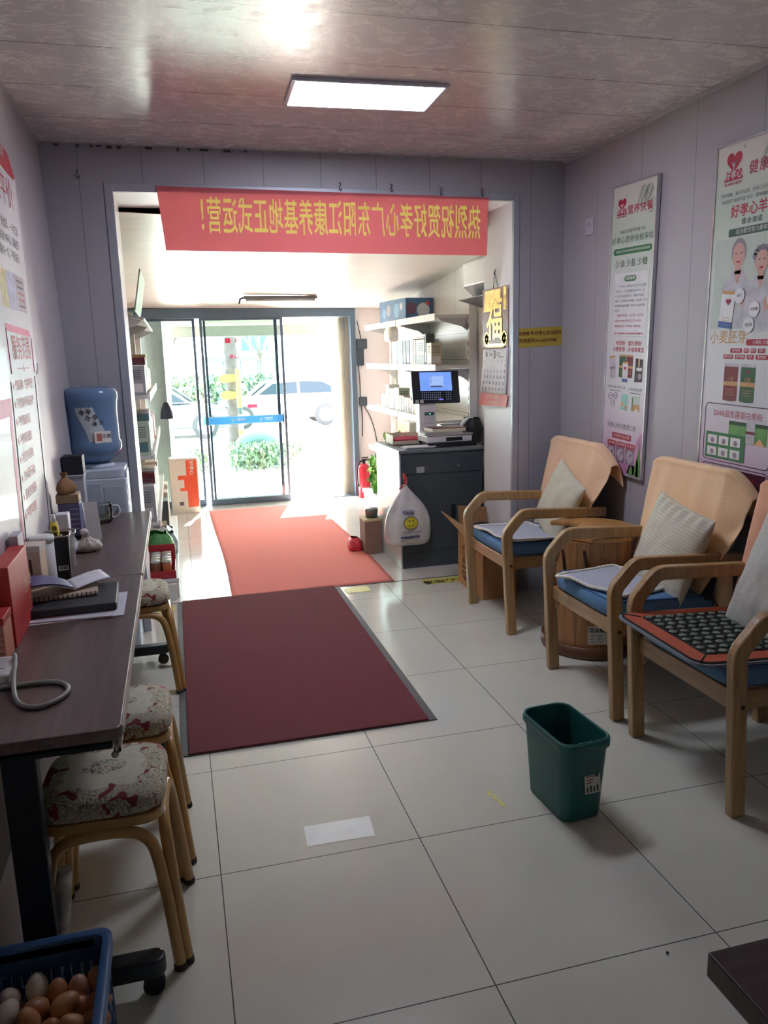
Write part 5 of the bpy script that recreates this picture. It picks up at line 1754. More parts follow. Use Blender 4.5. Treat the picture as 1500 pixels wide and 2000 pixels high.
for i in range(3):
    for j in range(2):
        quad(f, -.172 + i * .072, -.112 + i * .072, -.605 - j * .05, -.568 - j * .05, Z + .0016, WHT); disc(f, -.14 + i * .072, -.59 - j * .05, .012, Z + .002, PHO)
f.build('product_picture', PM, b2, fix=False)
f = MB()
quad(f, -.17, .19, -.835, -.70, Z, MRN); f.text('何', .045, T(-.11, -.735, Z + .0005), WHT); f.text('首乌', .03, T(-.07, -.775, Z + .0005), WHT)
outline(f, -.20, .20, -.845, -.69, Z, MRN)
quad(f, .05, .13, -.80, -.72, Z + .0005, CRD); quad(f, -.225, -.205, -.80, -.71, Z, LEF)
f.build('lower_picture', PM, b2, fix=False)

for ch in b2.children:
    if ch.name.split('.')[0] in ('heading_print', 'couple_picture', 'product_picture', 'lower_picture'):
        ch.location = (0, .132, 0)

# ------------------------------------------------------------------ socket, hooks, wifi note
so = thing('wall_socket', 'small white socket plate high on the right wall near the corner', 'socket', (XR - .001, 1.94, 2.105), R_RIGHT)
f = MB(); f.prism(rrect(-.043, .043, -.043, .043, .006, 3), 0, .008); f.build('plate', P('socket_white', (196, 192, 200), .4), so, bevel=.002)
f = MB()
for a, b in ((-.010, .012), (.010, .012)):
    f.box(a - .002, a + .002, b - .007, b + .007, .008, .0085)
f.build('slots', m_ink, so)
for (hx, hz, lb) in ((.30, 2.335, 'first wire hook from the left on the wall above the banner'), (.58, 2.335, 'second wire hook from the left above the banner'), (.86, 2.325, 'third wire hook from the left above the banner'), (1.10, 2.325, 'wire hook at the right end above the banner'), (-1.005, 2.36, 'twisted wire hook on the wall left of the opening')):
    f = MB(); f.tube(smoothpath([(hx, YP, hz + .02), (hx + .006, YP - .012, hz + .012), (hx - .004, YP - .016, hz - .01), (hx + .006, YP - .010, hz - .022), (hx + .012, YP - .004, hz - .008)], 4), .0025, 6)
    tag(f.build('wall_hook', P('wire_dull', (96, 92, 96), .4, .5)), lb, 'hook')
wf = thing('wifi_note', 'yellow paper note with a wifi name and code stuck right of the opening', 'notice', (1.455, YP - .0006, 1.535), R_FRONT)
wf.rotation_euler = (Matrix(((1, 0, 0), (0, 0, -1), (0, 1, 0))) @ Matrix.Rotation(.018, 3, 'Z')).to_euler()
f = MB(); f.poly([(-.15, -.058, .0006), (.15, -.052, .0006), (.15, .058, .0006), (-.15, .052, .0006)]); f.build('paper', P('note_yellow', (186, 160, 62), .6), wf, solid=.0008, fix=False)
f = MB(); f.text('无线账号:好孝心生活超市', .0245, T(-.125, .021, .0018), 0, align='LEFT', bold=.02); f.text('无线密码:hxx2012988', .0265, T(-.125, -.020, .0018), 0, align='LEFT', bold=.02)
f.build('print', P('note_ink', (104, 34, 30), .6), wf)

# ------------------------------------------------------------------ banner seen from its back
t = NT('banner_cloth')
nz = t.noise(5, 3)
tr = t.n('ShaderNodeBsdfTranslucent'); tr.inputs[0].default_value = lin((236, 120, 120))
t.l(t.ramp(nz.outputs[0], (.3, lin((214, 108, 112))), (.7, lin((222, 118, 122)))), t.b.inputs['Base Color'])
t.b.inputs['Roughness'].default_value = .8
mx = t.n('ShaderNodeMixShader'); mx.inputs[0].default_value = .36
t.l(t.b.outputs[0], mx.inputs[1]); t.l(tr.outputs[0], mx.inputs[2]); t.l(mx.outputs[0], t.o.inputs[0])
m_ban = t.m
t = NT('banner_yellow')
tr = t.n('ShaderNodeBsdfTranslucent'); tr.inputs[0].default_value = lin((236, 214, 120))
t.b.inputs['Base Color'].default_value = lin((222, 194, 100)); t.b.inputs['Roughness'].default_value = .8
nz = t.noise(6, 2); t.bump(nz.outputs[0], .05)
mx = t.n('ShaderNodeMixShader'); mx.inputs[0].default_value = .5
t.l(t.b.outputs[0], mx.inputs[1]); t.l(tr.outputs[0], mx.inputs[2]); t.l(mx.outputs[0], t.o.inputs[0])
m_bany = t.m
bnr = thing('banner', 'red cloth banner across the opening, its yellow writing seen reversed from behind', 'banner', (.257, YP - .012, 2.155))
import numpy as np
def inside(px, py, tri):
    r = np.zeros(px.shape, bool)
    for (ax, ay), (bx, by), (cx, cy) in tri:
        d1 = (px - bx) * (ay - by) - (ax - bx) * (py - by)
        d2 = (px - cx) * (by - cy) - (bx - cx) * (py - cy)
        d3 = (px - ax) * (cy - ay) - (cx - ax) * (py - ay)
        neg = (d1 < 0) | (d2 < 0) | (d3 < 0); pos = (d1 > 0) | (d2 > 0) | (d3 > 0)
        r |= ~(neg & pos)
    return r
def cut_tile(ch, x0, x1, y0, y1, cx, cy, size, sx, nx=40, ny=64):
    """cloth tile woven in small cells; the dyed-out character leaves its cells open for the yellow cloth"""
    gv, gf = glyphs(ch)
    tri = []
    for fc in gf:
        p = [(gv[i][0] * size * sx + cx, gv[i][1] * size + cy) for i in fc]
        for k in range(1, len(p) - 1):
            tri.append((p[0], p[k], p[k + 1]))
    X, Y = np.meshgrid(np.linspace(x0, x1, nx + 1), np.linspace(y0, y1, ny + 1))
    I = inside(X, Y, tri)
    vs = [(float(X[j, i]), float(Y[j, i]), 0) for j in range(ny + 1) for i in range(nx + 1)]
    fs, ls = [], []
    for j in range(ny):
        for i in range(nx):
            a_ = j * (nx + 1) + i
            q = (a_, a_ + 1, a_ + nx + 2, a_ + nx + 1)
            (ls if int(I[j, i]) + int(I[j + 1, i]) + int(I[j, i + 1]) + int(I[j + 1, i + 1]) >= 1 else fs).append(q)
    return vs, fs, ls
BODY = '热烈祝贺好孝心广东阳江康养基地正式运营！'
# laid out as read from the front room: local x to the reader's right is -x here
Mb = Matrix(((-1, 0, 0, 0), (0, 0, -1, 0), (0, 1, 0, 0), (0, 0, 0, 1))) @ Matrix.Rotation(.010, 4, 'Z')
f = MB(); g = MB()
NC = len(BODY); XA, XB = -.838, .735
cw = (XB - XA) / NC
y0, y1, yt, yb = -.098, .106, .150, -.158
for k, ch in enumerate(BODY):
    xa = XA + k * cw
    vs, fs, ls = cut_tile(ch, xa, xa + cw, y0, y1, xa + cw / 2, .006, .19, .40)
    f.add(vs, fs, 0, False, Mb)
    g.add(vs, ls, 0, False, Mb)
for q in (((-.874, yb), (.868, yb), (.872, y0), (-.876, y0)), ((-.880, y1), (.891, y1), (.895, yt), (-.884, yt)), ((-.876, y0), (XA, y0), (XA, y1), (-.880, y1)), ((XB, y0), (.872, y0), (.891, y1), (XB, y1))):
    f.add([(a_, b_, 0) for a_, b_ in q], [(0, 1, 2, 3)], 0, False, Mb)
for mb_ in (f, g):                    # keep only the points in use
    used = sorted({i for fc in mb_.f for i in fc})
    ix = {o_: n_ for n_, o_ in enumerate(used)}
    mb_.v = [mb_.v[i] for i in used]
    mb_.f = [tuple(ix[i] for i in fc) for fc in mb_.f]
f.build('cloth', m_ban, bnr, fix=False)
g.build('lettering', m_bany, bnr, fix=False)

# ------------------------------------------------------------------ calendar on the white reveal
cl = thing('wall_calendar', 'hanging calendar with gold fortune picture, month sheet and red foot on the white reveal', 'calendar', (OPR - .006, 2.490, 1.50), R_RIGHT)
t = NT('foil_gold')
nz = t.noise(16, 4, .6, 1.0)
t.l(t.ramp(nz.outputs[0], (.3, lin((196, 140, 60))), (.6, lin((238, 200, 110)))), t.b.inputs['Base Color'])
t.b.inputs['Metallic'].default_value = .75; t.b.inputs['Roughness'].default_value = .28
t.bump(nz.outputs[0], .3, .004)
m_foil = t.m
f = MB(); f.box(-.205, .190, -.02, .335, .001, .003); f.build('picture_card', P('card_maroon', (112, 26, 36), .4), cl)
f = MB()
zf = .0042
f.poly([(-.185, .20, zf), (-.165, .325, zf), (.085, .325, zf), (.075, .25, zf), (-.06, .20, zf)], 0)
f.text('福', .27, T(-.01, .135, zf + .001), 0, bold=.012, sx=.95)
f.tube([(0, .27, zf), (.165, .14, zf), (0, .01, zf), (-.165, .14, zf)], .003, 5, closed=True)
for sx_ in (-1, 1):
    for k in range(8):
        a = k * PI / 4
        disc(f, sx_ * .135 + .025 * math.cos(a), .035 + .025 * math.sin(a), .020, zf + .0006, 0, n=10)
quad(f, -.15, .13, -.018, .006, zf + .0003, 0)
quad(f, .125, .165, .20, .33, zf, 0)
f.build('gold_relief', m_foil, cl, fix=False)
f = MB(); f.text('财源滚滚', .026, Matrix(((1, 0, 0, .145), (0, 1, 0, .27), (0, 0, 1, zf + .001), (0, 0, 0, 1))), 0, sx=.5)
f.build('relief_text', P('card_maroon', (112, 26, 36), .4), cl, fix=False)
f = MB()
f.grid(lambda u, v: (-.185 + .385 * u - .02 * (1 - v), -.295 + .275 * v, .004 + .018 * (1 - v) ** 1.5 * (1 - u * .6)), 10, 10)
f.build('month_sheet', P('sheet_white', (226, 222, 224), .6), cl, solid=.001, fix=False)
f = MB()
zs = lambda y: .0062 + .018 * (1 - (y + .295) / .275) ** 1.5
def sheet_text(s_, sz, x_, y_, mi=0, b=.01):
    f.text(s_, sz, T(x_, y_, zs(y_)), mi, bold=b)
sheet_text('3', .065, .0, -.062, 0, .03); sheet_text('三月', .028, .055, -.06); sheet_text('2025', .022, -.055, -.06); sheet_text('农历乙巳年', .014, .10, -.075)
sheet_text('福', .035, -.13, -.06)
for k, d_n in enumerate('日一二三四五六'):
    sheet_text(d_n, .014, -.15 + k * .052, -.098)
sheet_text('1', .024, -.15 + 6 * .052, -.125, 0)
day = 2
for r_i in range(4):
    for k in range(7):
        sheet_text(str(day), .026, -.15 + k * .052 - .003 * r_i, -.160 - r_i * .036, 0, .02)
        day += 1
sheet_text('30', .016, -.165, -.282); sheet_text('31', .016, -.11, -.282)
f.build('dates', m_ink, cl, fix=False)
f = MB()
for k in range(22):
    f.tube([(-.185 + k * .017, -.018 + .006 * math.sin(a), .004 + .006 * math.cos(a)) for a in [i * PI / 4 for i in range(8)]], .0012, 4, closed=True)
f.build('wire_binding', P('wire_dark', (40, 40, 40), .3, .8), cl)
f = MB(); f.add([(-.235, -.375, .018), (.185, -.37, .012), (.20, -.297, .004), (-.20, -.290, .016)], [(0, 1, 2, 3)])
ft_ = f.build('foot_strip', P('strip_red', (206, 76, 72), .45), cl, solid=.002, fix=False)
f = MB(); f.text('恭贺新春 万事如意', .028, Matrix(((1, 0, .0, -.01), (.0, 1, 0, -.318), (0, 0, 1, .0205), (0, 0, 0, 1))), 0); f.text('好孝心生活超市 服务热线', .020, T(-.02, -.350, .0215), 0)
f.build('foot_print', P('strip_ink', (232, 170, 150), .5), cl, fix=False)
f = MB(); f.tube([(-.03, .335, .004), (.0, .425, .006), (.04, .335, .004)], .0018, 5); f.tube(smoothpath([(.0, .44, .002), (.004, .425, .010), (-.006, .415, .008)], 4), .003, 6)
f.build('cord', P('cord_red', (60, 40, 40), .6), cl)
# ================================================================== FRONT ROOM: left display rack
m_rack = P('rack_white', (222, 222, 218), .4, var=.02)
m_rackg = P('rack_grey', (188, 190, 190), .4)
def pegboard(f, x, y0, y1, z0, z1, face):
    f.box(min(x, x - face * .012), max(x, x - face * .012), y0, y1, z0, z1)
t = NT('peg_panel')
xs = t.xyz()
py = t.math('SUBTRACT', t.math('FRACT', t.math('MULTIPLY', xs[1], 40)), .5)
pz = t.math('SUBTRACT', t.math('FRACT', t.math('MULTIPLY', xs[2], 20)), .5)
hole = t.math('MULTIPLY', t.math('LESS_THAN', t.math('ABSOLUTE', py), .12), t.math('LESS_THAN', t.math('ABSOLUTE', pz), .05))
line = t.math('LESS_THAN', t.math('FRACT', t.math('MULTIPLY', xs[2], 5)), .02)
nz = t.noise(5, 2)
t.l(t.mix(t.math('MAXIMUM', hole, line), t.ramp(nz.outputs[0], (.3, lin((224, 224, 218))), (.7, lin((230, 230, 224)))), lin((140, 142, 140))), t.b.inputs['Base Color'])
t.b.inputs['Roughness'].default_value = .35
m_peg = t.m

LB, LF = XFL + .012, -.775       # back plane and front edge of the left rack's shelves
LY0, LY1 = 2.80, 4.92
LS = [.49, .90, 1.26]
lr = thing('display_rack', 'white supermarket display rack along the left wall of the front room', 'shelf rack', (XFL, LY0, 0))
def L(mb, name, mat, bevel=0.0, **k):
    o = mb.build(name, mat, lr, bevel=bevel, **k)
    o.location = (-XFL, -LY0, 0)
    return o
f = MB(); pegboard(f, LB, LY0, LY1, .12, 1.78, 1); L(f, 'back_panel', m_peg)
for y in (LY0, (LY0 + LY1) / 2, LY1):
    f = MB(); f.box(LB, LB + .12, y - .018, y + .018, 0, 1.80); f.box(LB, -.70, y - .018, y + .018, 0, .10)
    L(f, 'upright', m_rack, .003)
for i, z in enumerate(LS):
    for y0, y1 in ((LY0 + .02, 3.85), (3.87, LY1 - .02)):
        f = MB(); f.box(LB + .012, LF, y0, y1, z - .022, z)
        o = L(f, 'shelf', m_rack, .002)
        f = MB(); f.box(LF, LF + .008, y0, y1, z - .040, z + .012)
        q = f.build('price_rail', P('rail_white', (228, 226, 220), .3), o)
        f = MB()
        y = y0 + .08
        while y < y1 - .1:
            f.box(LF + .008, LF + .0095, y, y + .055, z - .034, z + .004, 0)
            f.box(LF + .0095, LF + .0098, y + .006, y + .045, z - .012, z - .006, 1); f.box(LF + .0095, LF + .0098, y + .02, y + .05, z - .028, z - .018, 2)
            y += .12 + .04 * rng.random()
        f.build('price_tags', [P('tag_white', (236, 232, 226), .6), P('tag_ink', (70, 70, 74), .6), P('tag_red', (206, 70, 60), .6)], o)
for y0, y1 in ((LY0 + .02, 3.85), (3.87, LY1 - .02)):
    f = MB(); f.box(LB + .012, -.685, y0, y1, .10, .125); f.box(-.70, -.688, y0, y1, .0, .10)
    L(f, 'base_deck', m_rack, .003)
    f = MB(); f.add([(LB + .012, y0, 1.74), (-.765, y0, 1.70), (-.765, y1, 1.70), (LB + .012, y1, 1.74)], [(0, 1, 2, 3)])
    L(f, 'top_shelf', m_rackg, solid=.015, fix=False)
    for y in (y0 + .02, y1 - .02):
        f = MB(); f.add([(LB + .01, y, 1.735), (-.78, y, 1.69), (-.80, y, 1.67), (LB + .01, y, 1.60)], [(0, 1, 2, 3)])
        L(f, 'bracket', m_rackg, solid=.004, fix=False)

PC = {}
def pcol(nm, rgb):
    return P('pack_' + nm, rgb, .5, var=.05)
COLS = {'white': (226, 226, 222), 'grey': (168, 172, 172), 'maroon': (112, 40, 52), 'plum': (126, 96, 104), 'cream': (224, 212, 186), 'teal': (92, 128, 132), 'navy': (58, 84, 122), 'tan': (196, 162, 110), 'pale green': (188, 206, 186), 'red': (196, 58, 56), 'dark grey': (84, 92, 96), 'sky blue': (150, 196, 214), 'orange': (232, 120, 60), 'beige': (206, 192, 170)}
def product(y0, y1, x0, x1, z, h, col, col2, face, label, group, lines=True, nm='product_box'):
    """carton standing on a shelf; face = +1 printed side looks to +x, -1 to -x"""
    root = thing(nm, label, 'box', ((x0 + x1) / 2, (y0 + y1) / 2, z + .0006), group=group)
    w2, d2 = (x1 - x0) / 2, (y1 - y0) / 2
    f = MB(); f.box(-w2, w2, -d2, d2, 0, h)
    f.build('carton', pcol(col.replace(' ', '_'), COLS[col]), root, bevel=.0015, seg=1)
    f = MB()
    e = .0006
    xf = face * (w2 + e)
    a, b = -d2 * .8, d2 * .8
    f.add([(xf, a, h * .12), (xf, b, h * .12), (xf, b, h * .42), (xf, a, h * .42)], [(0, 1, 2, 3)], 0)
    f.add([(-w2 * .8, -d2 - e, h * .1), (w2 * .8, -d2 - e, h * .1), (w2 * .8, -d2 - e, h * .4), (-w2 * .8, -d2 - e, h * .4)], [(0, 1, 2, 3)], 0)
    if lines:
        for k in range(5):
            zz = h * (.55 + .07 * k)
            f.add([(-w2 * .75, -d2 - e, zz), (w2 * .7, -d2 - e, zz), (w2 * .7, -d2 - e, zz + h * .025), (-w2 * .75, -d2 - e, zz + h * .025)], [(0, 1, 2, 3)], 1)
            f.add([(xf, a, zz), (xf, b * .6, zz), (xf, b * .6, zz + h * .025), (xf, a, zz + h * .025)], [(0, 1, 2, 3)], 1)
    f.build('label', [pcol(col2.replace(' ', '_'), COLS[col2]), m_greyi], root, fix=False)
    return root
ORD = ['first', 'second', 'third', 'fourth', 'fifth', 'sixth', 'seventh', 'eighth', 'ninth', 'tenth', 'eleventh', 'twelfth', 'thirteenth', 'fourteenth', 'fifteenth', 'sixteenth', 'seventeenth', 'eighteenth']
def row(z, items, y, x0, xf, face, where, group, gap=.012):
    for i, (d, h, dep, c1, c2) in enumerate(items):
        if face > 0 and y < 3.885 and y + d > 3.835:
            y = 3.885
        xa, xb = (xf - dep, xf) if face > 0 else (xf, xf + dep)
        product(y, y + d, xa, xb, z, h, c1, c2, face, '%s carton, %s label, %s from near end, %s' % (c1, c2, ORD[i], where), group)
        y += d + gap
xf = LF - .012
row(1.26, [(.10, .17, .15, 'grey', 'white'), (.10, .175, .14, 'white', 'grey'), (.07, .22, .13, 'maroon', 'white'), (.06, .19, .12, 'plum', 'cream'), (.06, .21, .12, 'plum', 'white'), (.12, .24, .14, 'tan', 'white'), (.10, .16, .12, 'cream', 'tan'), (.14, .15, .14, 'white', 'red'), (.12, .12, .14, 'cream', 'maroon'), (.14, .14, .14, 'white', 'tan')], 2.84, 0, xf, 1, 'left rack upper shelf', 'cartons on the left rack\'s upper shelf')
row(.90, [(.10, .20, .15, 'pale green', 'teal'), (.08, .24, .14, 'teal', 'white'), (.12, .26, .15, 'white', 'navy'), (.10, .24, .14, 'navy', 'white'), (.12, .20, .14, 'white', 'grey'), (.14, .18, .14, 'cream', 'red'), (.14, .20, .14, 'white', 'red'), (.16, .16, .14, 'red', 'white'), (.14, .18, .14, 'white', 'teal')], 2.84, 0, xf, 1, 'left rack middle shelf', 'cartons on the left rack\'s middle shelf')
row(.49, [(.12, .22, .16, 'grey', 'white'), (.10, .20, .15, 'white', 'beige'), (.07, .27, .14, 'maroon', 'cream'), (.07, .29, .14, 'white', 'maroon'), (.12, .25, .15, 'teal', 'grey'), (.12, .27, .15, 'cream', 'grey'), (.14, .24, .15, 'white', 'tan'), (.14, .22, .15, 'beige', 'white'), (.16, .24, .15, 'beige', 'tan')], 2.84, 0, xf, 1, 'left rack lower shelf', 'cartons on the left rack\'s lower shelf')
# picture card leaning on the top shelf
pcd = thing('landscape_card', 'large pale green landscape card standing on top of the left display rack', 'card', (-.82, 3.42, 1.752), (0, .20, 0))
f = MB(); f.box(-.004, .004, -.42, .42, 0, .25); f.build('board', P('card_green', (176, 208, 186), .5, var=.1, scale=5), pcd)
f = MB()
for k in range(9):
    a = k * 2 * PI / 9
    f.add([(.0046, .36 + .01 * math.cos(a + 1.5), .16 + .01 * math.sin(a + 1.5)), (.0046, .36 + .07 * math.cos(a), .16 + .07 * math.sin(a)), (.0046, .36 + .01 * math.cos(a - 1.5), .16 + .01 * math.sin(a - 1.5))], [(0, 1, 2)], 0)
f.add([(.0046, -.4, .01), (.0046, .4, .01), (.0046, .4, .06), (.0046, 0, .09), (.0046, -.4, .05)], [(0, 1, 2, 3, 4)], 1)
f.build('print', [P('flower_yellow', (226, 186, 84), .5), P('meadow', (140, 188, 150), .5)], pcd, fix=False)
bgd = MB(); bgd.grid(lambda u, v: (.05 * math.cos(2 * PI * u) * (1 - .7 * v ** 2), .06 * math.sin(2 * PI * u) * (1 - .7 * v ** 2), .13 * v), 20, 8, cu=True)
tag(bgd.build('dark_cap', P('cap_navy', (54, 62, 84), .8), loc=(-.70, 4.55, .995)), 'dark navy cloth bag hanging at the far front of the left display rack', 'bag')
f = MB(); f.box(-.06, -.012, -.006, .006, .0, .012); 
# goods on the base deck
rc_ = thing('red_crate', 'red plastic crate of jars on the left rack\'s base', 'crate', (-.80, 2.99, .1255))
f = MB()
for a in ((-.13, .10, -.16, -.152, 0, .05), (-.13, .10, .152, .16, 0, .15), (-.13, -.122, -.16, .16, 0, .12), (.092, .10, -.16, .16, 0, .05), (-.13, .10, -.16, .16, 0, .006)):
    f.box(*a)
f.build('body', P('crate_red', (178, 48, 58), .4), rc_, bevel=.003)
n_ = 0
for i in range(3):
    for j in range(4):
        x_, y_ = -.885 + i * .065, 2.875 + j * .072
        j_ = thing('jar', '%s jar with %s lid in the red crate, %s from the near side' % (('amber', 'brown', 'orange')[i], ('white', 'pale grey', 'cream')[(i + j) % 3], ORD[j]), 'jar', (x_, y_, .132), group='jars in the red crate')
        f = MB(); f.lathe([(.026, 0), (.030, .006), (.030, .075), (.024, .09)], 18); f.build('glass', P('jar_%d' % i, ((176, 112, 66), (132, 84, 56), (196, 104, 62))[i], .2, coat=.4), j_)
        f = MB(); f.lathe([(.029, .088), (.030, .105), (.001, .107)], 18); f.build('lid', P('jar_lid_%d' % ((i + j) % 3), ((222, 222, 218), (190, 192, 192), (214, 204, 184))[(i + j) % 3], .4), j_)
def softbag(label, loc, sx_, sy_, h, mat, seed, cat='bag', nm='bag'):
    f = MB()
    def g(u, v):
        a = 2 * PI * u
        e = .5
        c, s_ = math.cos(a), math.sin(a)
        xx = math.copysign(abs(c) ** e, c); yy = math.copysign(abs(s_) ** e, s_)
        r = (min(1, v * 9 + .2) ** .4) * (1 - max(0, v - .55) ** 1.6 * 1.6)
        n = 1 + .12 * mnoise.noise((c * 2 + seed, s_ * 2, v * 4))
        return (sx_ * xx * r * n, sy_ * yy * r * n, h * v * (1 + .1 * mnoise.noise((c * 2, s_ * 2 + seed, 1))))
    f.grid(g, 40, 14, cu=True)
    f.lathe([(.001, .0005), (.2, .001)], 40, sx=sx_, sy=sy_, cap=False)
    o = f.build(nm, mat, loc=loc)
    return tag(o, label, cat)
softbag('bright green net bag on the left rack\'s base beyond the red crate', (-.80, 3.30, .126), .10, .10, .20, P('net_green', (88, 168, 92), .5, var=.35, scale=60, bump=.5), 2)
softbag('pale blue grey plastic bag at the front of the left rack\'s base', (-.735, 3.50, .126), .055, .09, .15, P('film_blue', (178, 198, 196), .3, var=.15, bump=.4), 5)
softbag('clear white plastic wrapped pack farther along the left rack\'s base', (-.80, 3.72, .126), .09, .09, .15, P('film_pale', (222, 224, 220), .3, var=.1, bump=.4), 9)
pt = thing('cooking_pot', 'grey metal pot on the far part of the left rack\'s base', 'pot', (-.80, 3.92, .1257))
f = MB(); f.lathe([(.085, 0), (.095, .01), (.095, .10), (.085, .10), (.085, .012), (.001, .012)], 28); f.build('body', P('pot_grey', (150, 146, 146), .3, .5), pt)
f = MB(); f.tube(smoothpath([(.0, .095, .085), (.0, .15, .095), (.0, .21, .10)], 4), .009, 8); f.build('handle', P('pot_handle', (190, 170, 140), .5), pt)
for i, (y_, c1, c2) in enumerate(((4.26, 'dark grey', 'cream'), (4.50, 'beige', 'tan'), (4.72, 'beige', 'white'))):
    product(y_ - .09, y_ + .09, -.93, -.74, .1255, .26 + .03 * i, c1, c2, 1, '%s carton, %s label, on the left rack base, %s of three' % (c1, c2, ORD[i]), 'cartons on the left rack\'s base')
m1 = MB(); m1.box(-.04, .10, -.07, .05, 0, .0)
bs = thing('book_carton', 'pale box with pictures in front of the green net bag', 'box', (-.86, 3.13, .2455)); bs.location = (-.955, 3.22, .1257)
MB().box(-.02, .04, -.045, .04, 0, .22).build('carton', pcol('grey', COLS['grey']), bs)

# orange and white standing carton by the door
rb2 = thing('standing_carton', 'white upright carton with orange red character strip standing left of the glass door', 'box', (-.60, 5.72, .0), (0, 0, .04))
MB().box(-.132, .132, -.10, .10, .0, .535).build('carton', P('carton_white', (218, 212, 200), .5, var=.03), rb2, bevel=.002)
f = MB()
Mx = Matrix(((1, 0, 0, 0), (0, 0, -1, -.1006), (0, 1, 0, 0), (0, 0, 0, 1)))
quad_ = lambda x0, x1, y0, y1, z, mi: f.poly([(x0, y0, z), (x1, y0, z), (x1, y1, z), (x0, y1, z)], mi, Mx)
quad_(.02, .120, .06, .515, 0, 0)
quad_(-.06, .02, .33, .37, 0, 0); quad_(-.045, .02, .22, .25, 0, 0); quad_(-.005, .02, .25, .33, 0, 0)
f.text('好孝心', .045, Mx @ T(.070, .44, .0006) @ Matrix.Rotation(-PI / 2, 4, 'Z'), 1, bold=.02)
quad_(-.06, -.02, .08, .115, 0, 2)
f.build('print', [P('strip_orange', (234, 92, 58), .5), m_wht, m_greyi], rb2, fix=False)

# ================================================================== FRONT ROOM: right display rack
RB, RFx = 1.538, 1.235
RYS = (3.44, 4.50, 5.62)
RS = [.57, .965, 1.365]
rr = thing('display_rack', 'white supermarket display rack against the right wall behind the counter', 'shelf rack', (XFR, RYS[0], 0))
def Rr(mb, name, mat, bevel=0.0, **k):
    o = mb.build(name, mat, rr, bevel=bevel, **k)
    o.location = (-XFR, -RYS[0], 0)
    return o
f = MB(); pegboard(f, RB, RYS[0], RYS[-1], .1, 1.76, -1); Rr(f, 'back_panel', m_peg)
for y in RYS:
    f = MB(); f.box(RB - .06, RB, y - .018, y + .018, 0, 1.80)
    if y > 3.6:
        f.box(1.17, RB - .06, y - .018, y + .018, 0, .10)
    for k in range(24):
        f.box(RB - .0615, RB - .06, y - .006, y + .006, .2 + k * .065, .235 + k * .065, 1)
    Rr(f, 'upright', [m_rack, P('slot_dark', (90, 92, 94), .6)], .002)
for z in RS + [1.73]:
    for y0, y1 in ((RYS[0] + .02 if z > .9 else 3.64, RYS[1] - .01), (RYS[1] + .01, RYS[2] - .02)):
        f = MB(); f.box(RFx, RB - .012, y0, y1, z - .022, z)
        o = Rr(f, 'shelf', m_rack, .002)
        f = MB(); f.box(RFx - .008, RFx, y0, y1, z - .04, z + .01); f.build('price_rail', P('rail_white', (228, 226, 220), .3), o)
        for y in (y0 + .012, y1 - .012):
            f = MB(); f.add([(RB - .012, y, z - .024), (RFx + .02, y, z - .024), (RFx + .05, y, z - .045), (RB - .10, y, z - .085), (RB - .012, y, z - .15)], [(0, 1, 2, 3, 4)])
            Rr(f, 'bracket', m_rackg, solid=.004, fix=False)
for y0, y1 in ((3.64, RYS[1] - .01), (RYS[1] + .01, RYS[2] - .02)):
    f = MB(); f.box(1.17, RB - .012, y0, y1, .10, .125); f.box(1.17, 1.182, y0, y1, 0, .10); Rr(f, 'base_deck', m_rack, .003)
xf = RFx + .03
row(1.365, [(.12, .17, .08, 'beige', 'white'), (.03, .24, .07, 'dark grey', 'white'), (.22, .20, .12, 'grey', 'dark grey'), (.05, .20, .12, 'white', 'sky blue'), (.09, .21, .12, 'cream', 'white'), (.10, .20, .12, 'navy', 'white'), (.08, .20, .12, 'dark grey', 'sky blue'), (.16, .20, .12, 'sky blue', 'white'), (.16, .20, .12, 'sky blue', 'grey')], 3.66, 0, xf, -1, 'right rack upper shelf', 'cartons on the right rack\'s upper shelf')
row(.965, [(.06, .10, .06, 'cream', 'grey'), (.06, .11, .06, 'white', 'tan'), (.06, .10, .06, 'beige', 'grey'), (.06, .11, .06, 'cream', 'tan'), (.06, .12, .06, 'white', 'grey'), (.06, .13, .06, 'beige', 'dark grey'), (.06, .13, .06, 'cream', 'dark grey'), (.06, .13, .06, 'white', 'dark grey'), (.06, .14, .06, 'grey', 'white'), (.06, .14, .06, 'beige', 'white'), (.16, .20, .10, 'pale green', 'grey'), (.14, .19, .10, 'grey', 'dark grey'), (.05, .22, .10, 'white', 'pale green'), (.06, .22, .10, 'cream', 'white'), (.16, .13, .10, 'white', 'pale green')], 3.86, 0, xf, -1, 'right rack middle shelf', 'small cartons on the right rack\'s middle shelf')
# white wrapped bundle on the upper shelf, blue gift box on top
softbag('white wrapped paper bundle on top of the cartons on the right rack\'s upper shelf', (1.33, 5.02, 1.567), .05, .10, .15, P('wrap_white', (222, 214, 204), .5, var=.1, bump=.3), 12)
bx = thing('gift_box', 'blue cartoon free gift carton on top of the right display rack', 'box', (1.30, 4.72, 1.7308), (0, 0, .12))
bx['label'] = 'blue patterned gift carton on top of the right display rack'
MB().box(-.05, .20, -.32, .28, 0, .185).build('carton', P('box_blue', (72, 118, 160), .45, var=.25, scale=9), bx, bevel=.003)
f = MB()
for (yy, zz, r_, mi) in ((-.12, .09, .06, 0), (.06, .10, .05, 1), (.16, .08, .04, 0), (-.22, .12, .03, 2)):
    f.poly([(-.0506, yy + r_ * math.cos(k * PI / 8), zz + r_ * math.sin(k * PI / 8)) for k in range(16)], mi)
for (xx, zz, r_, mi) in ((-.05, .10, .05, 3), (.06, .085, .06, 2), (.10, .14, .02, 4)):
    f.poly([(xx + .05 + r_ * math.cos(k * PI / 8), -.3206, zz + r_ * math.sin(k * PI / 8)) for k in range(16)], mi)
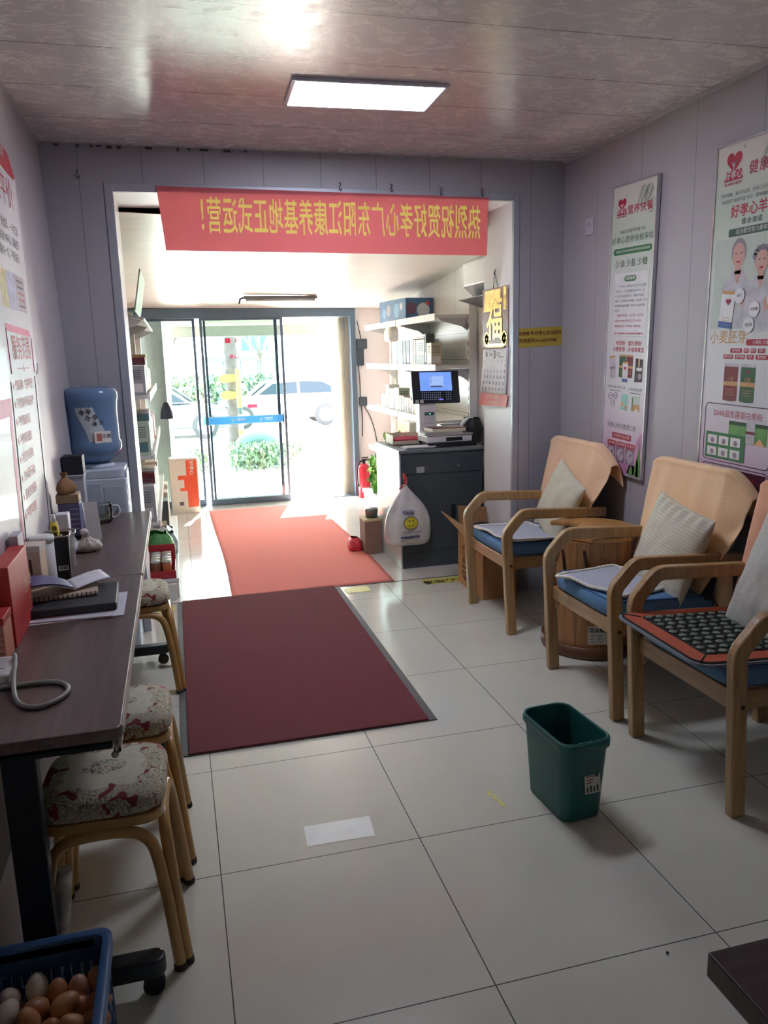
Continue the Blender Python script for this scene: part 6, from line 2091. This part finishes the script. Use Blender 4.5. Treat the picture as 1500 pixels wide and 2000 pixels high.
f.build('print', [P('p_sky', (120, 170, 206), .5), P('p_grey', (170, 174, 182), .5), P('p_pale', (206, 214, 222), .5), P('p_plum', (112, 80, 104), .5), P('p_red', (196, 70, 66), .5)], bx, fix=False)
# greens and little bottles on the lower shelf
r5 = random.Random(11)
gp = thing('vegetable_tray', 'white tray of leafy green vegetables on the right rack\'s lower shelf', 'vegetables', (1.33, 4.66, .5706))
MB().box(-.08, .11, -.44, .44, 0, .09).build('tray', pcol('cream', COLS['cream']), gp)
f = MB()
for k in range(420):
    M = T(r5.uniform(-.09, .10), r5.uniform(-.45, .45), .09 + r5.uniform(0, .06)) @ Euler((r5.uniform(0, 6), r5.uniform(0, 6), r5.uniform(0, 6))).to_matrix().to_4x4()
    s_ = r5.uniform(.02, .04)
    f.add([(-s_, 0, 0), (0, -s_ * .5, .2 * s_), (s_, 0, 0), (0, s_ * .5, .2 * s_)], [(0, 1, 2, 3)], k % 2, False, M)
f.build('leaves', [P('veg_green', (84, 146, 72), .5), P('veg_light', (150, 204, 110), .5)], gp, fix=False)
for i in range(3):
    b = thing('sauce_bottle', 'dark capped sauce bottle on the right rack\'s lower shelf, %s from the scale' % ORD[i], 'bottle', (1.29 + .02 * (i % 2), 3.98 + i * .07, .5706), group='sauce bottles behind the scale')
    f = MB(); f.lathe([(.022, 0), (.026, .01), (.026, .11), (.012, .14), (.012, .155)], 18); f.build('body', P('sauce_green', (120, 140, 84), .25), b)
    f = MB(); f.lathe([(.014, .15), (.014, .185), (.001, .187)], 14); f.build('cap', m_steel, b)
ocs = thing('orange_box', 'orange and white box behind the vegetables on the right rack', 'box', (1.47, 5.10, .5706))
MB().box(-.02, .05, -.20, .20, 0, .26).build('carton', pcol('white', COLS['white']), ocs)
f = MB(); f.add([(-.0206, -.2, .14), (-.0206, .2, .14), (-.0206, .2, .24), (-.0206, -.2, .24)], [(0, 1, 2, 3)]); f.build('band', pcol('orange', COLS['orange']), ocs, fix=False)
# wall boxes and cables on the front wall
m_gad = P('gadget_grey', (64, 76, 88), .5)
g1 = thing('wall_gadget', 'dark grey intercom box on the front wall beside the door post, upper one', 'gadget', (1.262, YD - .001, 1.55))
MB().box(-.055, .055, -.05, 0, -.03, .07).build('upper_body', m_gad, g1, bevel=.01)
MB().box(-.06, .02, -.04, 0, -.20, -.02).build('lower_body', m_gad, g1, bevel=.01)
g2 = MB().box(-.04, .04, -.035, 0, -.045, .045)
tag(g2.build('control_box', m_gad, bevel=.006, loc=(1.262, YD - .001, .985)), 'small dark grey box on the front wall below the intercom', 'gadget')
f = MB()
f.tube(smoothpath([(1.225, YD - .006, 1.80), (1.24, YD - .012, 1.72), (1.262, YD - .02, 1.60)], 5), .004, 6)
f.tube(smoothpath([(1.225, YD - .006, 1.36), (1.235, YD - .008, 1.2), (1.235, YD - .01, 1.03)], 5), .004, 6)
f.tube(smoothpath([(1.27, YD - .006, .94), (1.35, YD - .006, .78), (1.40, YD - .006, .55), (1.39, YD - .006, .35)], 6), .004, 6)
f.tube(smoothpath([(1.245, YD - .006, .94), (1.25, YD - .006, .8), (1.245, YD - .006, .62)], 6), .005, 6)
tag(f.build('cable', P('cord_black', (40, 40, 42), .5)), 'thin dark cables hanging on the front wall between the grey boxes', 'cable')
fe = thing('fire_extinguisher', 'red fire extinguisher on the floor beside the door post', 'fire extinguisher', (1.215, 5.80, 0))
f = MB(); f.lathe([(.058, 0), (.062, .01), (.062, .30), (.05, .335), (.02, .355)], 26); f.build('cylinder', P('ext_red', (214, 44, 66), .3, coat=.4), fe)
f = MB(); f.cyl((0, 0, .35), (0, 0, .385), .018); f.box(-.02, .06, -.008, .008, .385, .40); f.box(-.02, .05, -.008, .008, .41, .42); f.build('valve', m_steel, fe, bevel=.002)
f = MB(); f.tube(smoothpath([(-.02, 0, .38), (-.06, -.01, .36), (-.075, -.02, .25), (-.068, -.02, .12)], 6), .009, 8); f.build('hose', m_steel, fe)
f = MB(); f.grid(lambda u, v: (.0628 * math.cos(-2.2 + u * 1.4), .0628 * math.sin(-2.2 + u * 1.4), .06 + .05 * v), 10, 2); f.build('label', pcol('white', COLS['white']), fe, fix=False)
leaf_mass('cabbage_pile', 1.19, 1.34, 4.95, 5.5, .126, .46, 420, [P('veg_green', (84, 146, 72), .5), P('veg_light', (150, 204, 110), .5)], 'pile of light green leafy vegetables on the right rack\'s base by the extinguisher', 'vegetables', .05, 21)

# air conditioner
acn = thing('air_conditioner', 'white air conditioner on the right wall above the rack, cut by the reveal', 'air conditioner', (XFR, 2.98, 1.95))
f = MB(); f.add([(x_, y_, z_) for y_ in (-.28, .22) for x_, z_ in ((0, -.12), (-.12, -.12), (-.20, -.05), (-.205, .10), (-.17, .125), (0, .125))],
                [(0, 1, 2, 3, 4, 5), (11, 10, 9, 8, 7, 6), (0, 6, 7, 1), (1, 7, 8, 2), (2, 8, 9, 3), (3, 9, 10, 4), (4, 10, 11, 5), (5, 11, 6, 0)])
f.build('body', P('ac_white', (226, 224, 222), .35), acn, bevel=.012, seg=3)
f = MB(); f.add([(-.12, -.27, -.123), (-.20, -.27, -.053), (-.20, .21, -.053), (-.12, .21, -.123)], [(0, 1, 2, 3)]); f.build('outlet', P('ac_dark', (150, 148, 148), .5), acn, solid=.004, fix=False)
f = MB(); f.add([(-.03, -.27, -.20), (-.24, -.27, -.14), (-.24, .20, -.14), (-.03, .20, -.20)], [(0, 1, 2, 3)]); f.build('deflector', P('ac_flap', (90, 88, 88), .4), acn, solid=.006, fix=False)
f = MB(); f.box(-.19, -.15, .2205, .2215, -.01, .07); f.build('rating_label', m_ink, acn)

# ================================================================== COUNTER
ct = thing('counter', 'dark charcoal steel cash counter with drawer and door', 'counter', (.80, 2.975, 0))
m_char = P('charcoal', (74, 82, 86), .38, .1, .04)
m_side = P('counter_side_lit', (196, 206, 202), .3, .3)  # door light on the charcoal counter's side, put into a pale base colour
f = MB()
f.box(.012, .60, .0, .62, .0, .80); f.build('body', m_char, ct, bevel=.003)
f = MB(); f.box(0, .012, .0, .62, 0, .80); f.build('side_panel', m_side, ct, bevel=.002)
f = MB(); f.box(-.004, .62, -.012, .63, .80, .822); f.build('worktop', P('worktop_grey', (116, 124, 126), .35), ct, bevel=.003)
f = MB(); f.box(.02, .59, -.006, 0, .655, .775); dr = f.build('drawer', m_char, ct, bevel=.003)
f = MB(); f.cyl((.42, -.006, .70), (.42, -.012, .70), .011, n=20); f.build('lock', P('chrome', (190, 186, 180), .25, .8), dr)
f = MB(); f.box(.12, .175, -.009, -.006, .665, .705); f.build('sticker', pcol('grey', COLS['grey']), dr)
f = MB(); f.box(.02, .59, -.005, 0, .12, .635); dd = f.build('door', m_char, ct, bevel=.003)
f = MB(); f.box(.365, .40, -.0065, -.005, .33, .43); f.build('pull', m_steel, dd)
f = MB(); f.box(.012, .60, -.004, 0, 0, .10); f.build('kick_plate', m_char, ct, bevel=.002)

# scale on the counter
CZ = .8225
trb = MB(); trb.box(-.16, .19, -.11, .11, 0, .012); trb.box(-.16, .19, -.11, -.098, .012, .03); trb.box(-.16, .19, .098, .11, .012, .03)
for k in range(10):
    trb.box(-.15 + k * .034, -.135 + k * .034, -.09, .09, .012, .026 if k % 2 else .022)
tag(trb.build('black_tray', P('tray_black', (30, 32, 36), .4), loc=(1.19, 3.14, CZ), bevel=.002), 'black ribbed cash tray under the white scale', 'tray')
ps_ = thing('touch_scale', 'white shop scale with tilted touch screen on the counter', 'scale', (1.18, 3.16, CZ + .0305))
m_scw = P('scale_white', (224, 220, 222), .35)
f = MB(); f.rbox(-.155, .175, -.115, .12, 0, .045, .012); bs_ = f.build('base', m_scw, ps_, bevel=.006)
f = MB(); f.box(-.02, .10, -.1165, -.115, .008, .034); f.build('display', P('lcd_dark', (40, 38, 40), .3), bs_)
f = MB(); f.rbox(-.16, .18, -.12, .08, .045, .056, .01); f.build('platter', P('platter', (196, 192, 192), .25, .5), ps_, bevel=.003)
f = MB(); f.rbox(-.145, -.02, .085, .18, .045, .30, .01); col_ = f.build('column', m_scw, ps_, bevel=.006)
f = MB(); f.box(-.115, -.035, .082, .085, .115, .20); pt_ = f.build('printer_door', P('printer_grey', (206, 204, 208), .4), col_, bevel=.003)
f = MB(); f.box(-.11, -.04, .0795, .082, .175, .197); f.build('printer_slot', P('slot_teal', (60, 104, 104), .4), col_)
f = MB(); f.lathe([(.004, 0), (.001, .001)], 12, M=T(-.07, .079, .186) @ Matrix.Rotation(PI / 2, 4, 'X')); f.build('led', P('led_green', (120, 255, 190), .4, emit=(90, 255, 170), estr=.8), col_)
sc_ = bpy.data.objects.new('screen', None)
scr = MB(); scr.rbox(-.178, .178, -.115, .115, -.012, .008, .008)
Ms = T(-.02, .10, .37) @ Matrix.Rotation(.05, 4, 'Z') @ Matrix.Rotation(math.radians(78), 4, 'X') @ Matrix.Rotation(-.02, 4, 'Z')
bpy.data.objects.remove(sc_)
f = MB(); f.add(*[(scr.v, scr.f)][0], 0, False, Ms)
bez = f.build('screen', P('bezel_black', (34, 38, 50), .25), ps_, bevel=.003)
f = MB()
f.box(-.118, .122, -.028, .103, .0082, .0088, 0, Ms)
f.box(-.045, .06, .0, .075, .0088, .0092, 1, Ms); f.box(-.04, .05, -.003, .008, .0092, .0096, 2, Ms)
for k in range(4):
    f.box(-.038, -.03, .028 + k * .014, .033 + k * .014, .0092, .0096, 2, Ms)
f.build('screen_image', [P('ui_blue', (150, 190, 250), .4, emit=(100, 150, 255), estr=.10), P('ui_pale', (186, 212, 252), .4, emit=(150, 190, 255), estr=.10), P('ui_grey', (90, 110, 150), .4, emit=(60, 84, 130), estr=.05)], bez)
f = MB()
for r_i in range(4):
    for k in range(15):
        if 10 <= k <= 11:
            continue
        f.box(-.108 + k * .0152, -.103 + k * .0152, -.043 - r_i * .016, -.038 - r_i * .016, .0082, .0088, 0, Ms)
f.box(.02, .05, -.093, -.085, .0082, .0088, 1, Ms)
f.build('keyboard', [P('key_pale', (170, 176, 206), .4, emit=(150, 160, 200), estr=.08), P('key_violet', (130, 120, 255), .4, emit=(110, 100, 255), estr=.2)], bez)
f = MB()
f.box(-.16, -.135, -.11, -.09, .008, .0086, 0, Ms); f.box(-.125, -.10, -.112, -.088, .008, .0086, 0, Ms)
f.build('sticker', pcol('grey', COLS['grey']), bez)
bk1 = thing('notebook', 'brown covered account book on the scale platter', 'book', (1.185, 3.13, CZ + .0305 + .0735), (0, 0, .08))
MB().box(-.13, .12, -.08, .07, 0, .022).build('pages', pcol('cream', COLS['cream']), bk1)
MB().box(-.132, .122, -.082, .072, .022, .026).build('cover', P('cover_brown', (116, 82, 78), .5), bk1)
bk2 = MB().box(-.14, .10, -.085, .07, 0, .016)
tag(bk2.build('notebook', P('book_grey', (176, 166, 160), .6), loc=(1.155, 3.125, CZ + .0305 + .0565), rot=(0, 0, -.05)), 'grey thin book under the brown account book on the scale', 'book')
tr_ = thing('paper_tray', 'low box of red cloth and papers at the left end of the counter', 'box', (.985, 3.38, CZ))
f = MB(); f.box(-.14, .12, -.10, -.096, 0, .03); f.box(-.14, .12, .096, .10, 0, .07); f.box(-.14, -.136, -.10, .10, 0, .07); f.box(.116, .12, -.10, .10, 0, .06); f.box(-.14, .12, -.1, .1, 0, .004)
f.build('body', pcol('beige', COLS['beige']), tr_)
f = MB(); f.grid(lambda u, v: (-.12 + .22 * u, -.085 + .16 * v, .03 + .02 * math.sin(u * PI) * math.sin(v * PI) + .008 * mnoise.noise((u * 6, v * 5, 3))), 16, 12); f.build('red_cloth', P('cloth_crimson', (176, 44, 72), .7), tr_, solid=.01, fix=False)
pg = MB(); pg.box(-.10, .11, -.05, .06, 0, .008); pg.box(-.09, .12, -.06, .05, .008, .014)
tag(pg.build('paper_stack', P('paper_bluewhite', (206, 208, 216), .6), loc=(.955, 3.06, CZ)), 'stack of white papers on the counter\'s front left corner', 'paper')
bg_ = thing('black_bag', 'black shoulder bag with white strap at the right end of the counter', 'bag', (1.445, 3.30, CZ))
f = MB(); f.grid(lambda u, v: ((.07 + .015 * math.sin(PI * v)) * math.cos(2 * PI * u) * (1 - .5 * max(0, v - .6)), .10 * math.sin(2 * PI * u) * (1 - .3 * max(0, v - .6)), .17 * v), 24, 10, cu=True); f.lathe([(.001, .17), (1, .17)], 24, sx=.055, sy=.085)
f.build('body', P('bag_leather', (26, 26, 28), .5), bg_)
f = MB(); f.tube(smoothpath([(-.075, -.03, .03), (-.10, -.05, .10), (-.06, -.05, .16), (.0, -.03, .17)], 6), .012, 8); f.build('strap', pcol('white', COLS['white']), bg_)

# smiley carrier bag hanging at the counter corner
hb = thing('carrier_bag', 'stuffed white plastic carrier bag with a yellow smiley hanging on the counter corner', 'plastic bag', (.820, 2.90, .605))
f = MB()
def hb_(u, v):
    a = 2 * PI * u
    prof = [(.012, 0), (.016, -.02), (.05, -.06), (.10, -.12), (.145, -.19), (.158, -.26), (.165, -.33), (.160, -.385), (.135, -.405), (.0, -.41)]
    r, z = prof[int(round(v * 9))]
    c, s_ = math.cos(a), math.sin(a)
    k = 1 + .05 * math.sin(7 * a + v * 5) * (v < .6) + .10 * mnoise.noise((c * 1.5 + 3, s_ * 1.5, v * 3))
    return (r * c * k - .005 + .02 * v, r * s_ * .42 * k, z + .012 * math.sin(3 * a) * (v > .7))
f.grid(hb_, 56, 9, cu=True)
t = NT('carrier_film')
nz = t.noise(14, 4)
t.l(t.ramp(nz.outputs[0], (.3, lin((196, 192, 188))), (.7, lin((222, 220, 216)))), t.b.inputs['Base Color'])
t.b.inputs['Roughness'].default_value = .3; t.bump(nz.outputs[0], .4, .01)
f.build('film', t.m, hb, sub=1)
def onbag(px, pz):
    """a print lies on the bag's front: cast from the front to the hull"""
    best = None
    for i in range(57):
        for j in range(10):
            p = hb_(i / 56, j / 9)
            if p[1] < 0:
                d = (p[0] - px) ** 2 + (p[2] - pz) ** 2
                if best is None or d < best[0]:
                    best = (d, p[1])
    return best[1]
yf = -.084
Mx = Matrix(((1, 0, 0, .0), (0, 0, -1, yf), (0, 1, 0, -.24), (0, 0, 0, 1)))
f = MB()
disc(f, .01, -.01, .048, 0, 0, .041, 28); 
f.tube([(.01 + .048 * math.cos(k * PI / 14), -.01 + .041 * math.sin(k * PI / 14), 0) for k in range(28)], .002, 5, 1, closed=True)
disc(f, .0, .004, .0045, .001, 1, .006); disc(f, .024, .005, .0045, .001, 1, .006)
f.tube([(.01 + .026 * math.cos(PI * 1.15 + k * PI * .7 / 10), -.012 + .022 * math.sin(PI * 1.15 + k * PI * .7 / 10), .001) for k in range(11)], .0015, 5, 1)
f.box(-.045, .035, .058, .073, 0, .001, 2); f.text('绿色环保购物袋', .011, T(-.005, .0655, .0014), 3)
f.text('谢谢惠顾 欢迎再来', .016, T(.02, -.075, 0), 1)
for k in range(4):
    f.box(-.06 + .02 * k, -.045 + .024 * k, -.115, -.10, 0, .001, 1 if k % 2 else 2)
f.box(.03, .07, -.112, -.098, 0, .001, 2); f.box(-.06, -.04, -.135, -.131, 0, .001, 1)
g = MB()
for v_, fc, mi_ in ((f.v, f.f, f.mi),):
    vs = []
    for p in v_:
        q = Mx @ Vector(p)
        rad = max(0, 1 - ((q.x - .01) / .17) ** 2)
        zz = (q.z + .24) / .2
        vs.append((q.x, -.010 - .066 * math.sqrt(rad) * (1 - .10 * max(0, zz)) - p[2] - .004 + .030 * max(0, q.z + .20) / .12, q.z))
    k0 = 0
    g.v = vs; g.f = fc; g.mi = mi_; g.sm = [False] * len(fc)
o = g.build('print', [P('smiley_yellow', (214, 200, 52), .5), P('print_dark', (56, 58, 66), .5), P('print_navy', (74, 86, 130), .5), m_wht], hb, fix=False)
f = MB(); f.tube(smoothpath([(.0, 0, -.01), (-.008, .0, .03), (.0, .04, .065), (.012, .02, .03), (.006, 0, -.005)], 5), .006, 6); f.tube(smoothpath([(-.004, 0, -.01), (-.03, -.01, -.015), (-.045, -.005, -.03)], 4), .005, 6)
f.build('red_tie', P('tie_red', (206, 64, 66), .5), hb)
# small brown carton and red wrapper beside the counter
sb = thing('small_carton', 'small brown carton on the floor left of the counter', 'box', (.72, 3.50, 0))
MB().box(-.06, .07, -.05, .12, 0, .25).build('carton', P('carton_brown', (142, 116, 100), .8), sb, bevel=.002)
MB().box(-.062, .072, -.052, .122, .25, .262).build('tape_edge', P('tape_pale', (198, 186, 140), .6), sb)
softbag('crumpled red and white wrapper on the floor by the small brown carton', (.615, 3.62, .0015), .05, .07, .10, P('wrapper_red', (206, 60, 70), .4, var=.5, scale=22, bump=.5), 31, 'wrapper', 'wrapper')
dk = MB(); dk.lathe([(.045, 0), (.05, .06), (.048, .07), (.001, .07)], 20)
tag(dk.build('tin', P('tin_grey', (120, 126, 120), .35, .5), loc=(.735, 3.54, .2626)), 'grey tin standing on the small brown carton', 'tin')
